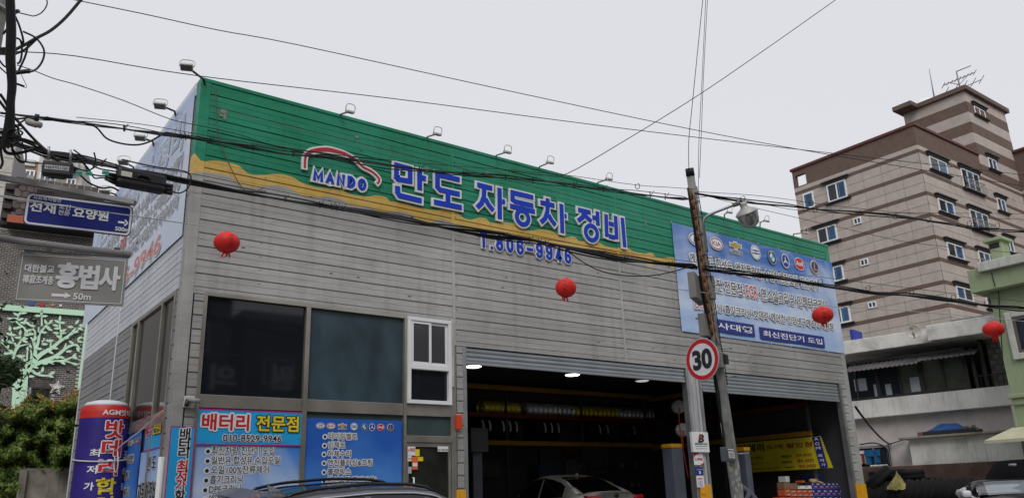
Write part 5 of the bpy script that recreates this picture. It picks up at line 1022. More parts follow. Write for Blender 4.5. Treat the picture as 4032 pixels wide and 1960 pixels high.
# the tangle on the left pole
q = MB(); random.seed(21)
for k in range(7): cab(q, [(36+k*3.5-8, -10), (40+k*4-9, 120), (38+k*4-10, 230), (46+k*3.5-10, 330), (40+k*3-8, 400), (34+k*4-8, 470), (18+k*6-10, 580)], .016+.006*random.random(), -.25)
tag(put('riser_cable_bundle', q, CABLE), 'thick vertical run of black cables strapped to the left utility pole', 'cable', 'cables on the left pole')
q = MB()
for pts, r_ in (([(60,65),(75,100),(90,150),(91,175),(80,160)], .010), ([(68,50),(110,60),(135,64),(165,50),(185,20),(183,-8)], .006), ([(60,150),(80,160),(86,200),(80,240),(68,252)], .010), ([(90,125),(140,150),(170,190),(172,225),(155,260),(125,282),(60,292)], .010), ([(112,170),(100,220),(80,265),(66,292)], .010), ([(55,325),(75,335),(105,345),(84,295)], .003), ([(0,370),(20,400),(40,440)], .014), ([(-5,395),(18,425),(35,450)], .014),
   ([(-5,235),(15,260),(38,270)], .009), ([(-5,262),(20,285),(40,300)], .007), ([(80,540),(70,500),(85,480),(120,468),(190,462)], .009), ([(10,570),(25,600),(60,605),(120,592),(160,580)], .016), ([(45,560),(50,600),(75,635),(90,640),(102,630),(100,590),(86,560)], .008), ([(48,575),(55,610),(80,632),(120,640),(175,645)], .007), ([(60,545),(100,550),(150,570),(180,600)], .012), ([(40,520),(80,545),(140,575)], .012), ([(0,560),(5,610),(10,640),(0,665)], .012), ([(20,590),(22,600),(0,560)], .01),
   ([(300,620),(345,660),(370,700),(400,700),(470,703)], .008), ([(280,600),(330,640),(350,680),(400,693),(470,690)], .008), ([(290,590),(330,620),(380,660),(440,673),(470,678)], .008), ([(275,650),(330,672),(365,662),(376,630),(370,600)], .008), ([(275,670),(315,690),(350,720),(400,740),(440,738),(468,752)], .010), ([(420,625),(385,650),(345,672),(290,662)], .006), ([(650,742),(680,755),(710,760),(740,740),(752,705),(745,685),(715,672),(600,655),(480,628)], .008), ([(80,625),(60,600),(45,580)], .008), ([(0,545),(40,540),(100,560),(170,590)], .012), ([(0,520),(40,530),(100,560)], .012)): cab(q, pts, r_, -.12)
for k in range(26):
    cx_, cy_ = 34+random.uniform(-26, 34), 530+random.uniform(-42, 48); a0 = random.random()*6; ra, rb = random.uniform(8, 34), random.uniform(8, 26)
    cab(q, [(cx_+ra*math.cos(a0+i*.9), cy_+rb*math.sin(a0+i*.9)) for i in range(6)], random.choice((.006, .009, .012)), random.uniform(-.3, .05))
tag(put('cable_tangle', q, CABLE, kind='stuff'), 'tangle of looping black cables around the left utility pole', 'cable tangle')
q = MB(); cab(q, [(60,288),(75,286),(105,282),(118,284)], .022, -.12); cab(q, [(62,330),(80,336),(96,342)], .012, -.12); cab(q, [(55,45),(62,55)], .05, -.1); cab(q, [(20,190),(25,215)], .06, -.05); cab(q, [(18,120),(26,125)], .05, -.05); tag(put('cable_joint', q, BLK), 'fat black joints and insulators on the left pole cables', 'cable joint', 'cables on the left pole')
# small comb-like terminal hanging from upper bundle
tm = empty('cable_terminal', at(135, 488, 7.7), 'grey toothed cable terminal hanging beside the left pole', 'terminal'); q = MB(); q.tube([at(106, 478, 7.7), at(161, 494, 7.7)], .03, 10); put('terminal_body', q, flat('terminal_grey', (.35, .34, .31), .6), tm)
q = MB()
for k in range(9): x = 110+k*4; q.tube([at(x, 486+k*1.1, 7.7), at(x, 494+k*1.2, 7.7)], .007, 5)
q.tube([at(147, 450, 7.7), at(143, 478, 7.7)], .02, 6); put('terminal_teeth', q, BLK, tm)
# splice boxes
M_sp = flat('splice_black', (.013, .013, .015), .5)
sp = empty('splice_box', at(224, 662, 7.7), 'small black splice box with a white serial label H69701G0', 'splice box', 'splice boxes on the cables'); a = at(224, 662, 7.7); U = Vector((math.sin(R(106)), math.cos(R(106)), 0)); f_ = Fr(a, U); s_ = 7.7/FPX
q = MB(); f_.box(q, (-53*s_, -27*s_), (54*s_, 30*s_), -.1, 0, .015); f_.box(q, (-30*s_, -34*s_), (30*s_, -26*s_), -.08, -.02, .005); put('box_shell', q, M_sp, sp); ink = Ink(); f_.box(ink['silver'], (-42*s_, -8*s_), (42*s_, 10*s_), .002, .004); text(ink['black'], f_, 'H69701G0', (-38*s_, -5.5*s_, 38*s_, 7*s_), .006, off=.02); ink.flush(sp)
for x, y in ((193, 577), (279, 590)): q = MB(); q.tube([at(x, y, 7.7), at(x-3, y+52, 7.7)], .011, 6); put('hanger_strap', q, STEEL, sp)
sp = empty('splice_box', at(560, 705, 8.35), 'large ribbed black splice closure with a blank pale label under the lower bundle', 'splice box', 'splice boxes on the cables'); a = at(560, 706, 8.35); f_ = Fr(a, (1, 0, 0)); s_ = 8.35/FPX*1.15
q = MB(); f_.box(q, (-78*s_, -30*s_), (80*s_, 34*s_), -.14, 0, .03); f_.box(q, (-80*s_, -6*s_), (82*s_, 0*s_), -.15, .01, .004); f_.box(q, (-15*s_, 8*s_), (24*s_, 14*s_), .005, .03, .008); f_.box(q, (-17*s_, 2*s_), (-11*s_, 14*s_), 0, .03, .006); f_.box(q, (19*s_, 2*s_), (25*s_, 14*s_), 0, .03, .006); put('box_shell', q, M_sp, sp)
q = MB(); f_.box(q, (-68*s_, -2*s_), (-34*s_, 16*s_), .011, .013); put('paper_label', q, flat('pale_label', (.5, .5, .42), .6), sp)
for k in range(3):
    q = MB(); q.tube([f_(78*s_, (-22+13*k)*s_, -.07), f_(106*s_, (-22+13*k)*s_, -.07)], .022, 10); put('cable_port', q, M_sp, sp); q = MB(); q.tube([f_(-78*s_, (-22+13*k)*s_, -.07), f_(-112*s_, (-14+11*k)*s_, -.07)], [.022, .012], 10); put('cable_port', q, M_sp, sp)
for k, (x, y) in enumerate(((312, 682), (349, 684), (415, 681))):
    a = at(x, y, 7.95); f_ = Fr(a, Vector((.97, -.2, 0))); q = MB(); f_.box(q, (-.03, -.02), (.03, .02), 0, .004); o = tag(put('cable_tag', q, flat('teal_tag', (.03, .30, .22), .5)), 'teal plastic cable tag, %s' % ('nearest the small splice box', 'middle one, slightly tilted', 'nearest the large splice closure')[k], 'tag', 'teal cable tags'); q = MB(); f_.box(q, (-.022, -.003), (.022, .003), .0045, .0055); put('tag_print', q, BLK, o)
# lantern string
sp_ = [(-10,768,7.5),(130,790,7.6),(290,817,7.7),(520,850,8.3),(800,890,9.4),(895,905,9.8),(1200,950,10.4),(1500,989,10.9),(1781,1027,11.2),(2227,1083,11.7),(2439,1110,11.8),(2660,1137,11.5),(2740,1148,11.4),(2900,1165,11.6),(3235,1202,12),(3500,1218,12.1),(3905,1252,12.3),(4060,1268,12.4)]
q = MB(); q.tube(smooth([at(*p) for p in sp_], 4), .0055, 5); q.tube(smooth([at(-10, 772, 7.5), at(130, 796, 7.6), at(230, 806, 7.65), at(300, 817, 7.68)], 4), .005, 5); tag(put('lantern_string', q, flat('grey_string', (.45, .45, .45), .8)), 'pale string carrying the red lanterns across the picture', 'string')
M_lan = mat('lantern_red', (.75, .03, .026), .5, var=.1, scale=8, spec=.3)
def lantern(px, py, wpx, t, lab, yaw=0, tilt=0, txt='부처님', sq=.82):
    c = at(px, py, t); r_ = wpx/2*t/FPX; o = empty('paper_lantern', c, lab, 'lantern', 'red paper lanterns on the string'); Mx = Matrix.Translation(c) @ Matrix.Rotation(tilt, 4, 'Y') @ Matrix.Rotation(tilt*.6, 4, 'X')
    q = MB(); n = 44; prof = []
    for i in range(n+1):
        a = -math.pi/2+math.pi*i/n; a = a*.93; rr_ = r_*math.cos(a)*(1+(.018 if i % 2 else -.012)); prof.append((rr_, r_*sq*math.sin(a)))
    q.lathe(prof, 30, Mx, False); put('lantern_body', q, M_lan, o)
    q = MB(); q.lathe([(r_*.24, r_*sq*.96), (r_*.24, r_*sq*1.02)], 14, Mx); q.lathe([(r_*.24, -r_*sq*1.03), (r_*.24, -r_*sq*.96)], 14, Mx); put('lantern_ring', q, M_lan, o)
    q = MB(); random.seed(int(px))
    for k in range(5): a = k*1.2; p0 = Mx @ Vector((r_*.2*math.cos(a), r_*.2*math.sin(a), -r_*sq)); q.tube([p0, p0+Vector((.02*math.cos(a), 0, -.03)), p0+Vector((.05*math.cos(a+1)*random.random(), .01, -.05-.04*random.random()))], [.012, .009, .002], 5)
    put('lantern_tassel', q, M_lan, o)
    v = (CAMP-c); a0 = math.atan2(v.y, v.x)+yaw; ink = Ink()
    class Sph:
        def __call__(s, u, w_, n_=0): el = w_/(r_*sq); an = a0+u/r_; return Mx @ Vector(((r_*1.03+n_)*math.cos(el)*math.cos(an), (r_*1.03+n_)*math.cos(el)*math.sin(an), (r_*1.03+n_)*sq*math.sin(el)))
    for k, ch in enumerate(txt): otext(ink, Sph(), ch, (-r_*.12, r_*(.28-.36*k), r_*.12, r_*(.50-.36*k)), .002, 'black', None, off=.0, res=1)
    ink.flush(o)
    q = MB(); top = Mx @ Vector((0, 0, r_*sq)); q.tube([top, top+Vector((.0, 0, .05)), at(px+6, py-wpx*.5-6, t)], .004, 4); put('hook_wire', q, flat('grey_string', (.45, .45, .45), .8), o)
lantern(893, 955, 99, 9.8, 'red lantern in front of the garage left corner', .35, 0, '부처님', .84); lantern(2228, 1133, 82, 11.7, 'red lantern below the end of the phone number', -.1, .12, '부처님', .93); lantern(3239, 1240, 82, 12.0, 'red lantern at the right end of the blue banner', .1, -.06, '부처님', .8); lantern(3912, 1296, 79, 12.3, 'red lantern before the green house wall', 2.4, 0, '부처님', .78)
q = MB(); q.tube(smooth([F0(*FP(845, 350), .05), F0(*FP(850, 500), .06), F0(*FP(868, 580), .06), F0(*FP(900, 660), .07), F0(*FP(945, 740), .06), F0(*FP(985, 762), .05), F0(*FP(1030, 745), .05)], 5), .007, 5); tag(put('loose_wire', q, flat('brown_cord', (.12, .10, .07), .8)), 'loose cord hanging down the green siding near the left corner', 'cord')
# ---------------------------------------------------------------- striped apartment block, upper right
M_tile = mat('pinkish_stone_panel', (.42, .365, .33), .8, var=.10, scale=2, streak=.22, dirt=(.2, .17, .15, 1), rnd=.05); M_tl2 = mat('stone_panel_joint', (.17, .15, .135), .9)
M_brn = mat('brown_stucco', (.13, .088, .07), .9, var=.12, bump=.3, bscale=30); M_cop = mat('maroon_coping', (.11, .03, .028), .6); M_lint = mat('dark_window_moulding', (.045, .042, .043), .7)
M_wb = mat('blue_reflecting_glass', (.02, .07, .16), .08, var=.5, scale=.8); M_wd = mat('dark_window_glass', (.02, .026, .032), .08, var=.3, scale=.6)
C0 = at(3594, 487, 50); XC, YC = C0.x, C0.y; ap = empty('apartment_block', (XC, YC, 0), 'tall pinkish apartment block with brown bands and blue windows at the upper right', 'apartment building')
FAr = Fr((XC, YC, 0), (1, 0, 0)); FAl = Fr((XC, YC, 0), (0, -1, 0)); LW = SP(3120, 685, XC)[0]-YC
r7 = lambda x, y: (3300+x*.719, 500+y*.719)
zt_ = [on(*r7(x, y), (XC, YC, 0), (0, 1, 0)).z for x, y in ((430, 118), (450, 235), (475, 348), (500, 468), (522, 588), (550, 712), (577, 835), (603, 967), (625, 1093))]
sp_a = (zt_[0]-zt_[8])/8; ztop = C0.z; xT0 = FP(3840, 571, YC)[0]-XC; xT1 = FP(3991, 627, YC)[0]-XC; zb0 = zt_[0]
q = MB(); q.box((XC+.03, YC+.03, 0), (XC+22, YC+LW-.03, zb0+.2)); put('core_wall', q, M_tl2, ap)
# brown parapet zone
q = MB(); FAr.box(q, (-.04, zb0+.28), (xT1, ztop-.12), -.25, .04); FAl.box(q, (-LW, zb0+.28), (-LW+1.0, ztop-1.35), -.25, .04); FAl.box(q, (-LW+1.0, zb0+.28), (-.2501, ztop-.12), -.25, .04); FAl.box(q, (-LW, ztop-.55), (-LW+1.0, ztop-.12), -.25, .04); FAl.box(q, (-LW, ztop-1.35), (-LW+.2, ztop-.55), -.25, .04); put('parapet', q, M_brn, ap, label='dark brown stucco parapet')
q = MB(); FAr.box(q, (-.12, ztop-.16), (xT0, ztop+.03), -.3, .14, .02); FAl.box(q, (-LW-.1, ztop-.16), (-.31, ztop+.03), -.3, .14, .02); put('coping', q, M_cop, ap)
tile_u = MB(); tile_u.cbox((0, -.03, 0), (1, .0, 1), .012); ME_tile = tile_u.mesh('panel', M_tile)
band = MB(); band.box((0, -.042, 0), (1, 0, 1)); ME_band = band.mesh('band', M_brn)
def face_tiles(f_, L, u0, left, nrow, cw):
    for k in range(nrow):
        z1 = zb0-sp_a*k; z0 = z1-sp_a
        # band under the joint, two rows of panels below
        rot = (0, 0, 0) if not left else (0, 0, -math.pi/2); P0 = f_(u0, 0)
        o = inst('colour_band', ME_band, (f_(u0, z1-.22)-Vector((XC, YC, 0))), ap, rot=rot, scale=(L, 1, .22))
        for j in range(2):
            h = (sp_a-.22)/2; zz = z1-.22-h*(j+1); n = int(L/cw+.5); wd = L/n
            if k >= 8: break
            for i in range(n):
                u = u0+i*wd+(random.random()-.5)*0
                inst('wall_panel', ME_tile, (f_(u+.008, zz+.008)-Vector((XC, YC, 0))), ap, rot=rot, scale=(wd-.016, 1, h-.016))
face_tiles(FAl, LW, -LW, True, 14, 1.25); 
face_tiles(FAr, xT1, 0, False, 14, 1.55)
q = MB(); zz = zb0-sp_a*8; FAr.box(q, (0, 0), (xT1, zz-.23), 0, .03); FAl.box(q, (-LW, 0), (0, zz-.23), 0, .03); put('lower_wall', q, M_tile, ap)
q = MB(); FAr.box(q, (0, zb0+.001), (xT1, zb0+.28), 0, .035); FAl.box(q, (-LW, zb0+.001), (-.001, zb0+.279), 0, .035); put('top_panel_row', q, M_tile, ap)
def win(f_, n, p0, p1, kind='w', sashes=2, blue=1, rail=0, lint=1):
    a = on(*p0, f_.o, n); b = on(*p1, f_.o, n); u0, z1 = (a-f_.o).dot(f_.U), a.z; u1, z0 = (b-f_.o).dot(f_.U), b.z
    wf = empty('window', (f_(u0, z0)-Vector((XC, YC, 0)))); wf.parent = ap; WM[wf.name] = Matrix.Translation(f_(u0, z0)); fw = .09 if kind == 'w' else .06
    q = MB(); 
    for r_ in (((u0, z0), (u1, z0+fw)), ((u0, z1-fw), (u1, z1)), ((u0, z0+fw), (u0+fw, z1-fw)), ((u1-fw, z0+fw), (u1, z1-fw))): f_.box(q, r_[0], r_[1], .0, .09)
    for s in range(1, sashes): um = u0+(u1-u0)*s/sashes; f_.box(q, (um-fw*.5, z0+fw), (um+fw*.5, z1-fw), 0, .085)
    put('frame', q, WHITE, wf)
    for s in range(sashes):
        q = MB(); f_.box(q, (u0+(u1-u0)*s/sashes+fw*.5, z0+fw*.9), (u0+(u1-u0)*(s+1)/sashes-fw*.5, z1-fw*.9), .02, .05); isb = (s == blue) if sashes < 3 else s == 1
        o = put('pane', q, M_wb if isb else M_wd, wf)
        if isb and kind == 'w':
            q = MB(); ua, ub = u0+(u1-u0)*s/sashes+fw*.5, u0+(u1-u0)*(s+1)/sashes-fw*.5
            for t in (.18, .82): q_u = ua+(ub-ua)*t; f_.box(q, (q_u-.012, z0+fw), (q_u+.012, z1-fw), .05, .056)
            for t in (.12, .88): zz_ = z0+(z1-z0)*t; f_.box(q, (ua, zz_-.012), (ub, zz_+.012), .05, .055)
            put('lattice', q, flat('lattice_blue', (.12, .25, .42), .5), wf)
    if lint:
        q = MB(); e_ = .22
        f_.box(q, (u0-e_, z1+.03), (u1+e_, z1+.16), .045, .16, .02); f_.box(q, (u0-e_*1.4, z1+.161), (u1+e_*1.4, z1+.25), .045, .26, .02); put('lintel', q, M_lint, wf); q = MB(); f_.box(q, (u0-e_, z0-.18), (u1+e_, z0-.03), .045, .14, .02); f_.box(q, (u0-e_*1.3, z0-.1), (u1+e_*1.3, z0-.031), .141, .24, .015)
        put('window_sill', q, M_lint, wf)
    if rail:
        q = MB(); zr0 = z0-.1; zr1 = z0+(z1-z0)*.45
        for k in range(13):
            u = u0-.1+(u1-u0+.2)*k/12; q.tube([f_(u, zr0, .16), f_(u, zr0+.3*(zr1-zr0), .42), f_(u, zr0+.65*(zr1-zr0), .3), f_(u, zr1, .3)], .018, 4)
        q.tube([f_(u0-.1, zr1, .05), f_(u0-.1, zr1, .3), f_(u1+.1, zr1, .3), f_(u1+.1, zr1, .05)], .03, 5); q.tube([f_(u0-.1, zr0, .05), f_(u0-.1, zr0, .3), f_(u1+.1, zr0, .3), f_(u1+.1, zr0, .05)], .03, 5); put('railing', q, flat('railing_grey', (.3, .29, .28), .5), wf)
NR, NL = (0, 1, 0), (1, 0, 0)
for p0, p1, b_ in (((490, 158), (600, 270), 1), ((538, 388), (638, 492), 1), ((586, 628), (690, 735), 1), ((637, 868), (740, 962), 0)): win(FAr, NR, r7(*p0), r7(*p1), blue=b_)
for p0, p1 in (((662, 222), (785, 372)), ((710, 447), (835, 590)), ((758, 675), (872, 800))): win(FAr, NR, r7(*p0), r7(*p1), sashes=3, rail=1)
for p0, p1 in (((812, 165), (872, 248)), ((860, 385), (922, 474)), ((905, 605), (965, 694)), ((770+28, 905), (900, 1010))): win(FAr, NR, r7(*p0), r7(*p1), blue=1)
win(FAr, NR, (3600+478*.4795, 200+452*.4795), (3600+583*.4795, 200+568*.4795), blue=9)
r3 = lambda x, y: (3050+x*.958, 200+y*.958)
for p0, p1, b_ in (((214, 555), (303, 600), 1), ((175, 735), (263, 775), 1), ((205, 898), (290, 940), 1), ((235, 1062), (318, 1112), 1)):
    a, b = r3(*p0), r3(*p1); win(FAl, NL, a, b, blue=b_)
for p0, p1 in (((325, 692), (360, 708)), ((353, 860), (389, 878)), ((385, 1035), (422, 1052))): win(FAl, NL, r3(*p0), r3(*p1), 's', lint=0)
win(FAl, NL, r3(117, 592), r3(168, 640), blue=0, sashes=1, lint=0)
# roof tower
tw = lambda x, y: FP(3600+x*.4795, 200+y*.4795, YC)
zt1 = (tw(415, 330)[1]+tw(735, 465)[1])/2; u0, u1 = xT0, tw(780, 700)[0]-XC; f_ = Fr((XC+u0, YC, 0), (0, -1, 0)); zl = ztop-1.5; nb = 8; hb = (zt1-.35-zl)/nb; dT = SP(3560, 462, XC+u0)[0]-YC
q = MB(); q.box((XC+u0+.03, YC+.03, zl-1), (XC+u1-.03, YC+dT, zt1-.2)); put('tower_core', q, M_tl2, ap)
for k in range(nb):
    z1 = zt1-.35-hb*k; m_ = M_tile if k % 2 == 0 else M_brn; q = MB(); d = .0 if k % 2 == 0 else .012; FAr.box(q, (u0-d, z1-hb), (u1, z1-.0), -.0, .045+d); f_.box(q, (-dT, z1-hb), (-.001, z1-.0), 0, .045+d); put('tower_band', q, m_, ap)
q = MB(); q.cbox((XC+u0-.28, YC-.3, zt1-.35), (XC+u1+.25, YC+dT+.2, zt1), .03); q.cbox((XC+u0-1.2, YC+dT-1.2, zt1-.35), (XC+u0-.281, YC+dT+.2, zt1), .03); put('tower_roof_slab', q, M_brn, ap)
a = tw(340, 175); bz = zt1; o = empty('roof_antenna', (XC+a[0]-XC+0, YC+2, zt1), 'television aerial with many thin rods on the tower roof', 'antenna'); q = MB(); AT = lambda x, y: on(3600+x*.4795, 200+y*.4795, (0, YC+2, 0), (0, 1, 0))
q.tube([AT(385, 345), AT(345, 172)], .05, 6); q.tube([AT(345, 172), AT(462, 125)], .045, 6); put('mast', q, flat('aerial_grey', (.2, .2, .2), .5), o); q = MB()
for (x0, y0), (x1, y1), n_, l_ in (((240, 285), (497, 178), 8, .3), ((245, 370), (552, 237), 4, .75)):
    A_, B_ = AT(x0, y0), AT(x1, y1); q.tube([A_, B_], .04, 5)
    for k in range(n_+1): c = A_.lerp(B_, k/n_); l2 = l_*(1.3-.6*k/n_) if l_ > .5 else l_*(.7+.4*(k in (0, n_))); q.tube([c-Vector((l2*.6, l2*.7, -.25*l2)), c+Vector((l2*.6, l2*.7, -.25*l2))], .025, 4)
q.tube([AT(375, 275), AT(435, 207)], .03, 4); q.tube([AT(300, 265), AT(372, 280)], .03, 4); put('aerial_rod', q, flat('aerial_grey', (.2, .2, .2), .5), o, kind='stuff')
A_, B_ = AT(170, 425), AT(122, 150); q = MB(); q.tube([A_-Vector((0, 0, .3)), B_], [.06, .02], 6); tag(put('lightning_rod', q, flat('aerial_grey', (.2, .2, .2), .5)), 'thin upright rod at the left edge of the tower roof', 'lightning rod')
c = AT(325, 400); q = MB(); q.lathe([(.01, .9), (.7, .8), (1.05, .35), (1.1, -.4), (1.1, -1.0)], 20, Matrix.Translation((c.x, c.y+2, zt1+.75))); tag(put('water_tank', q, WHITE), 'white dome water tank on the tower roof', 'water tank')
# second wing at the right edge
q = MB(); xw = XC+xT1; q.box((xw, YC-16, 0), (xw+14, YC-.05, zb0+1.2)); put('side_wing', q, M_tile, ap); q = MB(); q.box((xw-.04, YC-16, zb0+.28), (xw-.001, YC-.06, zb0+3.1)); q.box((xw, YC-16, zb0+1.2), (xw+.2, YC-.06, zb0+3.1))
for k in range(10): z1 = zb0-sp_a*k; q.box((xw-.04, YC-16, z1-.22), (xw-.001, YC-.06, z1))
put('side_wing_band', q, M_brn, ap); q = MB(); q.cbox((xw-.2, YC-16, zb0+3.1), (xw+.4, YC-.01, zb0+3.3), .02); put('coping', q, M_cop, ap)
# ---------------------------------------------------------------- white house with veranda
azw = R(-10.4); UW = Vector((-math.sin(azw), -math.cos(azw), 0)); OW = at(3700, 1500, 28); FWd = Fr((OW.x, OW.y, 0), UW); NW = FWd.N
r4 = lambda x, y, n=0: (lambda p: ((p-FWd.o).dot(UW), p.z))(on(3250+x*.607, 1200+y*.607, FWd.o+NW*n, NW))
M_wh = mat('dirty_white_paint', (.76, .75, .72), .85, var=.15, scale=1.3, streak=.3, dirt=(.15, .14, .12, 1), dirtamt=.15); M_pk = mat('pale_pink_wall', (.56, .52, .50), .9, var=.1, streak=.12, bump=.3); M_mould = mat('mouldy_white', (.70, .70, .66), .9, var=.12, scale=1.2, streak=.3, dirt=(.07, .07, .05, 1), dirtamt=.35)
M_flk = mat('flaking_white', (.62, .61, .58), .9, var=.12, dirtamt=.5, dirt=(.16, .15, .14, 1), bump=.5, bscale=20)
M_brw = mat('old_brown_wall', (.09, .055, .045), .95, var=.4, scale=2, dirtamt=.5, bump=.8, bscale=12)
wh = empty('veranda_house', (OW.x, OW.y, .45), 'two storey stained white house with glazed veranda behind the garage', 'house')
uL, uR = r4(-150, 600)[0], r4(1400, 600)[0]; fb = r4(700, 262)[1]; ft = r4(700, 190)[1]; gb = r4(600, 587)[1]; wb_ = r4(600, 708)[1]
q = MB(); FWd.box(q, (uL, .45), (uR, wb_), -6, 0); put('lower_wall', q, M_pk, wh); q = MB(); FWd.box(q, (uL, wb_), (uR, gb), -6, .35, .02); put('balcony_wall', q, M_wh, wh)
q = MB(); FWd.box(q, (uL, gb+.001), (uR, fb), -6, -1.3); put('inner_wall', q, M_dark, wh)
um = r4(735, 230)[0]; q = MB(); FWd.box(q, (uL, fb), (um-.001, ft+.1), -6, .75, .02); FWd.box(q, (um, fb-.02), (uR, ft+.12), -6, 1.25, .02); put('roof_fascia', q, M_flk, wh)
q = MB(); FWd.box(q, (r4(1045, 300)[0], gb+.002), (r4(1290, 300)[0], fb-.002), -1.29, -.1); put('end_wall', q, mat('grey_block', (.12, .115, .105), .9), wh)
nb_ = 9; bz = (fb-gb)/nb_; bk = MB(); bk.cbox((0, -.03, 0), (1, 0, 1), .06); meb = bk.mesh('block', mat('grey_block_face', (.17, .165, .15), .9, rnd=.15)); ub0, ub1 = r4(1050, 300)[0], r4(1290, 300)[0]; nbx = 5
Rz = math.atan2(UW.y, UW.x)
for j in range(nb_):
    for i in range(nbx):
        w_ = (ub1-ub0)/nbx; o = inst('block', meb, FWd(ub0+w_*(i+(j % 2)*.5)*1.0, gb+bz*j+.02, -.1)-wh.location, wh, rot=(0, 0, Rz), scale=(w_-.03, 1, bz-.03))
M_vg = mat('veranda_glass', (.10, .11, .085), .15, var=.5, scale=1.2, spec=.5)
fx = [r4(x, 600)[0] for x in (150, 235, 375, 520, 662, 808, 960)]; q = MB(); zt2 = fb-.25
for k, x in enumerate(fx): w_ = .07 if k in (2, 4, 6) else .03; FWd.box(q, (x-w_, gb), (x+w_, zt2), .2, .32)
FWd.box(q, (fx[0], gb+.002), (fx[-1], gb+.09), .19, .33); FWd.box(q, (fx[0], zt2-.08), (fx[-1], zt2), .19, .33); put('glazing_frame', q, flat('dark_bronze', (.03, .028, .026), .5), wh)
for k in range(len(fx)-1): q = MB(); FWd.box(q, (fx[k]+.03, gb+.09), (fx[k+1]-.03, zt2-.08), .24, .26); put('veranda_pane', q, M_vg if k > 2 else M_wd, wh)
for x, y0, y1, w_ in ((252, 480, 560, .22), (360, 515, 600, .10), (436, 515, 600, .10), (608, 470, 565, .16)):
    a, b = r4(x, y1), r4(x, y0); q = MB(); FWd.box(q, (a[0]-w_, a[1]), (a[0]+w_, b[1]), .262, .272); tag(put('hung_cloth', q, flat('pale_cloth', (.38, .42, .45), .9)), 'pale cloth seen against the veranda glass, %s' % {252: 'leftmost and widest', 360: 'second from left', 436: 'third from left', 608: 'right of the thick frame'}[x], 'cloth', 'cloths hung in the veranda')
q = MB()
for x0, x1 in ((r4(965, 400)[0], r4(1045, 400)[0]),): FWd.box(q, (x0, gb), (x0+.1, fb-.3), -.1, .3); FWd.box(q, (x1-.12, gb), (x1, fb), -.2, .1)
put('door_frame', q, flat('dark_bronze', (.03, .028, .026), .5), wh)
q = MB(); u0_, u1_ = r4(990, 500)[0], r4(1290, 500)[0]; zr = r4(1100, 455)[1]
q.tube([FWd(u0_, zr, .3), FWd(u1_, zr, .3)], .025, 6)
for k in range(9): u = u0_+(u1_-u0_)*k/8; q.tube([FWd(u, gb, .3), FWd(u, zr, .3)], .015, 5)
put('railing', q, flat('dark_bronze', (.03, .028, .026), .5), wh)
M_awn = mat('corrugated_awning', (.10, .095, .10), .7, var=.25, scale=2, streak=.4)
def awning(p0, p1, zt_a, zb_a, n0, n1, lab):
    a, b = p0, p1; N_ = int(abs(b-a)/.08); q = MB(); q.grid(lambda u, v: FWd(a+(b-a)*u, zt_a+(zb_a-zt_a)*v+.018*math.cos(u*N_*math.pi), n0+(n1-n0)*v), N_*2, 1); q.grid(lambda u, v: FWd(a+(b-a)*u, zt_a+(zb_a-zt_a)*v+.018*math.cos(u*N_*math.pi)-.012, n0+(n1-n0)*v), N_*2, 1); put('awning', q, M_awn, wh, label=lab)
ua, ub = r4(130, 420, .9)[0], r4(600, 360, .9)[0]; awning(ua, ub, r4(400, 362, .4)[1], r4(400, 402, 1.1)[1], .33, 1.1, 'left grey corrugated awning'); ua, ub = r4(603, 345, .9)[0], r4(970, 300, .9)[0]; awning(ua, ub, r4(800, 305, .4)[1], r4(800, 338, 1.1)[1], .33, 1.1, 'right grey corrugated awning')
# laundry window
a, b = r4(228, 1045), r4(412, 905); q = MB(); FWd.box(q, a, b, .001, .06); put('window_hole', q, M_dark, wh); q = MB(); 
for r_ in (((a[0], a[1]), (a[0]+.05, b[1])), ((b[0]-.07, a[1]), (b[0], b[1])), ((a[0], b[1]-.08), (b[0], b[1])), (((a[0]+b[0])/2, a[1]), ((a[0]+b[0])/2+.05, b[1]))): FWd.box(q, r_[0], r_[1], .061, .11)
put('window_frame', q, flat('aluminium', (.3, .3, .29), .5, metal=.4), wh)
q = MB(); FWd.box(q, ((a[0]+b[0])/2+.06, a[1]+.02), (b[0]-.08, b[1]-.09), .062, .075); put('window_pane', q, M_wd, wh)
c0_, c1_ = r4(275, 1035), r4(362, 935); q = MB(); w_ = c1_[0]-c0_[0]
q.grid(lambda u, v: FWd(c0_[0]+w_*u, c1_[1]-(c1_[1]-c0_[1])*.45*v, .16+.03*math.sin(u*9)), 12, 3); q.grid(lambda u, v: FWd(c0_[0]+w_*(.02+.38*u), c1_[1]-(c1_[1]-c0_[1])*(.4+.6*v), .16+.03*math.sin(u*7)), 6, 3); q.grid(lambda u, v: FWd(c0_[0]+w_*(.55+.42*u), c1_[1]-(c1_[1]-c0_[1])*(.4+.52*v), .17+.03*math.sin(u*7)), 6, 3)
tag(put('hanging_jeans', q, flat('blue_cloth', (.01, .10, .24), .9)), 'blue trousers drying in the ground floor window', 'trousers', 'laundry at the window')
for k, (x, y0, y1, c) in enumerate(((236, 945, 965, (.6, .6, .6)), (240, 965, 1030, (.15, .03, .03)), (256, 975, 1030, (.45, .38, .33)))):
    p0, p1 = r4(x, y1), r4(x, y0); q = MB(); q.grid(lambda u, v: FWd(p0[0]-.1+.28*u, p1[1]+(p0[1]-p1[1])*v, .14+.02*math.sin(u*8+k)), 5, 3); tag(put('hanging_garment', q, flat('garment%d' % k, c, .9)), ['white garment bunched at the window top left', 'dark red garment hanging at the left of the window', 'beige garment left of the blue trousers'][k], 'garment', 'laundry at the window')
q = MB(); p0, p1 = r4(305, 1048), r4(415, 1032)
for k in range(6): u = p0[0]+(p1[0]-p0[0])*k/6; q.lathe([(.04, p0[1]-.02), (.06, p0[1]+.05), (.05, p1[1])], 8, Matrix.Translation(FWd(u+.05, 0, .2)))
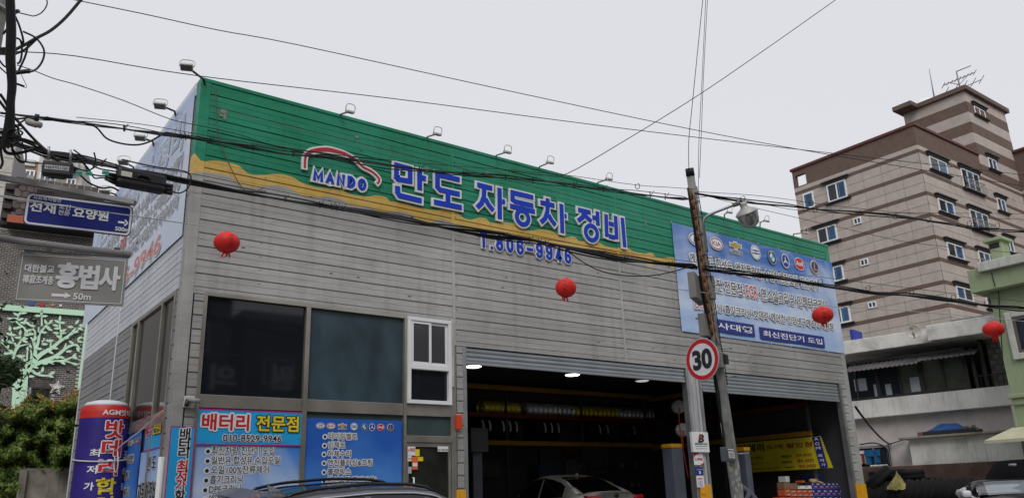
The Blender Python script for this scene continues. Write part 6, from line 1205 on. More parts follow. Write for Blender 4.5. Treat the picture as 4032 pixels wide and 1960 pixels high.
tag(put('laundry_socks', q, WHITE, kind='stuff'), 'row of small white laundry pegs and socks on the window sill', 'laundry')
# lean-to with mouldy wall and shelf roof
nL = 1.0; a = r4(535, 1075, nL); b = r4(1330, 865, nL); ql = r4(560, 1000, nL)[0]; q = MB(); FWd.box(q, (ql, .45+.0), (b[0], r4(900, 845, nL)[1]), .001, nL, .01); ln = put('lean_to_wall', q, M_mould, wh, label='white wall with black mould streaks')
q = MB(); zs = r4(900, 845, nL)[1]; FWd.box(q, (ql-.25, zs), (b[0], zs+.07), 0, nL+.25, .01); put('lean_to_roof', q, mat('old_ledge', (.30, .27, .21), .9, dirtamt=.4), wh)
zbw = r4(300, 1052, 1.35)[1]; q = MB(); FWd.box(q, (uL, .45), (b[0]+2, zbw), nL+.01, nL+.35, .02); tag(put('brown_yard_wall', q, M_brw), 'low crumbling brown wall behind the tyre heap', 'wall')
c = r4(800, 828, nL); q = MB(); FWd.box(q, (c[0]-.75, zs+.07), (c[0]+.85, zs+.2), .3, 1.2, .02); tag(put('dark_pallet', q, flat('dark_plank', (.03, .03, .035), .8)), 'dark pallet lying on the lean-to roof under the tarpaulin', 'pallet')
q = MB(); q.sm = True; q.grid(lambda u, v: FWd(c[0]-.65+1.25*u, zs+.2+(.26*math.sin(math.pi*v)**.7*math.sin(math.pi*min(1, u*1.02))**.6)*(.75+.5*noise.noise(Vector((u*5, v*3, 1)))), .25+.95*v), 26, 12); tag(put('blue_tarpaulin', q, mat('tarp_blue', (.02, .09, .30), .5, var=.3, bump=.6, bscale=8)), 'crumpled blue tarpaulin on the lean-to roof', 'tarpaulin')
q = MB(); p = r4(608, 836, nL); FWd.box(q, (p[0]-.12, zs+.07), (p[0]+.12, zs+.22), .6, .8, .01); tag(put('loose_block', q, flat('old_brick', (.16, .1, .08), .9)), 'single brown block left of the tarpaulin', 'block')
q = MB(); random.seed(9); p = r4(885, 815, nL)
for k in range(40): a_ = p[0]+.5*random.random(); q.tube([FWd(a_, zs+.1+.15*random.random(), 1.1), FWd(a_+.2*random.random(), zs+.1+.2*random.random(), 1.15)], .02, 4)
tag(put('netting', q, flat('net_grey', (.2, .19, .17), .9), kind='stuff'), 'tangled grey netting at the right of the tarpaulin', 'netting')
d = at(3250+570*.607, 1200+170*.607, 27.6); o = empty('satellite_dish', (d.x, d.y, ft+.1), 'pale satellite dish standing on the white roof edge', 'satellite dish'); Md = Matrix.Translation(d) @ (CAMP-d+Vector((-3, 2, 8))).normalized().to_track_quat('Z', 'Y').to_matrix().to_4x4()
rd = 27.5*27.6/FPX; q = MB(); q.lathe([(.001, -.09), (rd*.5, -.06), (rd*.9, -.015), (rd, .0), (rd*1.01, -.01), (rd*.9, -.03), (rd*.4, -.09)], 28, Md, False); put('dish', q, flat('dish_cream', (.5, .48, .42), .5, dirtamt=.25), o); q = MB(); q.tube([d-Vector((0, 0, rd*.9)), d+(CAMP-d).normalized()*.3-Vector((0, 0, .05))], .02, 6); q.tube([Vector((d.x, d.y, ft)), Vector((d.x, d.y, d.z-.1))], .03, 6); put('dish_arm', q, GREY, o)
ink = Ink(); fd = Fr(d+(CAMP-d).normalized()*.06+Vector((0, 0, .08)), RT0); text(ink['navy'], fd, 'kt', (-.12, -.03, -.02, .05), .05, off=.03); ink.flush(o)
q = MB(); u0_ = r4(105, 200)[0]; q.box((OW.x, OW.y, 0), (OW.x, OW.y, 0)) if 0 else FWd.box(q, (r4(120, 200)[0], ft+.1), (r4(150, 200)[0], ft+.75), -1.5, -.6, .05); tag(put('blue_barrel', q, flat('barrel_blue', (.01, .03, .25), .5)), 'blue water drum on the roof behind the garage corner', 'drum')
q = MB(); a, b = r4(825, 165, -3), r4(1100, 60, -3); FWd.box(q, (r4(825, 165, -1)[0], ft), (r4(1300, 100, -1)[0], r4(830, 95, -1)[1]), -1.3, -1.0); tag(put('grey_roof_screen', q, mat('grey_sheet', (.15, .15, .155), .8)), 'grey sheet screen on the white roof before the apartment', 'screen')
q = MB(); q.tube(sag(on(3368, 1600, (16.4, 0, 0), (1, 0, 0)), FWd(r4(430, 905)[0], r4(430, 905)[1], .1), .15), .03, 6); q.tube(smooth([FWd(*r4(230, 905), .1), FWd(*r4(330, 895), .15), FWd(*r4(405, 935), .12), FWd(*r4(425, 1040), .1)], 4), .022, 5); q.tube([FWd(*r4(410, 905), .1), FWd(*r4(520, 872), .1)], .018, 5); tag(put('house_cable', q, CABLE), 'thick black cable from the garage edge down to the laundry window', 'cable')
# ---------------------------------------------------------------- green house
G0 = at(3950, 1400, 23); XG = G0.x; FG = Fr((XG, 0, 0), (0, -1, 0)); r8 = lambda px, py, dx=0: (lambda p: (-p.y, p.z))(on(px, py, (XG-dx, 0, 0), (1, 0, 0)))
M_gr = mat('pale_green_stucco', (.30, .36, .22), .85, var=.1, scale=1.5, streak=.2, dirt=(.12, .14, .08, 1), bump=.4, bscale=60); M_cr = mat('cream_trim', (.50, .51, .46), .8, streak=.3); M_gy = mat('pale_yellow_trim', (.52, .50, .36), .8, var=.1, streak=.2)
gh = empty('green_house', (XG, -r8(3900, 1160)[0], .45), 'pale green stucco house with cream parapet at the right edge', 'house'); ug = r8(3896, 1157)[0]; uE = ug+9; zc1 = r8(3955, 1030)[1]; zpb = r8(3950, 1140)[1]
q = MB(); FG.box(q, (ug, .45), (uE, zpb+.02), -8, 0); put('green_wall', q, M_gr, gh); q = MB(); FG.box(q, (ug-.35, zpb), (uE, zc1-.1), -8, .35, .02); put('parapet', q, M_gr, gh); q = MB(); FG.box(q, (ug+.02, zc1-.25), (uE, zc1+.02), .351, .5, .02); FG.box(q, (ug-.1, zc1-.1), (uE, zc1+.021), -.3, .35, .01); put('parapet_cap', q, M_cr, gh)
ch0, ch1 = r8(3908, 1000, -1.5)[0], r8(3958, 1000, -1.5)[0]; zch = r8(3935, 950, -1.5)[1]; q = MB(); FG.box(q, (ch0, zc1-.1), (ch1, zch), -1.9, -1.35, .01); FG.box(q, (ch0-.12, zch), (ch1+.1, zch+.1), -2.0, -1.25, .015); put('chimney', q, M_gr, gh); q = MB(); FG.box(q, (ch0-.0, zch-.22), (ch0+.3, zch-.05), -1.35, -1.345); put('chimney_vent', q, BLK, gh)
a = r8(3991, 1418); b0 = r8(3958, 1232); wl, wz0, wz1 = (r8(3975, 1320)[0]), a[1], b0[1]; wn = empty('window', FG(wl, wz0)-gh.location); wn.parent = gh; WM[wn.name] = Matrix.Translation(FG(wl, wz0)); q = MB(); W2 = 1.9
for r_ in (((wl, wz0), (wl+.17, wz1)), ((wl+W2-.17, wz0), (wl+W2, wz1)), ((wl+.171, wz1-.17), (wl+W2-.171, wz1)), ((wl+.171, wz0), (wl+W2-.171, wz0+.17))): FG.box(q, r_[0], r_[1], .0, .1, .02)
put('window_surround', q, M_cr, wn); q = MB(); FG.box(q, (wl+.172, wz0+.172), (wl+W2-.172, wz1-.172), .0, .04); put('pane', q, M_wd, wn); q = MB(); FG.box(q, (wl+.172, wz0+.172), (wl+.25, wz1-.172), .041, .07); FG.box(q, (wl+.25, wz1-.25), (wl+W2-.172, wz1-.172), .041, .07); FG.box(q, (wl+.25, wz0+.172), (wl+W2-.172, wz0+.25), .041, .07); put('window_frame', q, flat('brown_frame', (.12, .1, .09), .5), wn)
zl_ = r8(4000, 1550)[1]; ul = r8(3972, 1560)[0]; q = MB(); FG.box(q, (ul, zl_-.12), (uE, zl_), .001, .12, .02); FG.box(q, (ul+.08, zl_-.3), (uE, zl_-.121), .001, .06, .01); FG.box(q, (ul+.02, r8(4003, 1690)[1]), (ul+.1, zl_-.301), .001, .05, .01); put('ledge_moulding', q, M_gr, gh)
zcn = r8(3960, 1728, 1.2)[1]; zct = r8(3960, 1690, .2)[1]; uc = r8(3880, 1727, 1.2)[0]; q = MB(); q.prism([FG(uc, zcn, 1.3), FG(uc, zcn-.08, 1.3), FG(uc+.25, zct-.1, .01), FG(uc+.25, zct+.05, .01)], Vector((0, -8, 0))); put('canopy', q, M_gy, gh)
q = MB(); q.tube([FG(r8(3922, 1060)[0], zc1-.3, .36), FG(r8(3922, 1060)[0]+.02, zpb+.05, .37)], .012, 5); q.tube([FG(r8(3940, 1180)[0], zpb, .02), FG(r8(3985, 1400)[0]-.25, 4.9, .02)], .012, 5); tag(put('wall_cable', q, CABLE), 'thin black cable running down the green house front', 'cable')
# ---------------------------------------------------------------- left: brick building with mint tree relief
azb = R(97); UB = Vector((math.sin(azb), math.cos(azb), 0)); OB = at(200, 1400, 33); FB = Fr((OB.x, OB.y, 0), UB); NB = FB.N
r2 = lambda x, y, n=0: (lambda p: ((p-FB.o).dot(UB), p.z))(on(x*.3994, 1150+y*.3994, FB.o+NB*n, NB)); pb = lambda px, py, n=0: (lambda p: ((p-FB.o).dot(UB), p.z))(on(px, py, FB.o+NB*n, NB))
M_bk = mat('dark_clay_brick', (.095, .08, .073), .85, var=.35, scale=5, rnd=.25); M_mor = mat('pale_mortar', (.52, .51, .48), .9); M_mint = mat('mint_metal', (.50, .74, .54), .55, var=.06, scale=1)
bb = empty('brick_building', (OB.x, OB.y, 0), 'dark brick building with shingled upper wall behind the left road signs', 'building'); uL, uR = pb(-120, 1300)[0], pb(349, 1236)[0]; zsof = pb(190, 918)[1]
q = MB(); FB.box(q, (uL, 0), (uR, zsof), -6, 0); put('mortar_wall', q, M_mor, bb)
bm_ = MB(); bm_.box((0, -.012, 0), (.182, 0, .053)); ME_bk = bm_.mesh('brick', M_bk); Rb = math.atan2(UB.y, UB.x); w0, w1 = r2(275, 1180)[0], r2(478, 1180)[0]; zwt = r2(380, 935)[1]; zlow = pb(200, 1680)[1]; ch = .077
stuffq = MB(); cnt = 0; rows = []
zb_k = zlow
while zb_k < zsof-.08: rows.append(zb_k); zb_k += ch
random.seed(5)
for j, z in enumerate(rows):
    u = uL+(.1 if j % 2 else 0)
    while u < uR-.19:
        if not (z < zwt and u+.19 > w0 and u < w1):
            if cnt < 300 and r2(300, 860)[1] < z < r2(300, 560)[1] and u > w0-.1: inst('brick', ME_bk, FB(u, z, random.random()*.006)-bb.location, bb, rot=(0, 0, Rb)); cnt += 1
            else: d = random.random()*.006; FB.box(stuffq, (u, z), (u+.182, z+.053), 0, .012+d)
        u += .2
put('brick_courses', stuffq, M_bk, bb, kind='stuff')
u = w0-.1
while u < w1+.1: inst('brick', ME_bk, FB(u+.057, zwt, .012)-bb.location, bb, rot=(0, -math.pi/2, Rb)) if 0 else None; q = MB(); FB.box(q, (u, zwt+.01), (u+.06, zwt+.2), .03, .045); put('lintel_brick', q, M_bk, bb); u += .075
q = MB(); FB.box(q, (w0, zlow-1), (w1, zwt), .001, .01); put('window_pane', q, M_wd, bb); q = MB(); FB.box(q, (w0, zwt-.06), (w1, zwt), .011, .05); FB.box(q, (w0, zlow-1), (w0+.06, zwt-.061), .011, .05); FB.box(q, (w1-.06, zlow-1), (w1, zwt-.061), .011, .05); FB.box(q, ((w0+w1)/2-.03, zlow-1), ((w0+w1)/2+.03, zwt-.061), .011, .045); put('window_frame', q, flat('dark_bronze', (.03, .028, .026), .5), bb)
# soffit, mansard shingles
M_sof = mat('terracotta_fascia', (.33, .085, .045), .7); zf1 = pb(25, 872, .9)[1]; q = MB(); FB.box(q, (pb(25, 880, .9)[0], zsof), (uR-.1, zsof+.12), .001, .9, .01); put('soffit', q, flat('dark_soffit', (.05, .045, .045), .8), bb); q = MB(); FB.box(q, (pb(25, 880, .9)[0], zsof+.0), (uR-.1, zsof+.32), .901, .95, .01); put('fascia', q, M_sof, bb)
ushl, ushr = pb(52, 800)[0], uR-.1; zs0, zs1 = zsof+.33, pb(140, 742)[1]; q = MB(); FB.box(q, (ushl-.36, zsof+.121), (ushr, zs1), -6, .2); put('upper_wall', q, flat('upper_dark', (.05, .04, .038), .9), bb)
sh = MB(); sh.prism([(0, -.05, .0), (.08, -.055, -.06), (.18, -.055, -.06), (.26, -.05, 0), (.26, -.01, .3), (0, -.01, .3)], (0, .02, 0)); ME_sh = sh.mesh('shingle', mat('brown_shingle', (.085, .065, .06), .8, rnd=.25)); j = 0; z = zs0
while z < zs1:
    u = ushl+(.14 if j % 2 else 0)
    while u < ushr: inst('shingle', ME_sh, FB(u, z, .355)-bb.location, bb, rot=(0, 0, Rb)); u += .28
    z += .26; j += 1
q = MB(); z = zs0
while z < zs1-.3: FB.box(q, (ushl-.32, z), (ushl-.02, z+.2), .2, .36, .02); z += .42
put('quoin_bracket', q, flat('quoin_dark', (.045, .04, .04), .8), bb, kind='stuff')
# mint tree panel
tr = empty('tree_relief', FB(0, zlow, .1), 'mint green metal tree relief with frame and leaves mounted on the brick wall', 'relief'); TZ = .16
q = MB(); f0, f1 = r2(30, 150), r2(870, 225); FB.box(q, (uL, r2(450, 195)[1]-.09), (r2(868, 300)[0], r2(450, 195)[1]+.14), .04, .2, .01); FB.box(q, (r2(830, 600)[0]-.09, zlow-.8), (r2(830, 600)[0]+.09, r2(450, 195)[1]-.091), .04, .2, .01); put('relief_frame', q, M_mint, tr)
q = MB(); Q_ = lambda l: [r2(x, y) for x, y in l]
pts = Q_([(95,1330),(122,1000),(118,870),(132,760),(172,745),(212,778),(245,730),(262,690),(352,690),(330,740),(292,800),(275,860),(268,1000),(258,1180),(250,1330)]); q.prism([FB(u, v, .1) for u, v in pts], NB*.06); put('trunk', q, M_mint, tr)
BR = [([(160,775),(138,690),(125,610),(70,545),(0,485)], 30, 9), ([(132,640),(165,550),(205,490),(270,420),(335,360)], 18, 5), ([(150,590),(190,540),(240,525),(290,515)], 14, 4), ([(165,545),(125,470),(110,400),(100,355)], 12, 4), ([(205,490),(200,430),(195,400)], 9, 4), ([(80,560),(85,500),(60,440)], 9, 4),
 ([(290,720),(340,630),(348,560),(325,480),(300,450)], 34, 6), ([(345,590),(375,500),(390,420),(440,350),(480,310)], 22, 6), ([(385,430),(380,390),(382,350)], 9, 4), ([(335,520),(345,430),(340,385),(310,375)], 12, 5), ([(250,430),(248,370),(185,320),(162,290),(185,240)], 12, 5), ([(412,340),(410,270),(412,200)], 10, 5),
 ([(320,700),(400,620),(510,555),(590,490),(680,430),(745,360)], 40, 8), ([(590,490),(600,420),(588,340),(585,290)], 14, 6), ([(690,430),(740,400),(800,350)], 8, 4), ([(495,560),(500,500),(500,480)], 8, 4), ([(340,720),(440,680),(540,640),(610,590),(660,550),(730,525),(770,540),(775,575)], 34, 6), ([(620,590),(640,540),(650,510)], 12, 5), ([(400,700),(500,690),(620,680),(700,650),(750,640)], 22, 5), ([(600,685),(660,690),(730,710)], 8, 4), ([(315,775),(350,805),(410,825),(480,825),(530,800)], 20, 5), ([(265,700),(268,620),(275,560)], 10, 4), ([(300,690),(310,620),(300,575)], 12, 4), ([(410,500),(430,480),(432,460)], 7, 4)]
k_ = abs(r2(100, 600)[0]-r2(0, 600)[0])/100; n_ = 0
for pl_, w0_, w1_ in BR:
    P2 = [Vector((*p, 0)) for p in Q_(pl_)]; P2 = [Vector((p.x, p.y)) for p in smooth(P2, 4)]; tp2 = [(w0_+(w1_-w0_)*i/(len(P2)-1)+6)*k_*.62 for i in range(len(P2))]; q = MB(); strokes(q, FB, P2, 0, .1+.002*n_, .155+.002*n_, tap=tp2); put('branch', q, M_mint, tr); n_ += 1
LV = [(190,225,60),(235,215,10),(155,225,150),(150,270,180),(100,270,170),(120,300,210),(205,275,30),(250,290,80),(225,310,170),(345,300,20),(320,340,350),(275,315,140),(370,240,180),(440,245,10),(410,210,90),(450,300,120),(500,300,60),(435,405,0),(490,375,-20),(460,350,170),(590,265,90),(560,295,150),(615,310,0),(545,335,170),(560,365,190),(625,385,30),(550,410,180),(620,410,0),(575,445,150),(650,460,10),(690,350,180),(760,300,60),(805,335,10),(790,370,-20),(740,400,0),(780,460,50),(700,500,150),(790,495,-10),(500,485,0),(475,485,170),(440,520,0),(345,470,60),(385,565,0),(545,560,-10),(500,600,-30),(575,650,20),(610,650,-20),(680,590,10),(730,630,60),(740,655,-20),(740,715,-10),(620,705,-30),(525,705,0),(440,710,-10),(350,745,-20),(310,835,0),(420,765,90),(515,800,30),(500,835,-20),(390,800,40),(190,635,180),(220,640,20),(235,675,-30),(100,365,100),(155,365,0),(190,355,10),(90,420,160),(130,430,0),(175,455,180),(245,470,20),(250,495,-20),(65,475,170),(100,500,-20),(30,480,190),(55,610,170),(90,610,0),(200,405,90),(270,430,0),(285,385,30),(310,420,0),(270,400,160),(300,545,100),(280,550,60),(5,620,90),(765,570,120)]
lm = MB(); lm.add([(0, 0, -.0), (.25, .0, .16), (.6, 0, .17), (1, 0, 0), (.6, 0, -.15), (.25, 0, -.15)]+[(x, .03, z) for x, z in ((0, 0), (.25, .16), (.6, .17), (1, 0), (.6, -.15), (.25, -.15))], [(5, 4, 3, 2, 1, 0)]+[(i, (i+1) % 6, 6+(i+1) % 6, 6+i) for i in range(6)]); ME_lf = lm.mesh('metal_leaf', M_mint)
for k, (x, y, an) in enumerate(LV):
    u, v = r2(x, y); s = 74*k_; a = R(an); p = FB(u-.5*s*math.cos(a), v-.5*s*math.sin(a), .19+.002*(k % 9)); o = inst('metal_leaf', ME_lf, p-tr.location, tr, scale=(s, 1, s*1.15)); o.rotation_mode = 'XYZ'; o.matrix_basis = Matrix.Translation(p-tr.location) @ Matrix.Rotation(Rb, 4, 'Z') @ Matrix.Rotation(-a, 4, 'Y') @ Matrix.Diagonal((s, 1, s*1.15, 1))
cs = r2(557, 942); so = abs(r2(640, 940)[0]-cs[0]); st_ = empty('star_sign', FB(cs[0], cs[1]-so, .05), 'white star shaped wall decoration on the brick wall', 'star')
star = lambda r_, n: [FB(cs[0]+r_*(1 if i % 2 == 0 else .47)*math.sin(i*math.pi/5+.12), cs[1]+r_*(1 if i % 2 == 0 else .47)*math.cos(i*math.pi/5+.12), n) for i in range(10)][::-1]
q = MB(); q.prism(star(so*1.05, .04), NB*.05); put('star_back', q, flat('star_white', (.62, .60, .57), .6), st_); q = MB(); q.prism(star(so*.80, .095), NB*.01); put('star_ring', q, flat('star_brown', (.1, .08, .07), .7), st_); q = MB(); q.prism(star(so*.66, .11), NB*.02); put('star_face', q, flat('star_white', (.62, .60, .57), .6), st_)
for x, y, c, r_ in ((305, 122, (.02, .08, .45), .25), (412, 130, (.45, .02, .03), .22), (517, 140, (.6, .2, .05), .12), (595, 145, (.6, .6, .62), .12), (882, 195, (.6, .6, .6), .2)):
    u, v = r2(x, y); q = MB(); kk = r_*.45; q.prism([FB(u+kk*math.cos(i*.524), v+kk*math.sin(i*.524)+.05, .03) for i in range(12)], NB*.05); tag(put('wall_medallion', q, flat('med%d' % x, c, .5)), 'small round medallion above the mint frame, '+{305: 'blue', 412: 'red', 517: 'orange', 595: 'white', 882: 'white one at the frame corner'}[x], 'medallion', 'medallions above the mint frame')
# ---------------------------------------------------------------- far apartments
azf = R(106); UF = Vector((math.sin(azf), math.cos(azf), 0)); OF = at(200, 650, 90); FF = Fr((OF.x, OF.y, 0), UF); pf = lambda x, y, n=0: (lambda p: ((p-FF.o).dot(UF), p.z))(on(x*.3514, 560+y*.3514, FF.o+FF.N*n, FF.N))
M_fa = mat('far_pale_panel', (.50, .48, .45), .85, var=.06, streak=.12); M_fb = mat('far_tan', (.30, .22, .14), .85, var=.06); M_fg = mat('far_grey', (.34, .33, .30), .85); M_fo = mat('far_ochre', (.36, .25, .09), .85)
fa = empty('distant_apartment', (OF.x, OF.y, 0), 'distant pale and tan apartment block with white windows above the blue sign', 'apartment building'); zr = pf(690, 185)[1]; zr2 = pf(280, 165)[1]
um_, ue_ = pf(425, 300)[0], pf(935, 300)[0]; ul_ = pf(118, 300)[0]; q = MB(); FF.box(q, (um_, 0), (ue_, zr), -10, 0); put('main_wall', q, M_fa, fa); q = MB(); FF.box(q, (ul_, 0), (um_-.01, zr2), -12, -1); put('tan_wall', q, M_fb, fa)
q = MB(); FF.box(q, (pf(640, 450)[0], 0), (pf(820, 450)[0], pf(700, 385)[1]), .01, .05); put('grey_panel', q, M_fg, fa); q = MB(); FF.box(q, (pf(30, 700)[0], 0), (pf(118, 700)[0]+0, pf(90, 480)[1]), -3, -.9); put('ochre_strip', q, M_fo, fa)
def fwin(x0, y0, x1, y1, n=0, k=2):
    a, b = pf(x0, y1, n), pf(x1, y0, n); wf = empty('window', FF(a[0], a[1], n)-fa.location); wf.parent = fa; WM[wf.name] = Matrix.Translation(FF(a[0], a[1], n)); q = MB(); F_ = .14; u0, z0, u1, z1 = a[0], a[1], b[0], b[1]
    for r_ in (((u0, z0), (u1, z0+F_)), ((u0, z1-F_), (u1, z1)), ((u0, z0+F_), (u0+F_, z1-F_)), ((u1-F_, z0+F_), (u1, z1-F_))): FF.box(q, r_[0], r_[1], n+.0, n+.15)
    for s in range(1, k): um = u0+(u1-u0)*s/k; FF.box(q, (um-F_/2, z0+F_), (um+F_/2, z1-F_), n, n+.14)
    put('frame', q, WHITE, wf)
    for s in range(k): q = MB(); FF.box(q, (u0+(u1-u0)*s/k+F_/2, z0+F_), (u0+(u1-u0)*(s+1)/k-F_/2, z1-F_), n+.02, n+.06); put('pane', q, M_wd if 0 else mat_far, wf)
    q = MB(); 
    for i in range(14): u = u0+(u1-u0)*i/13; FF.box(q, (u-.03, z0-.1), (u+.03, z0+.28*(z1-z0)), n+.3, n+.36)
    FF.box(q, (u0-.1, z0+.28*(z1-z0)), (u1+.1, z0+.31*(z1-z0)), n+.29, n+.37); put('railing', q, GREY, wf)
mat_far = mat('far_glass', (.10, .14, .16), .1, var=.3, scale=.3)
fwin(272, 322, 398, 412, -.9); fwin(432, 352, 640, 458, 0, 3); fwin(738, 418, 858, 505, 0)
for dz in (1, 2, 3):
    for x0, y0, x1, y1, n, k in ((272, 322+dz*190, 398, 412+dz*190, -.9, 2), (432, 352+dz*190, 640, 458+dz*190, 0, 3), (738, 418+dz*190, 858, 505+dz*190, 0, 2)): fwin(x0, y0, x1, y1, n, k)
a, b = pf(188, 388, -.9), pf(242, 302, -.9); q = MB(); FF.box(q, a, b, -.99, -.85); put('louvre_door', q, WHITE, fa); q = MB()
for (x0, y0, x1, y1) in ((128, 172, 206, 228), (240, 185, 408, 258)):
    for k in range(6): z0, z1 = pf(x0, y1, -.9)[1], pf(x0, y0, -.9)[1]; FF.box(q, (pf(x0, y0, -.9)[0], z0+(z1-z0)*k/6), (pf(x1, y0, -.9)[0], z0+(z1-z0)*(k+.5)/6), -.98, -.7)
put('louvre', q, WHITE, fa, kind='stuff'); q = MB(); 
for k in range(16): x = 520+k*23; u, z = pf(x, 215+k*3.4); FF.box(q, (u-.25, zr-1.5), (u+.25, zr-.5), .0, 1.2)
FF.box(q, (pf(505, 200)[0], zr-.5), (pf(890, 200)[0], zr-.2), 0, 1.4); put('pergola', q, M_fa, fa, kind='stuff')
q = MB(); FF.box(q, (um_+.3, zr), (um_+3, zr+1.2), -9, -3); put('roof_house', q, M_fa, fa)
azt = R(100); tq = at(0, 620, 70); ft_ = Fr((tq.x, tq.y, 0), (math.sin(azt), math.cos(azt), 0)); te = (on(46, 700, ft_.o, ft_.N)-ft_.o).dot(ft_.U); fz = empty('near_tower_block', (tq.x, tq.y, 0), 'pale grey panelled tower block at the left picture edge', 'apartment building'); ztw = on(62, 512, ft_.o, ft_.N).z; q = MB(); ft_.box(q, (-20, 0), (te, ztw), -12, 0); put('tower_wall', q, flat('tower_joint', (.22, .21, .2)), fz)
tm_ = MB(); tm_.box((0, -.05, 0), (1, 0, 1)); metp = tm_.mesh('tower_panel', mat('tower_grey', (.42, .40, .37), .85, rnd=.04)); Rt = math.atan2(ft_.U.y, ft_.U.x)
for j in range(14):
    for i in range(3): inst('wall_panel', metp, ft_(te-2.4*(i+1), ztw-1.35*(j+1), 0)-fz.location, fz, rot=(0, 0, Rt), scale=(2.35, 1, 1.3))
# ---------------------------------------------------------------- hedge, vines and the concrete wall
def leafmat(name, c1, c2):
    m = mat(name, c1, .55, var=0, spec=.3); t = m.node_tree; N = t.nodes; L = t.links; b = N['Principled BSDF']; g = N.new('ShaderNodeNewGeometry'); cr = N.new('ShaderNodeValToRGB'); cr.color_ramp.elements[0].color = c1+(1,); cr.color_ramp.elements[1].color = c2+(1,); L.new(g.outputs['Random Per Island'], cr.inputs[0]); L.new(cr.outputs[0], b.inputs['Base Color']); b.inputs['Subsurface Weight'].default_value = 0; return m
M_lf = leafmat('hedge_leaf', (.03, .07, .012), (.15, .21, .035)); M_rl = leafmat('reddish_shoot_leaf', (.18, .19, .03), (.36, .13, .04))
def leaves(name, n, fn, size, m_, par=None, seed=1, **k):
    rn = random.Random(seed); vs, fs = [], []
    for i in range(n):
        p, nn = fn(rn); s = size*(.6+.8*rn.random()); d = Vector((rn.gauss(0, 1), rn.gauss(0, 1), rn.gauss(0, .6)))+nn*.8; d.normalize(); a = d.orthogonal().normalized(); a.rotate(Matrix.Rotation(rn.random()*6.28, 3, d)); b_ = d.cross(a); b0 = len(vs)
        vs += [p-a*s, p+b_*s*.42-d*s*.1, p+a*s, p-b_*s*.42-d*s*.1]; fs.append((b0, b0+1, b0+2, b0+3))
    q = MB(); q.add(vs, fs); return put(name, q, m_, par, **k)
hz = lambda px: 1600+(px-0)*(-.02)+22*math.sin(px*.035)+18*math.sin(px*.011+2)
he = empty('hedge', at(180, 1950, 20)*1-Vector((0, 0, 1.3)), 'dense green vine hedge with reddish shoots behind the inflatable column', 'hedge')
def hedge_pt(rn, top=False):
    px = rn.uniform(-60, 372); t = 19.2+1.5*rn.random(); tp0 = hz(px)+4*rn.gauss(0, 2.2); bot = 1975 if px < 95 or px > 285 else 1850
    if px > 300: tp0 -= 0
    py = tp0+(bot-tp0)*(rn.random()**1.3) if not top else tp0+rn.uniform(-14, 40)
    bulge = noise.noise(Vector((px*.02, py*.02, 0)))*1.2
    return at(px, py, t+bulge), Vector((-.3, -.8, .5))
leaves('hedge_foliage', 26000, lambda rn: hedge_pt(rn), .062, M_lf, he, 2, kind='stuff'); leaves('reddish_shoots', 2600, lambda rn: (lambda r_: r_)(hedge_pt(rn, True)), .05, M_rl, he, 3, kind='stuff')
q = MB(); random.seed(8)
for k in range(60): px = random.uniform(-40, 360); a = at(px, hz(px)+30, 19.6); q.tube([a, a+Vector((random.gauss(0, .08), 0, .2)), a+Vector((random.gauss(0, .16), 0, .38+.2*random.random()))], [.008, .006, .002], 4)
put('shoot_stem', q, flat('stem_brown', (.10, .06, .03)), he, kind='stuff')
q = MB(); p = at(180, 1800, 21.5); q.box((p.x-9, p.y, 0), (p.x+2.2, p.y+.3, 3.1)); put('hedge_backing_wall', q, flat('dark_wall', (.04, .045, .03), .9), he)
p0 = at(90, 1900, 18.8); p1 = at(282, 1900, 18.8); zt3 = on(180, 1838, p0, (0, 1, 0)).z; q = MB(); q.cbox((p0.x, p0.y, 0), (p1.x-.9, p0.y+.35, zt3+.02), .03); q.cbox((p1.x-.89, p0.y-.0, 0), (p1.x+.3, p0.y+.33, zt3-.02), .03); q.cbox((p1.x-1.0, p0.y-.12, 0), (p1.x-.85, p0.y-.001, zt3-.05), .02); tag(put('concrete_wall', q, mat('weathered_concrete', (.21, .195, .165), .9, var=.3, scale=3, streak=.5, dirtamt=.4, bump=.5, bscale=25)), 'weathered low concrete wall under the hedge', 'wall')
# street tree branch at the left edge
t0 = at(-130, 1500, 12); tr2 = empty('street_tree', (t0.x, t0.y, 0), 'dark leafed tree reaching in from the left edge below the grey sign', 'tree'); q = MB(); q.tube([(t0.x, t0.y, 0), (t0.x+.05, t0.y, 1.5), (t0.x+.02, t0.y+.1, 3.4), (t0.x-.1, t0.y, 4.6)], [.14, .11, .08, .03], 10); q.tube([(t0.x+.03, t0.y, 2.8), at(-40, 1490, 12), at(40, 1455, 12), at(70, 1440, 12)], [.05, .03, .015, .005], 6); q.tube([(t0.x+.0, t0.y, 2.2), at(-50, 1600, 12), at(0, 1570, 12)], [.04, .025, .01], 6); put('trunk', q, flat('bark', (.06, .045, .03), .9, bump=.5), tr2)
def crown(rn):
    k = rn.random()
    if k < .5: c = at(rn.gauss(15, 28), rn.gauss(1462, 22), 12+rn.gauss(0, .25)); return c, Vector((0, 0, 1))
    v = Vector((rn.gauss(0, .6), rn.gauss(0, .6), rn.gauss(0, .55))); return Vector((t0.x-.5, t0.y, 3.6))+v, Vector((0, 0, 1))
leaves('crown', 2600, crown, .055, leafmat('tree_leaf', (.012, .03, .008), (.035, .07, .018)), tr2, 6, kind='stuff')
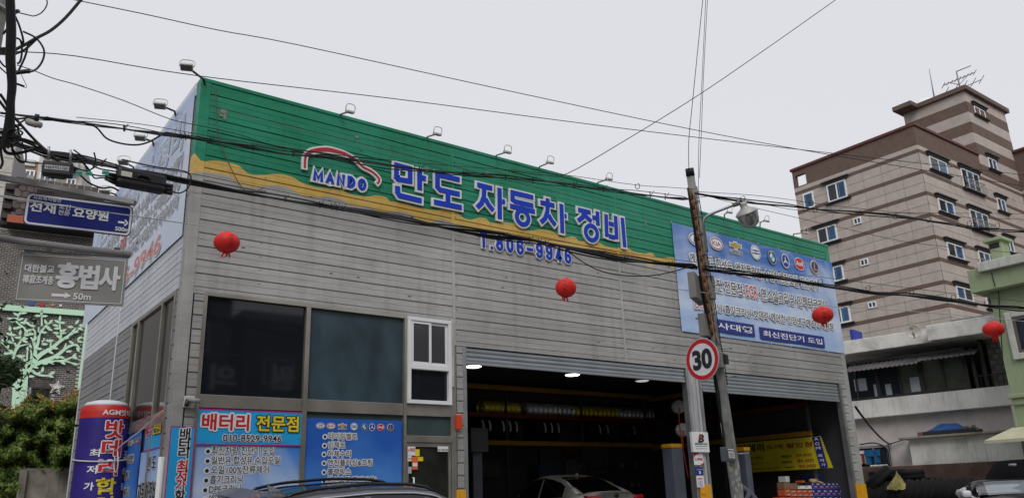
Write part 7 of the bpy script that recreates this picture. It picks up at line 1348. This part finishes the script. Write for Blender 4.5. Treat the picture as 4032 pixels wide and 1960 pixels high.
# ---------------------------------------------------------------- cars
M_gl = mat('tinted_glass', (.008, .009, .011), .03, var=0, spec=.6); M_chr = mat('chrome_trim', (.7, .7, .72), .12, metal=1, var=.05); M_tl = mat('tail_lamp_red', (.35, .008, .012), .12, var=.1)
def car_paint(n, c, metal=.3): m = mat(n, c, .28, metal=metal, var=.05, scale=1, spec=.5); m.node_tree.nodes['Principled BSDF'].inputs['Coat Weight'].default_value = .6; m.node_tree.nodes['Principled BSDF'].inputs['Coat Roughness'].default_value = .05; return m
def interp(P_, x):
    for (a, b), (c, d) in zip(P_, P_[1:]):
        if a <= x <= c: t = (x-a)/(c-a) if c > a else 0; t2 = t*t*(3-2*t)*.35+t*.65; return b+(d-b)*t2
    return P_[0][1] if x < P_[0][0] else P_[-1][1]
def car(name, loc, rot, label, paint, L, W, roof, belt, top, glass, tail=None, rails=False, fin=None, hood_open=False, badge=None):
    """roof: (x,z) centre line of the cabin from rear glass foot to windshield foot; belt: (x,z); top: body upper deck line"""
    o = empty(name, loc, label, 'car', None, rot); hw = W/2; N = 26
    xs_ = [-L/2+L*i/N for i in range(N+1)]
    wx = lambda x: hw*(1-.16*abs(x/(L/2))**4-.03*(1 if x > 0 else .6)*abs(x/(L/2))**2)
    q = MB(); q.sm = True; rings = []
    for x in xs_:
        w_ = wx(x); zb_ = interp(belt, x); zt_ = interp(top, x); zs = .22+.1*abs(x/(L/2))**6
        half = [(w_*.80, zs), (w_*.97, zs+.06), (w_, zs+.3*(zb_-zs)), (w_*1.0, zs+.62*(zb_-zs)), (w_*.97, zb_-.07), (w_*.92, zb_-.01), (w_*.82, min(zt_, zb_+.01)), (w_*.5, zt_), (0, zt_+.01)]
        rings.append([(x, -y, z) for y, z in half]+[(x, y, z) for y, z in half[-2::-1]])
    n = len(rings[0]); q.add([p for r_ in rings for p in r_], [(i*n+k, (i+1)*n+k, (i+1)*n+k+1, i*n+k+1) for i in range(N) for k in range(n-1)]+[list(range(n))[::-1], [N*n+k for k in range(n)]]+[(i*n, i*n+n-1, (i+1)*n+n-1, (i+1)*n) for i in range(N)])
    bd = put('body', q, paint, o, local=True)
    x0, x1 = roof[0][0], roof[-1][0]; M_ = 40; g = MB(); rf = MB(); sg_l = {-1: MB(), 1: MB()}; rg = MB(); wg = MB(); xr0, xr1 = glass['roof']
    for m_ in (rf, rg, wg, sg_l[1], sg_l[-1]): m_.sm = True
    def sec(x):
        zc = interp(roof, x); zb_ = interp(belt, x)-.015; h = max(zc-zb_, .0); wb = wx(x)*.93; wr = wb-min(h*.42, .3)
        ys = [wb, wb-(wb-wr)*.5, wr+.015, wr-.04, wr*.8, wr*.5, 0]; zs_ = [zb_, zb_+h*.48, zc-.085*min(1, h*2.2), zc-.035*min(1, h*2), zc-.014, zc-.004, zc]
        zs_ = [max(zb_, z) for z in zs_]; return ys, zs_
    for i in range(M_):
        xa, xb = x0+(x1-x0)*i/M_, x0+(x1-x0)*(i+1)/M_; A, B = sec(xa), sec(xb); xm_ = (xa+xb)/2
        for s in (-1, 1):
            for k in range(6):
                pts = [(xa, s*A[0][k], A[1][k]), (xb, s*B[0][k], B[1][k]), (xb, s*B[0][k+1], B[1][k+1]), (xa, s*A[0][k+1], A[1][k+1])]
                if s > 0: pts = pts[::-1]
                if k < 2: tgt = sg_l[s] if glass['side'][0] < xm_ < glass['side'][1] and not any(abs(xm_-b_) < .045 for b_ in glass['pillars']) else rf
                elif k < 3: tgt = rf
                else: tgt = rf if xr0 < xm_ < xr1 or (k == 3) else (rg if xm_ <= xr0 else wg)
                if xr0 < xm_ < xr1 and glass.get('pano') and k >= 4 and xr0+.25 < xm_ < xr1-.1: tgt = g
                tgt.add(pts, [(0, 1, 2, 3)])
    def weld(mb):
        bm = bmesh.new(); vs = [bm.verts.new(v) for v in mb.v]
        for f in mb.f:
            try: bm.faces.new([vs[i] for i in f]).smooth = True
            except ValueError: pass
        bmesh.ops.remove_doubles(bm, verts=bm.verts, dist=.0008); bmesh.ops.dissolve_degenerate(bm, edges=bm.edges, dist=.0005); bm.verts.index_update(); r_ = MB(); r_.sm = True; r_.add([v.co[:] for v in bm.verts], [[v.index for v in f.verts] for f in bm.faces]); bm.free(); return r_
    put('roof', weld(rf), paint, o, local=True); put('rear_window', weld(rg), M_gl, o, local=True); put('windshield', weld(wg), glass.get('ws', M_gl), o, local=True)
    if g.f: put('sunroof', weld(g), M_gl, o, local=True)
    for s in (-1, 1):
        put('side_window', weld(sg_l[s]), M_gl, o, local=True)
        tr_ = MB(); P1 = []
        for i in range(31): x = glass['side'][0]+(glass['side'][1]-glass['side'][0])*i/30; A = sec(x); P1.append((x, s*(A[0][2]+.012), A[1][2]+.004))
        tr_.tube(P1, .011, 6); P1 = [(x, s*(sec(x)[0][0]+.012), sec(x)[1][0]+.012) for x in [glass['side'][0]+(glass['side'][1]-glass['side'][0])*i/12 for i in range(13)]]; tr_.tube(P1, .010, 6); put('window_trim', tr_, M_chr, o, local=True)
        mi = MB(); xm_ = glass['side'][1]-.22; yb = sec(xm_)[0][0]; zb_ = sec(xm_)[1][0]; mi.cbox((xm_-.1, s*(yb+.06), zb_+.02), (xm_+.09, s*(yb+.24), zb_+.15), .045); mi.tube([(xm_, s*yb, zb_), (xm_, s*(yb+.1), zb_+.05)], .025, 6); put('wing_mirror', mi, glass.get('mir', paint), o, local=True)
        for xd in glass['handles']: h_ = MB(); zb_ = interp(belt, xd)-.14; h_.cbox((xd-.09, s*(wx(xd)*.985), zb_), (xd+.09, s*(wx(xd)+.03), zb_+.03), .01); put('door_handle', h_, M_chr, o, local=True)
        for xw_ in (-L*.30, L*.315):
            t_ = MB(); t_.lathe([(.20, -.1), (.29, -.105), (.33, -.08), (.335, 0), (.33, .08), (.29, .105), (.20, .1)], 26, Matrix.Translation((xw_, s*(hw-.115), .335)) @ Matrix.Rotation(math.pi/2, 4, 'X')); wl = put('wheel', t_, flat('tyre_rubber', (.018, .018, .019), .75), o, local=True)
            r_ = MB(); r_.lathe([(.20, 0), (.205, .02), (.05, .0), (.01, .01)], 20, Matrix.Translation((xw_, s*(hw-.01), .335)) @ Matrix.Rotation(-s*math.pi/2, 4, 'X')); put('rim', r_, STEEL, wl, local=True)
    if tail:
        for s in (-1, 1):
            t_ = MB(); t_.sm = True
            def lamp(u, v, s=s): y = hw*(.5+.5*u); x = -L/2+.0+(.16*max(0, u-.55)/.45)**1.0*1.9*max(0, u-.45); z = tail[0]+(tail[1]-tail[0])*v-.015*(1-u); yy = min(y, wx(x)+.004) if u > .8 else y; return Vector((x-.022*math.sin(math.pi*v)-.01, s*yy, z))
            t_.grid(lamp, 10, 4); t_.grid(lambda u, v: lamp(u, v)+Vector((.05, 0, 0)), 10, 4); put('tail_lamp', t_, M_tl, o, local=True)
    if rails:
        for s in (-1, 1):
            P1 = []
            for i in range(21): x = rails[0]+(rails[1]-rails[0])*i/20; A = sec(x); e_ = math.sin(math.pi*i/20)**.3; P1.append((x, s*(A[0][3]-.03), A[1][3]+.012+.045*e_))
            rl = MB(); rl.tube(P1, [.008]+[.02]*19+[.008], 8); put('roof_rail', rl, flat('gloss_black', (.01, .01, .012), .15), o, local=True)
    if fin is not None:
        z = sec(fin)[1][6]; f_ = MB(); f_.sm = False; f_.add([(fin+.12, 0, z), (fin-.08, .03, z-.0), (fin-.08, -.03, z), (fin-.10, .0, z+.075), (fin-.03, 0, z+.06)], [(0, 2, 1), (0, 4, 2), (0, 1, 4), (1, 3, 4), (2, 4, 3), (1, 2, 3)]); put('aerial_fin', f_, paint, o, local=True)
    return o, sec, wx
# dark grey suv in front of the shop
yv = -2.35; px_ = lambda x, y=1945: FP(x, y, yv-.6)[0]
suv_x0 = FP(848, 1945, yv)[0]; P_suv = car_paint('suv_grey_paint', (.13, .13, .155), .5)
Ls = 4.7; slope = math.atan(.45/5.1)
zc_ = ground_z(0, yv)+.012
suv_roof = [(-2.22, 1.03), (-2.02, 1.36), (-1.78, 1.50), (-1.2, 1.565), (-.5, 1.60), (.1, 1.595), (.42, 1.565), (.75, 1.45), (1.15, 1.22), (1.5, 1.02)]
o, sec_, wx_ = car('dark_grey_suv', (suv_x0+1.98*.8+.33, yv, zc_), (slope, 0, R(-2)), 'dark grey metallic suv with black roof rails in front of the window posters', P_suv, Ls, 1.9, suv_roof, [(-2.35, .98), (-1.5, 1.05), (0, .98), (1.4, .95), (2.35, .72)], [(-2.35, .98), (-1.5, 1.05), (0, .98), (1.4, 1.02), (2.0, .93), (2.35, .70)],
   dict(roof=(-1.9, .45), side=(-1.9, 1.2), pillars=(-1.35, -.62, .35), pano=True, handles=(-.45, .45), mir=P_suv), tail=(.86, 1.0), rails=(-1.75, .5), fin=-1.62)
o.scale = (.80, 1, .925)
q = MB(); q.sm = True; q.grid(lambda u, v: Vector((-2.25+.32*u, (v-.5)*1.25, 1.455+.075*u+.02*math.cos((v-.5)*2)-.004)), 4, 8); q.grid(lambda u, v: Vector((-2.25+.32*u, (v-.5)*1.25, 1.43+.06*u+.015*math.cos((v-.5)*2))), 4, 8); put('spoiler', q, P_suv, o, local=True)
# white sedan raised on the lift in the first bay
Lft = at(2300, 1945, 16.9); hd = R(9); fwd = Vector((math.sin(hd), math.cos(hd), 0)); rg_ = Vector((math.cos(hd), -math.sin(hd), 0)); sc_ = .88; cen = Lft+rg_*.81+fwd*(2.42*.88); zf_ = .59
P_wh = car_paint('pearl_white_paint', (.80, .79, .76), .0)
sed_roof = [(-1.95, 1.02), (-1.5, 1.17), (-1.0, 1.34), (-.6, 1.42), (-.15, 1.465), (.2, 1.455), (.5, 1.40), (1.0, 1.17), (1.35, .98)]
o, sec_, wx_ = car('white_sedan', (cen.x, cen.y, zf_), (0, 0, math.pi/2-hd), 'white sedan with red tail lamps raised in the first bay, seen from behind', P_wh, 4.84, 1.86, sed_roof, [(-2.42, .93), (-1.8, .99), (-1.0, .96), (0, .92), (1.3, .86), (2.42, .62)], [(-2.42, 1.0), (-2.25, 1.045), (-1.8, 1.04), (-1, .98), (0, .94), (1.3, .96), (2.0, .84), (2.42, .62)],
   dict(roof=(-.75, .42), side=(-1.25, 1.1), pillars=(-.1,), handles=(-.75, .25), mir=BLK), tail=(.83, .97), fin=-.62)
o.scale = (sc_, sc_, 1.0)
q = MB(); 
q.lathe([(.001, .006), (.07, .005), (.075, -.002)], 20, Matrix.Translation((-2.43, 0, .95)) @ Matrix.Rotation(-math.pi/2, 4, 'Y') @ Matrix.Diagonal((.6, 1, 1, 1))); put('badge', q, BLK, o, local=True); fbk = Fr((-2.438, 0, .95), (0, -1, 0)); q = MB(); text(q, fbk, 'KIA', (-.045, -.016, .045, .016), .004, off=.02); put('badge_letters', q, M_chr, o, local=True)
fbk = Fr((-2.43, 0, .78), (0, -1, 0)); q = MB(); fbk.box(q, (-.26, -.055), (.26, .055), 0, .012, .003); pt = put('number_plate', q, INKW, o, local=True); q = MB(); text(q, fbk, '44나 9999', (-.22, -.035, .22, .035), .0135, off=.02); border(q, fbk, (-.255, -.05), (.255, .05), .006, .0125); put('plate_print', q, INKK, pt, local=True)
q = MB(); q.box((cen.x-.95, cen.y-1.2, .46), (cen.x+.95, cen.y-1.0, .56)); q.box((cen.x-.95, cen.y+1.0, .46), (cen.x+.95, cen.y+1.2, .56))
for sx in (-.75, .75):
    for sy2 in (-1.55, 1.5): q.box((cen.x+sx-.14, cen.y+sy2-.25, .46), (cen.x+sx+.14, cen.y+sy2+.25, .595))
tag(put('lift_ramp', q, M_pst), 'low drive-on lift ramps under the white sedan', 'car lift')
# pale car whose roof shows at the far right corner of the garage
o, _, _ = car('white_hatchback', (18.3, 3.05, .462), (0, 0, R(-90)), 'white hatchback beside the garage right corner, mostly hidden by the corner post', car_paint('plain_white_paint', (.7, .7, .7), 0), 3.9, 1.7, [(-1.9, .85), (-1.5, .98), (-.8, .99), (0, .99), (.5, .98), (1.05, .90)], [(-2.1, .78), (0, .8), (1.2, .78), (2.1, .5)], [(-2.1, .8), (0, .82), (1.2, .8), (2.1, .55)], dict(roof=(-1.3, .3), side=(-1.4, .8), pillars=(-.2,), handles=(-.5,)))
# dark car with a sky-lit windscreen, right edge
M_ws = mat('sky_lit_glass', (.20, .23, .26), .08, var=.1, spec=1); P_bk = car_paint('black_car_paint', (.01, .01, .014), .2)  # windscreen grey holds the sky's reflection in its base colour
W_c = at(4005, 1914, 17.5); az_ = R(238); hv = Vector((math.sin(az_), math.cos(az_), 0)); gz = ground_z(0, W_c.y)+.012; cc_ = W_c-hv*.85
ob, sb_, wb2 = car('black_coupe', (cc_.x, cc_.y, gz), (0, 0, math.atan2(hv.y, hv.x)), 'dark car at the right edge with a grey sky-lit windscreen', P_bk, 4.3, 1.78, [(-2.0, .95), (-1.3, 1.2), (-.4, 1.26), (.2, 1.24), (.5, 1.18), (1.2, .98)], [(-2.15, .9), (0, .93), (1.3, .92), (2.15, .65)], [(-2.15, .95), (0, .93), (1.3, .96), (2.0, .86), (2.15, .65)], dict(roof=(-1.2, .3), side=(-1.3, .95), pillars=(-.1,), handles=(-.3,), ws=M_ws, mir=WHITE))
ob.scale.z = (W_c.z-gz)/1.10; print('coupe', cc_, gz, ob.scale.z)
# a second dark car behind, its boot lid standing open
pl_ = at(3872, 1900, 19.2); pr_ = at(4075, 1890, 18.2); w_ = (pr_-pl_).length; Ux = (pr_-pl_); Ux.z = 0; Ux.normalize(); fh = Fr(Vector((pl_.x, pl_.y, 0)), Ux); zl = on(3880, 1925, pl_, fh.N).z; zh_ = on(3960, 1808, pl_, fh.N).z
op = empty('open_bonnet_car', fh(w_*.5, .45, -1.5), 'black car with its tall bonnet raised, behind the dark coupe', 'car'); q = MB(); q.sm = True
def lid(u, v, e=0):
    uu = (u-.5)*2; wv = 1-.10*(1-v)**2-.0*v; top_ = zh_-.20*abs(uu)**4; z = zl+(top_-zl)*v; return fh(w_*.5+uu*w_*.58*(wv-.09*(v > .85)*(abs(uu)**8)), z, -.45*v+.08*math.cos(uu*1.4)*math.sin(v*3)-e)
q.grid(lambda u, v: lid(u, v), 24, 10); q.grid(lambda u, v: lid(u, v, .05), 24, 10); put('bonnet', q, flat('bonnet_liner', (.006, .006, .007), .9, bump=.5, spec=.1), op)
q = MB(); fh.box(q, (w_*.02, .75), (w_*.98, zl+.02), -2.2, -.1, .15); put('body', q, P_bk, op); q = MB(); a = on(3990, 1829, pl_, fh.N); a = fh((a-fh.o).dot(Ux), a.z, .03); q.tube([a-Ux*.08, a+Ux*.08], .03, 8); put('latch_plate', q, GREY, op)
for s in (.2, .8): q = MB(); q.lathe([(.2, -.1), (.32, -.1), (.33, 0), (.32, .1), (.2, .1)], 20, Matrix.Translation(fh(w_*s, .78, -1.0)) @ Matrix.Rotation(math.pi/2, 4, 'Y')); put('wheel', q, BLK, op)
# ---------------------------------------------------------------- tyre heap in front of the brown wall
ME_tb = tyre_mesh(.33, .21, 'heap', 30); random.seed(14); n_ = 0
def heap(p, rot, s, lab):
    o = inst('tyre', ME_tb, p, rot=rot, scale=(s*1.1, s*1.1, s*1.1)); tag(o, lab, 'tyre', 'used tyres heaped by the brown wall'); return o
b0 = at(3420, 1960, 22.8); b1 = at(3880, 1960, 21.6); dv = (b1-b0); dv.z = 0; L_ = dv.length; dn = dv.normalized(); ang = math.atan2(dn.y, dn.x)
nn = 15; ordn = ['first', 'second', 'third', 'fourth', 'fifth', 'sixth', 'seventh', 'eighth', 'ninth', 'tenth', 'eleventh', 'twelfth', 'thirteenth', 'fourteenth', 'fifteenth', 'sixteenth', 'seventeenth']
for r_, (z, cnt, dz) in enumerate(((.82, nn, 0), (1.36, nn-1, .2))):
    for k in range(cnt):
        p = b0+dv*((k+.5*r_)/nn); heap((p.x, p.y+.1*random.random(), z+(.02*random.random())), (random.uniform(-.1, .1), .45+random.uniform(-.12, .12), ang+random.uniform(-.1, .1)), 1, 'used tyre leaning in the %s row of the heap, %s from the left' % ('lower' if r_ == 0 else 'upper', ordn[k]))
hp = lambda px, py, t: at(px, py, t*1.11)
for k, (px, py, t, rot, s, lab) in enumerate((((3455, 1885, 20.6, (0, .9, ang), 1.25, 'large tyre tilted at the left end of the heap top')), (3470, 1868, 21.3, (0, 1.57, 0), 1, 'flat tyre at the upper left of the heap, behind the tilted one'), (3515, 1865, 21.1, (0, 1.57, 0), 1.1, 'flat tyre in the top layer left of the round-holed one'), (3584, 1866, 20.9, (.06, 1.50, 0), 1.05, 'flat tyre topmost with its round hole showing'), (3580, 1892, 20.9, (0, 1.57, 0), 1.05, 'flat tyre directly under the topmost one'), (3520, 1890, 21.1, (0, 1.57, 0), 1.1, 'flat tyre beneath the yellow sack'), (3650, 1905, 20.8, (.25, 1.4, .3), 1.25, 'big tyre sloping down to the right of the topmost one'), (3690, 1915, 20.8, (.2, 1.5, .3), 1.05, 'tyre lying right of the big sloping one'))): heap(hp(px, py, t), rot, s, lab)
c = at(3528, 1895, 22.3); q = MB(); q.sm = True; q.grid(lambda u, v: c+RT0*((u-.5)*.62*(1-.45*v))+Vector((0, 0, -.18+.46*v*(1-.8*abs(u-.62))))+(-FW)*(.12*math.sin(u*3+v))+Vector((0, 0, .05*noise.noise(Vector((u*7, v*5, 2))))), 18, 10); tag(put('yellow_sack', q, mat('yellow_sack', (.30, .26, .09), .8, var=.45, scale=6, bump=1, bscale=10)), 'crumpled yellow sack thrown over the tyre heap', 'sack')
c = at(3806, 1942, 20.4); q = MB(); q.sm = True; rr_ = .22
q.lathe([(.01, -.15), (.2, -.14), (.27, -.05), (.23, .06), (.12, .14), (.01, .16)], 18, Matrix.Translation(c) @ Matrix.Rotation(.25, 4, 'Y') @ Matrix.Diagonal((1.25, .8, .9, 1)))
q.v = [tuple(Vector(v)+Vector((1, 1, 1))*.045*noise.noise(Vector(v)*9)) for v in q.v]; tag(put('white_plastic_bag', q, mat('bag_white', (.45, .45, .47), .4, var=.4, scale=12, bump=1, bscale=14)), 'stuffed white plastic bag in front of the tyres', 'bag')
q = MB(); c = at(3888, 1937, 19); q.cbox(c-Vector((.1, .1, .11)), c+Vector((.08, .1, .07)), .01); q.cbox(c+Vector((.082, -.1, -.1)), c+Vector((.17, .08, .09)), .01); tag(put('cardboard_box', q, flat('cardboard', (.33, .19, .10), .9)), 'small cardboard box right of the tyres', 'box')
# ---------------------------------------------------------------- street side behind and left of the camera (seen mirrored in the shop glass)
def block(name, a, b, m_, lab, nx, nz, face, cat='building', sign=None):
    o = empty(name, ((a[0]+b[0])/2, (a[1]+b[1])/2, 0), lab, cat); q = MB(); q.box((a[0], a[1], 0), (b[0], b[1], b[2])); put('wall', q, m_, o); f_, L_, H_ = face; q = MB(); q2 = MB()
    for i in range(nx):
        for j in range(nz):
            u = L_*(i+.5)/nx; v = 3.2+(b[2]-4)*(j+.3)/nz; wq = MB(); f_.box(wq, (u-.8, v), (u+.8, v+1.3), .0, .08); wo = put('window', wq, WHITE, o); wq = MB(); f_.box(wq, (u-.72, v+.08), (u+.72, v+1.22), .081, .09); put('pane', wq, M_wd, wo)
    q = MB(); q.cbox((a[0]-.2, a[1]-.2, b[2]), (b[0]+.2, b[1]+.2, b[2]+.5), .05); put('parapet', q, GREY, o)
    if sign: q = MB(); f_.box(q, (.5, 2.6), (L_-.5, 3.1+.4), .1, .35); put('fascia_sign', q, sign, o)
    return o
M_ob = mat('soot_grey_render', (.11, .11, .115), .9, var=.2); M_ob2 = mat('grey_render', (.30, .29, .27), .9, var=.1)
block('opposite_building', (-16, -40), (9, -26, 24), M_ob, 'dark grey building across the street behind the camera', 7, 5, (Fr((9, -26, 0), (-1, 0, 0)), 25, 24), sign=flat('sign_green', (.12, .25, .03)))
block('opposite_building', (11, -44), (30, -30, 11), M_ob, 'low dark building across the street, right of the tall one', 5, 2, (Fr((30, -30, 0), (-1, 0, 0)), 19, 11))
block('side_street_building', (-30, 22), (-13, 46, 17), M_ob2, 'grey building beyond the side lane left of the garage', 6, 4, (Fr((-13, 22, 0), (0, 1, 0)), 24, 17), sign=flat('sign_blue', (.01, .06, .3)))
block('side_street_building', (-26, -6), (-14, 16, 9), M_ob2, 'lower grey building along the side lane', 5, 2, (Fr((-14, -6, 0), (0, 1, 0)), 22, 9), sign=flat('sign_blue', (.01, .06, .3)))
te_ = empty('lane_tree', (-11, 17, 0), 'round green tree standing in the side lane', 'tree'); q = MB(); q.tube([(-11, 17, 0), (-10.9, 17, 2.5), (-11.1, 17.1, 4)], [.18, .13, .06], 8); put('trunk', q, flat('bark', (.06, .045, .03), .9), te_)
leaves('crown', 5000, lambda rn: (Vector((-11+rn.gauss(0, 1.5), 17+rn.gauss(0, 1.5), 4.2+rn.gauss(0, 1.1))), Vector((0, 0, 1))), .16, M_lf, te_, 12, kind='stuff')

# lit sign letters on the dark building, mirrored by the black shop window
sg2 = empty('opposite_signboard', (-2, -25.7, 6), 'white outlined letter boards on the dark building across the street', 'sign'); fo = Fr((0, -25.85, 0), (-1, 0, 0)); q = MB(); q2 = MB()
for px, ch in ((878, '의'), (1115, '원')):
    d = ray(px, 1485); p = CAMP+d*((0-CAMP.y)/d.y); d = Vector((d.x, -d.y, d.z)); p = p+d*((-25.85-p.y)/d.y); u = -p.x; v = p.z
    text(q, fo, ch, (u-.55, v-.55, u+.55, v+.55), .05, .05, off=.03); border(q2, fo, (u-1.05, v-1.1), (u+1.05, v+1.1), .06, .05)
put('board_frame', q2, GREY, sg2); put('board_letter', q, flat('sign_ivory', (.8, .8, .8), .5), sg2)
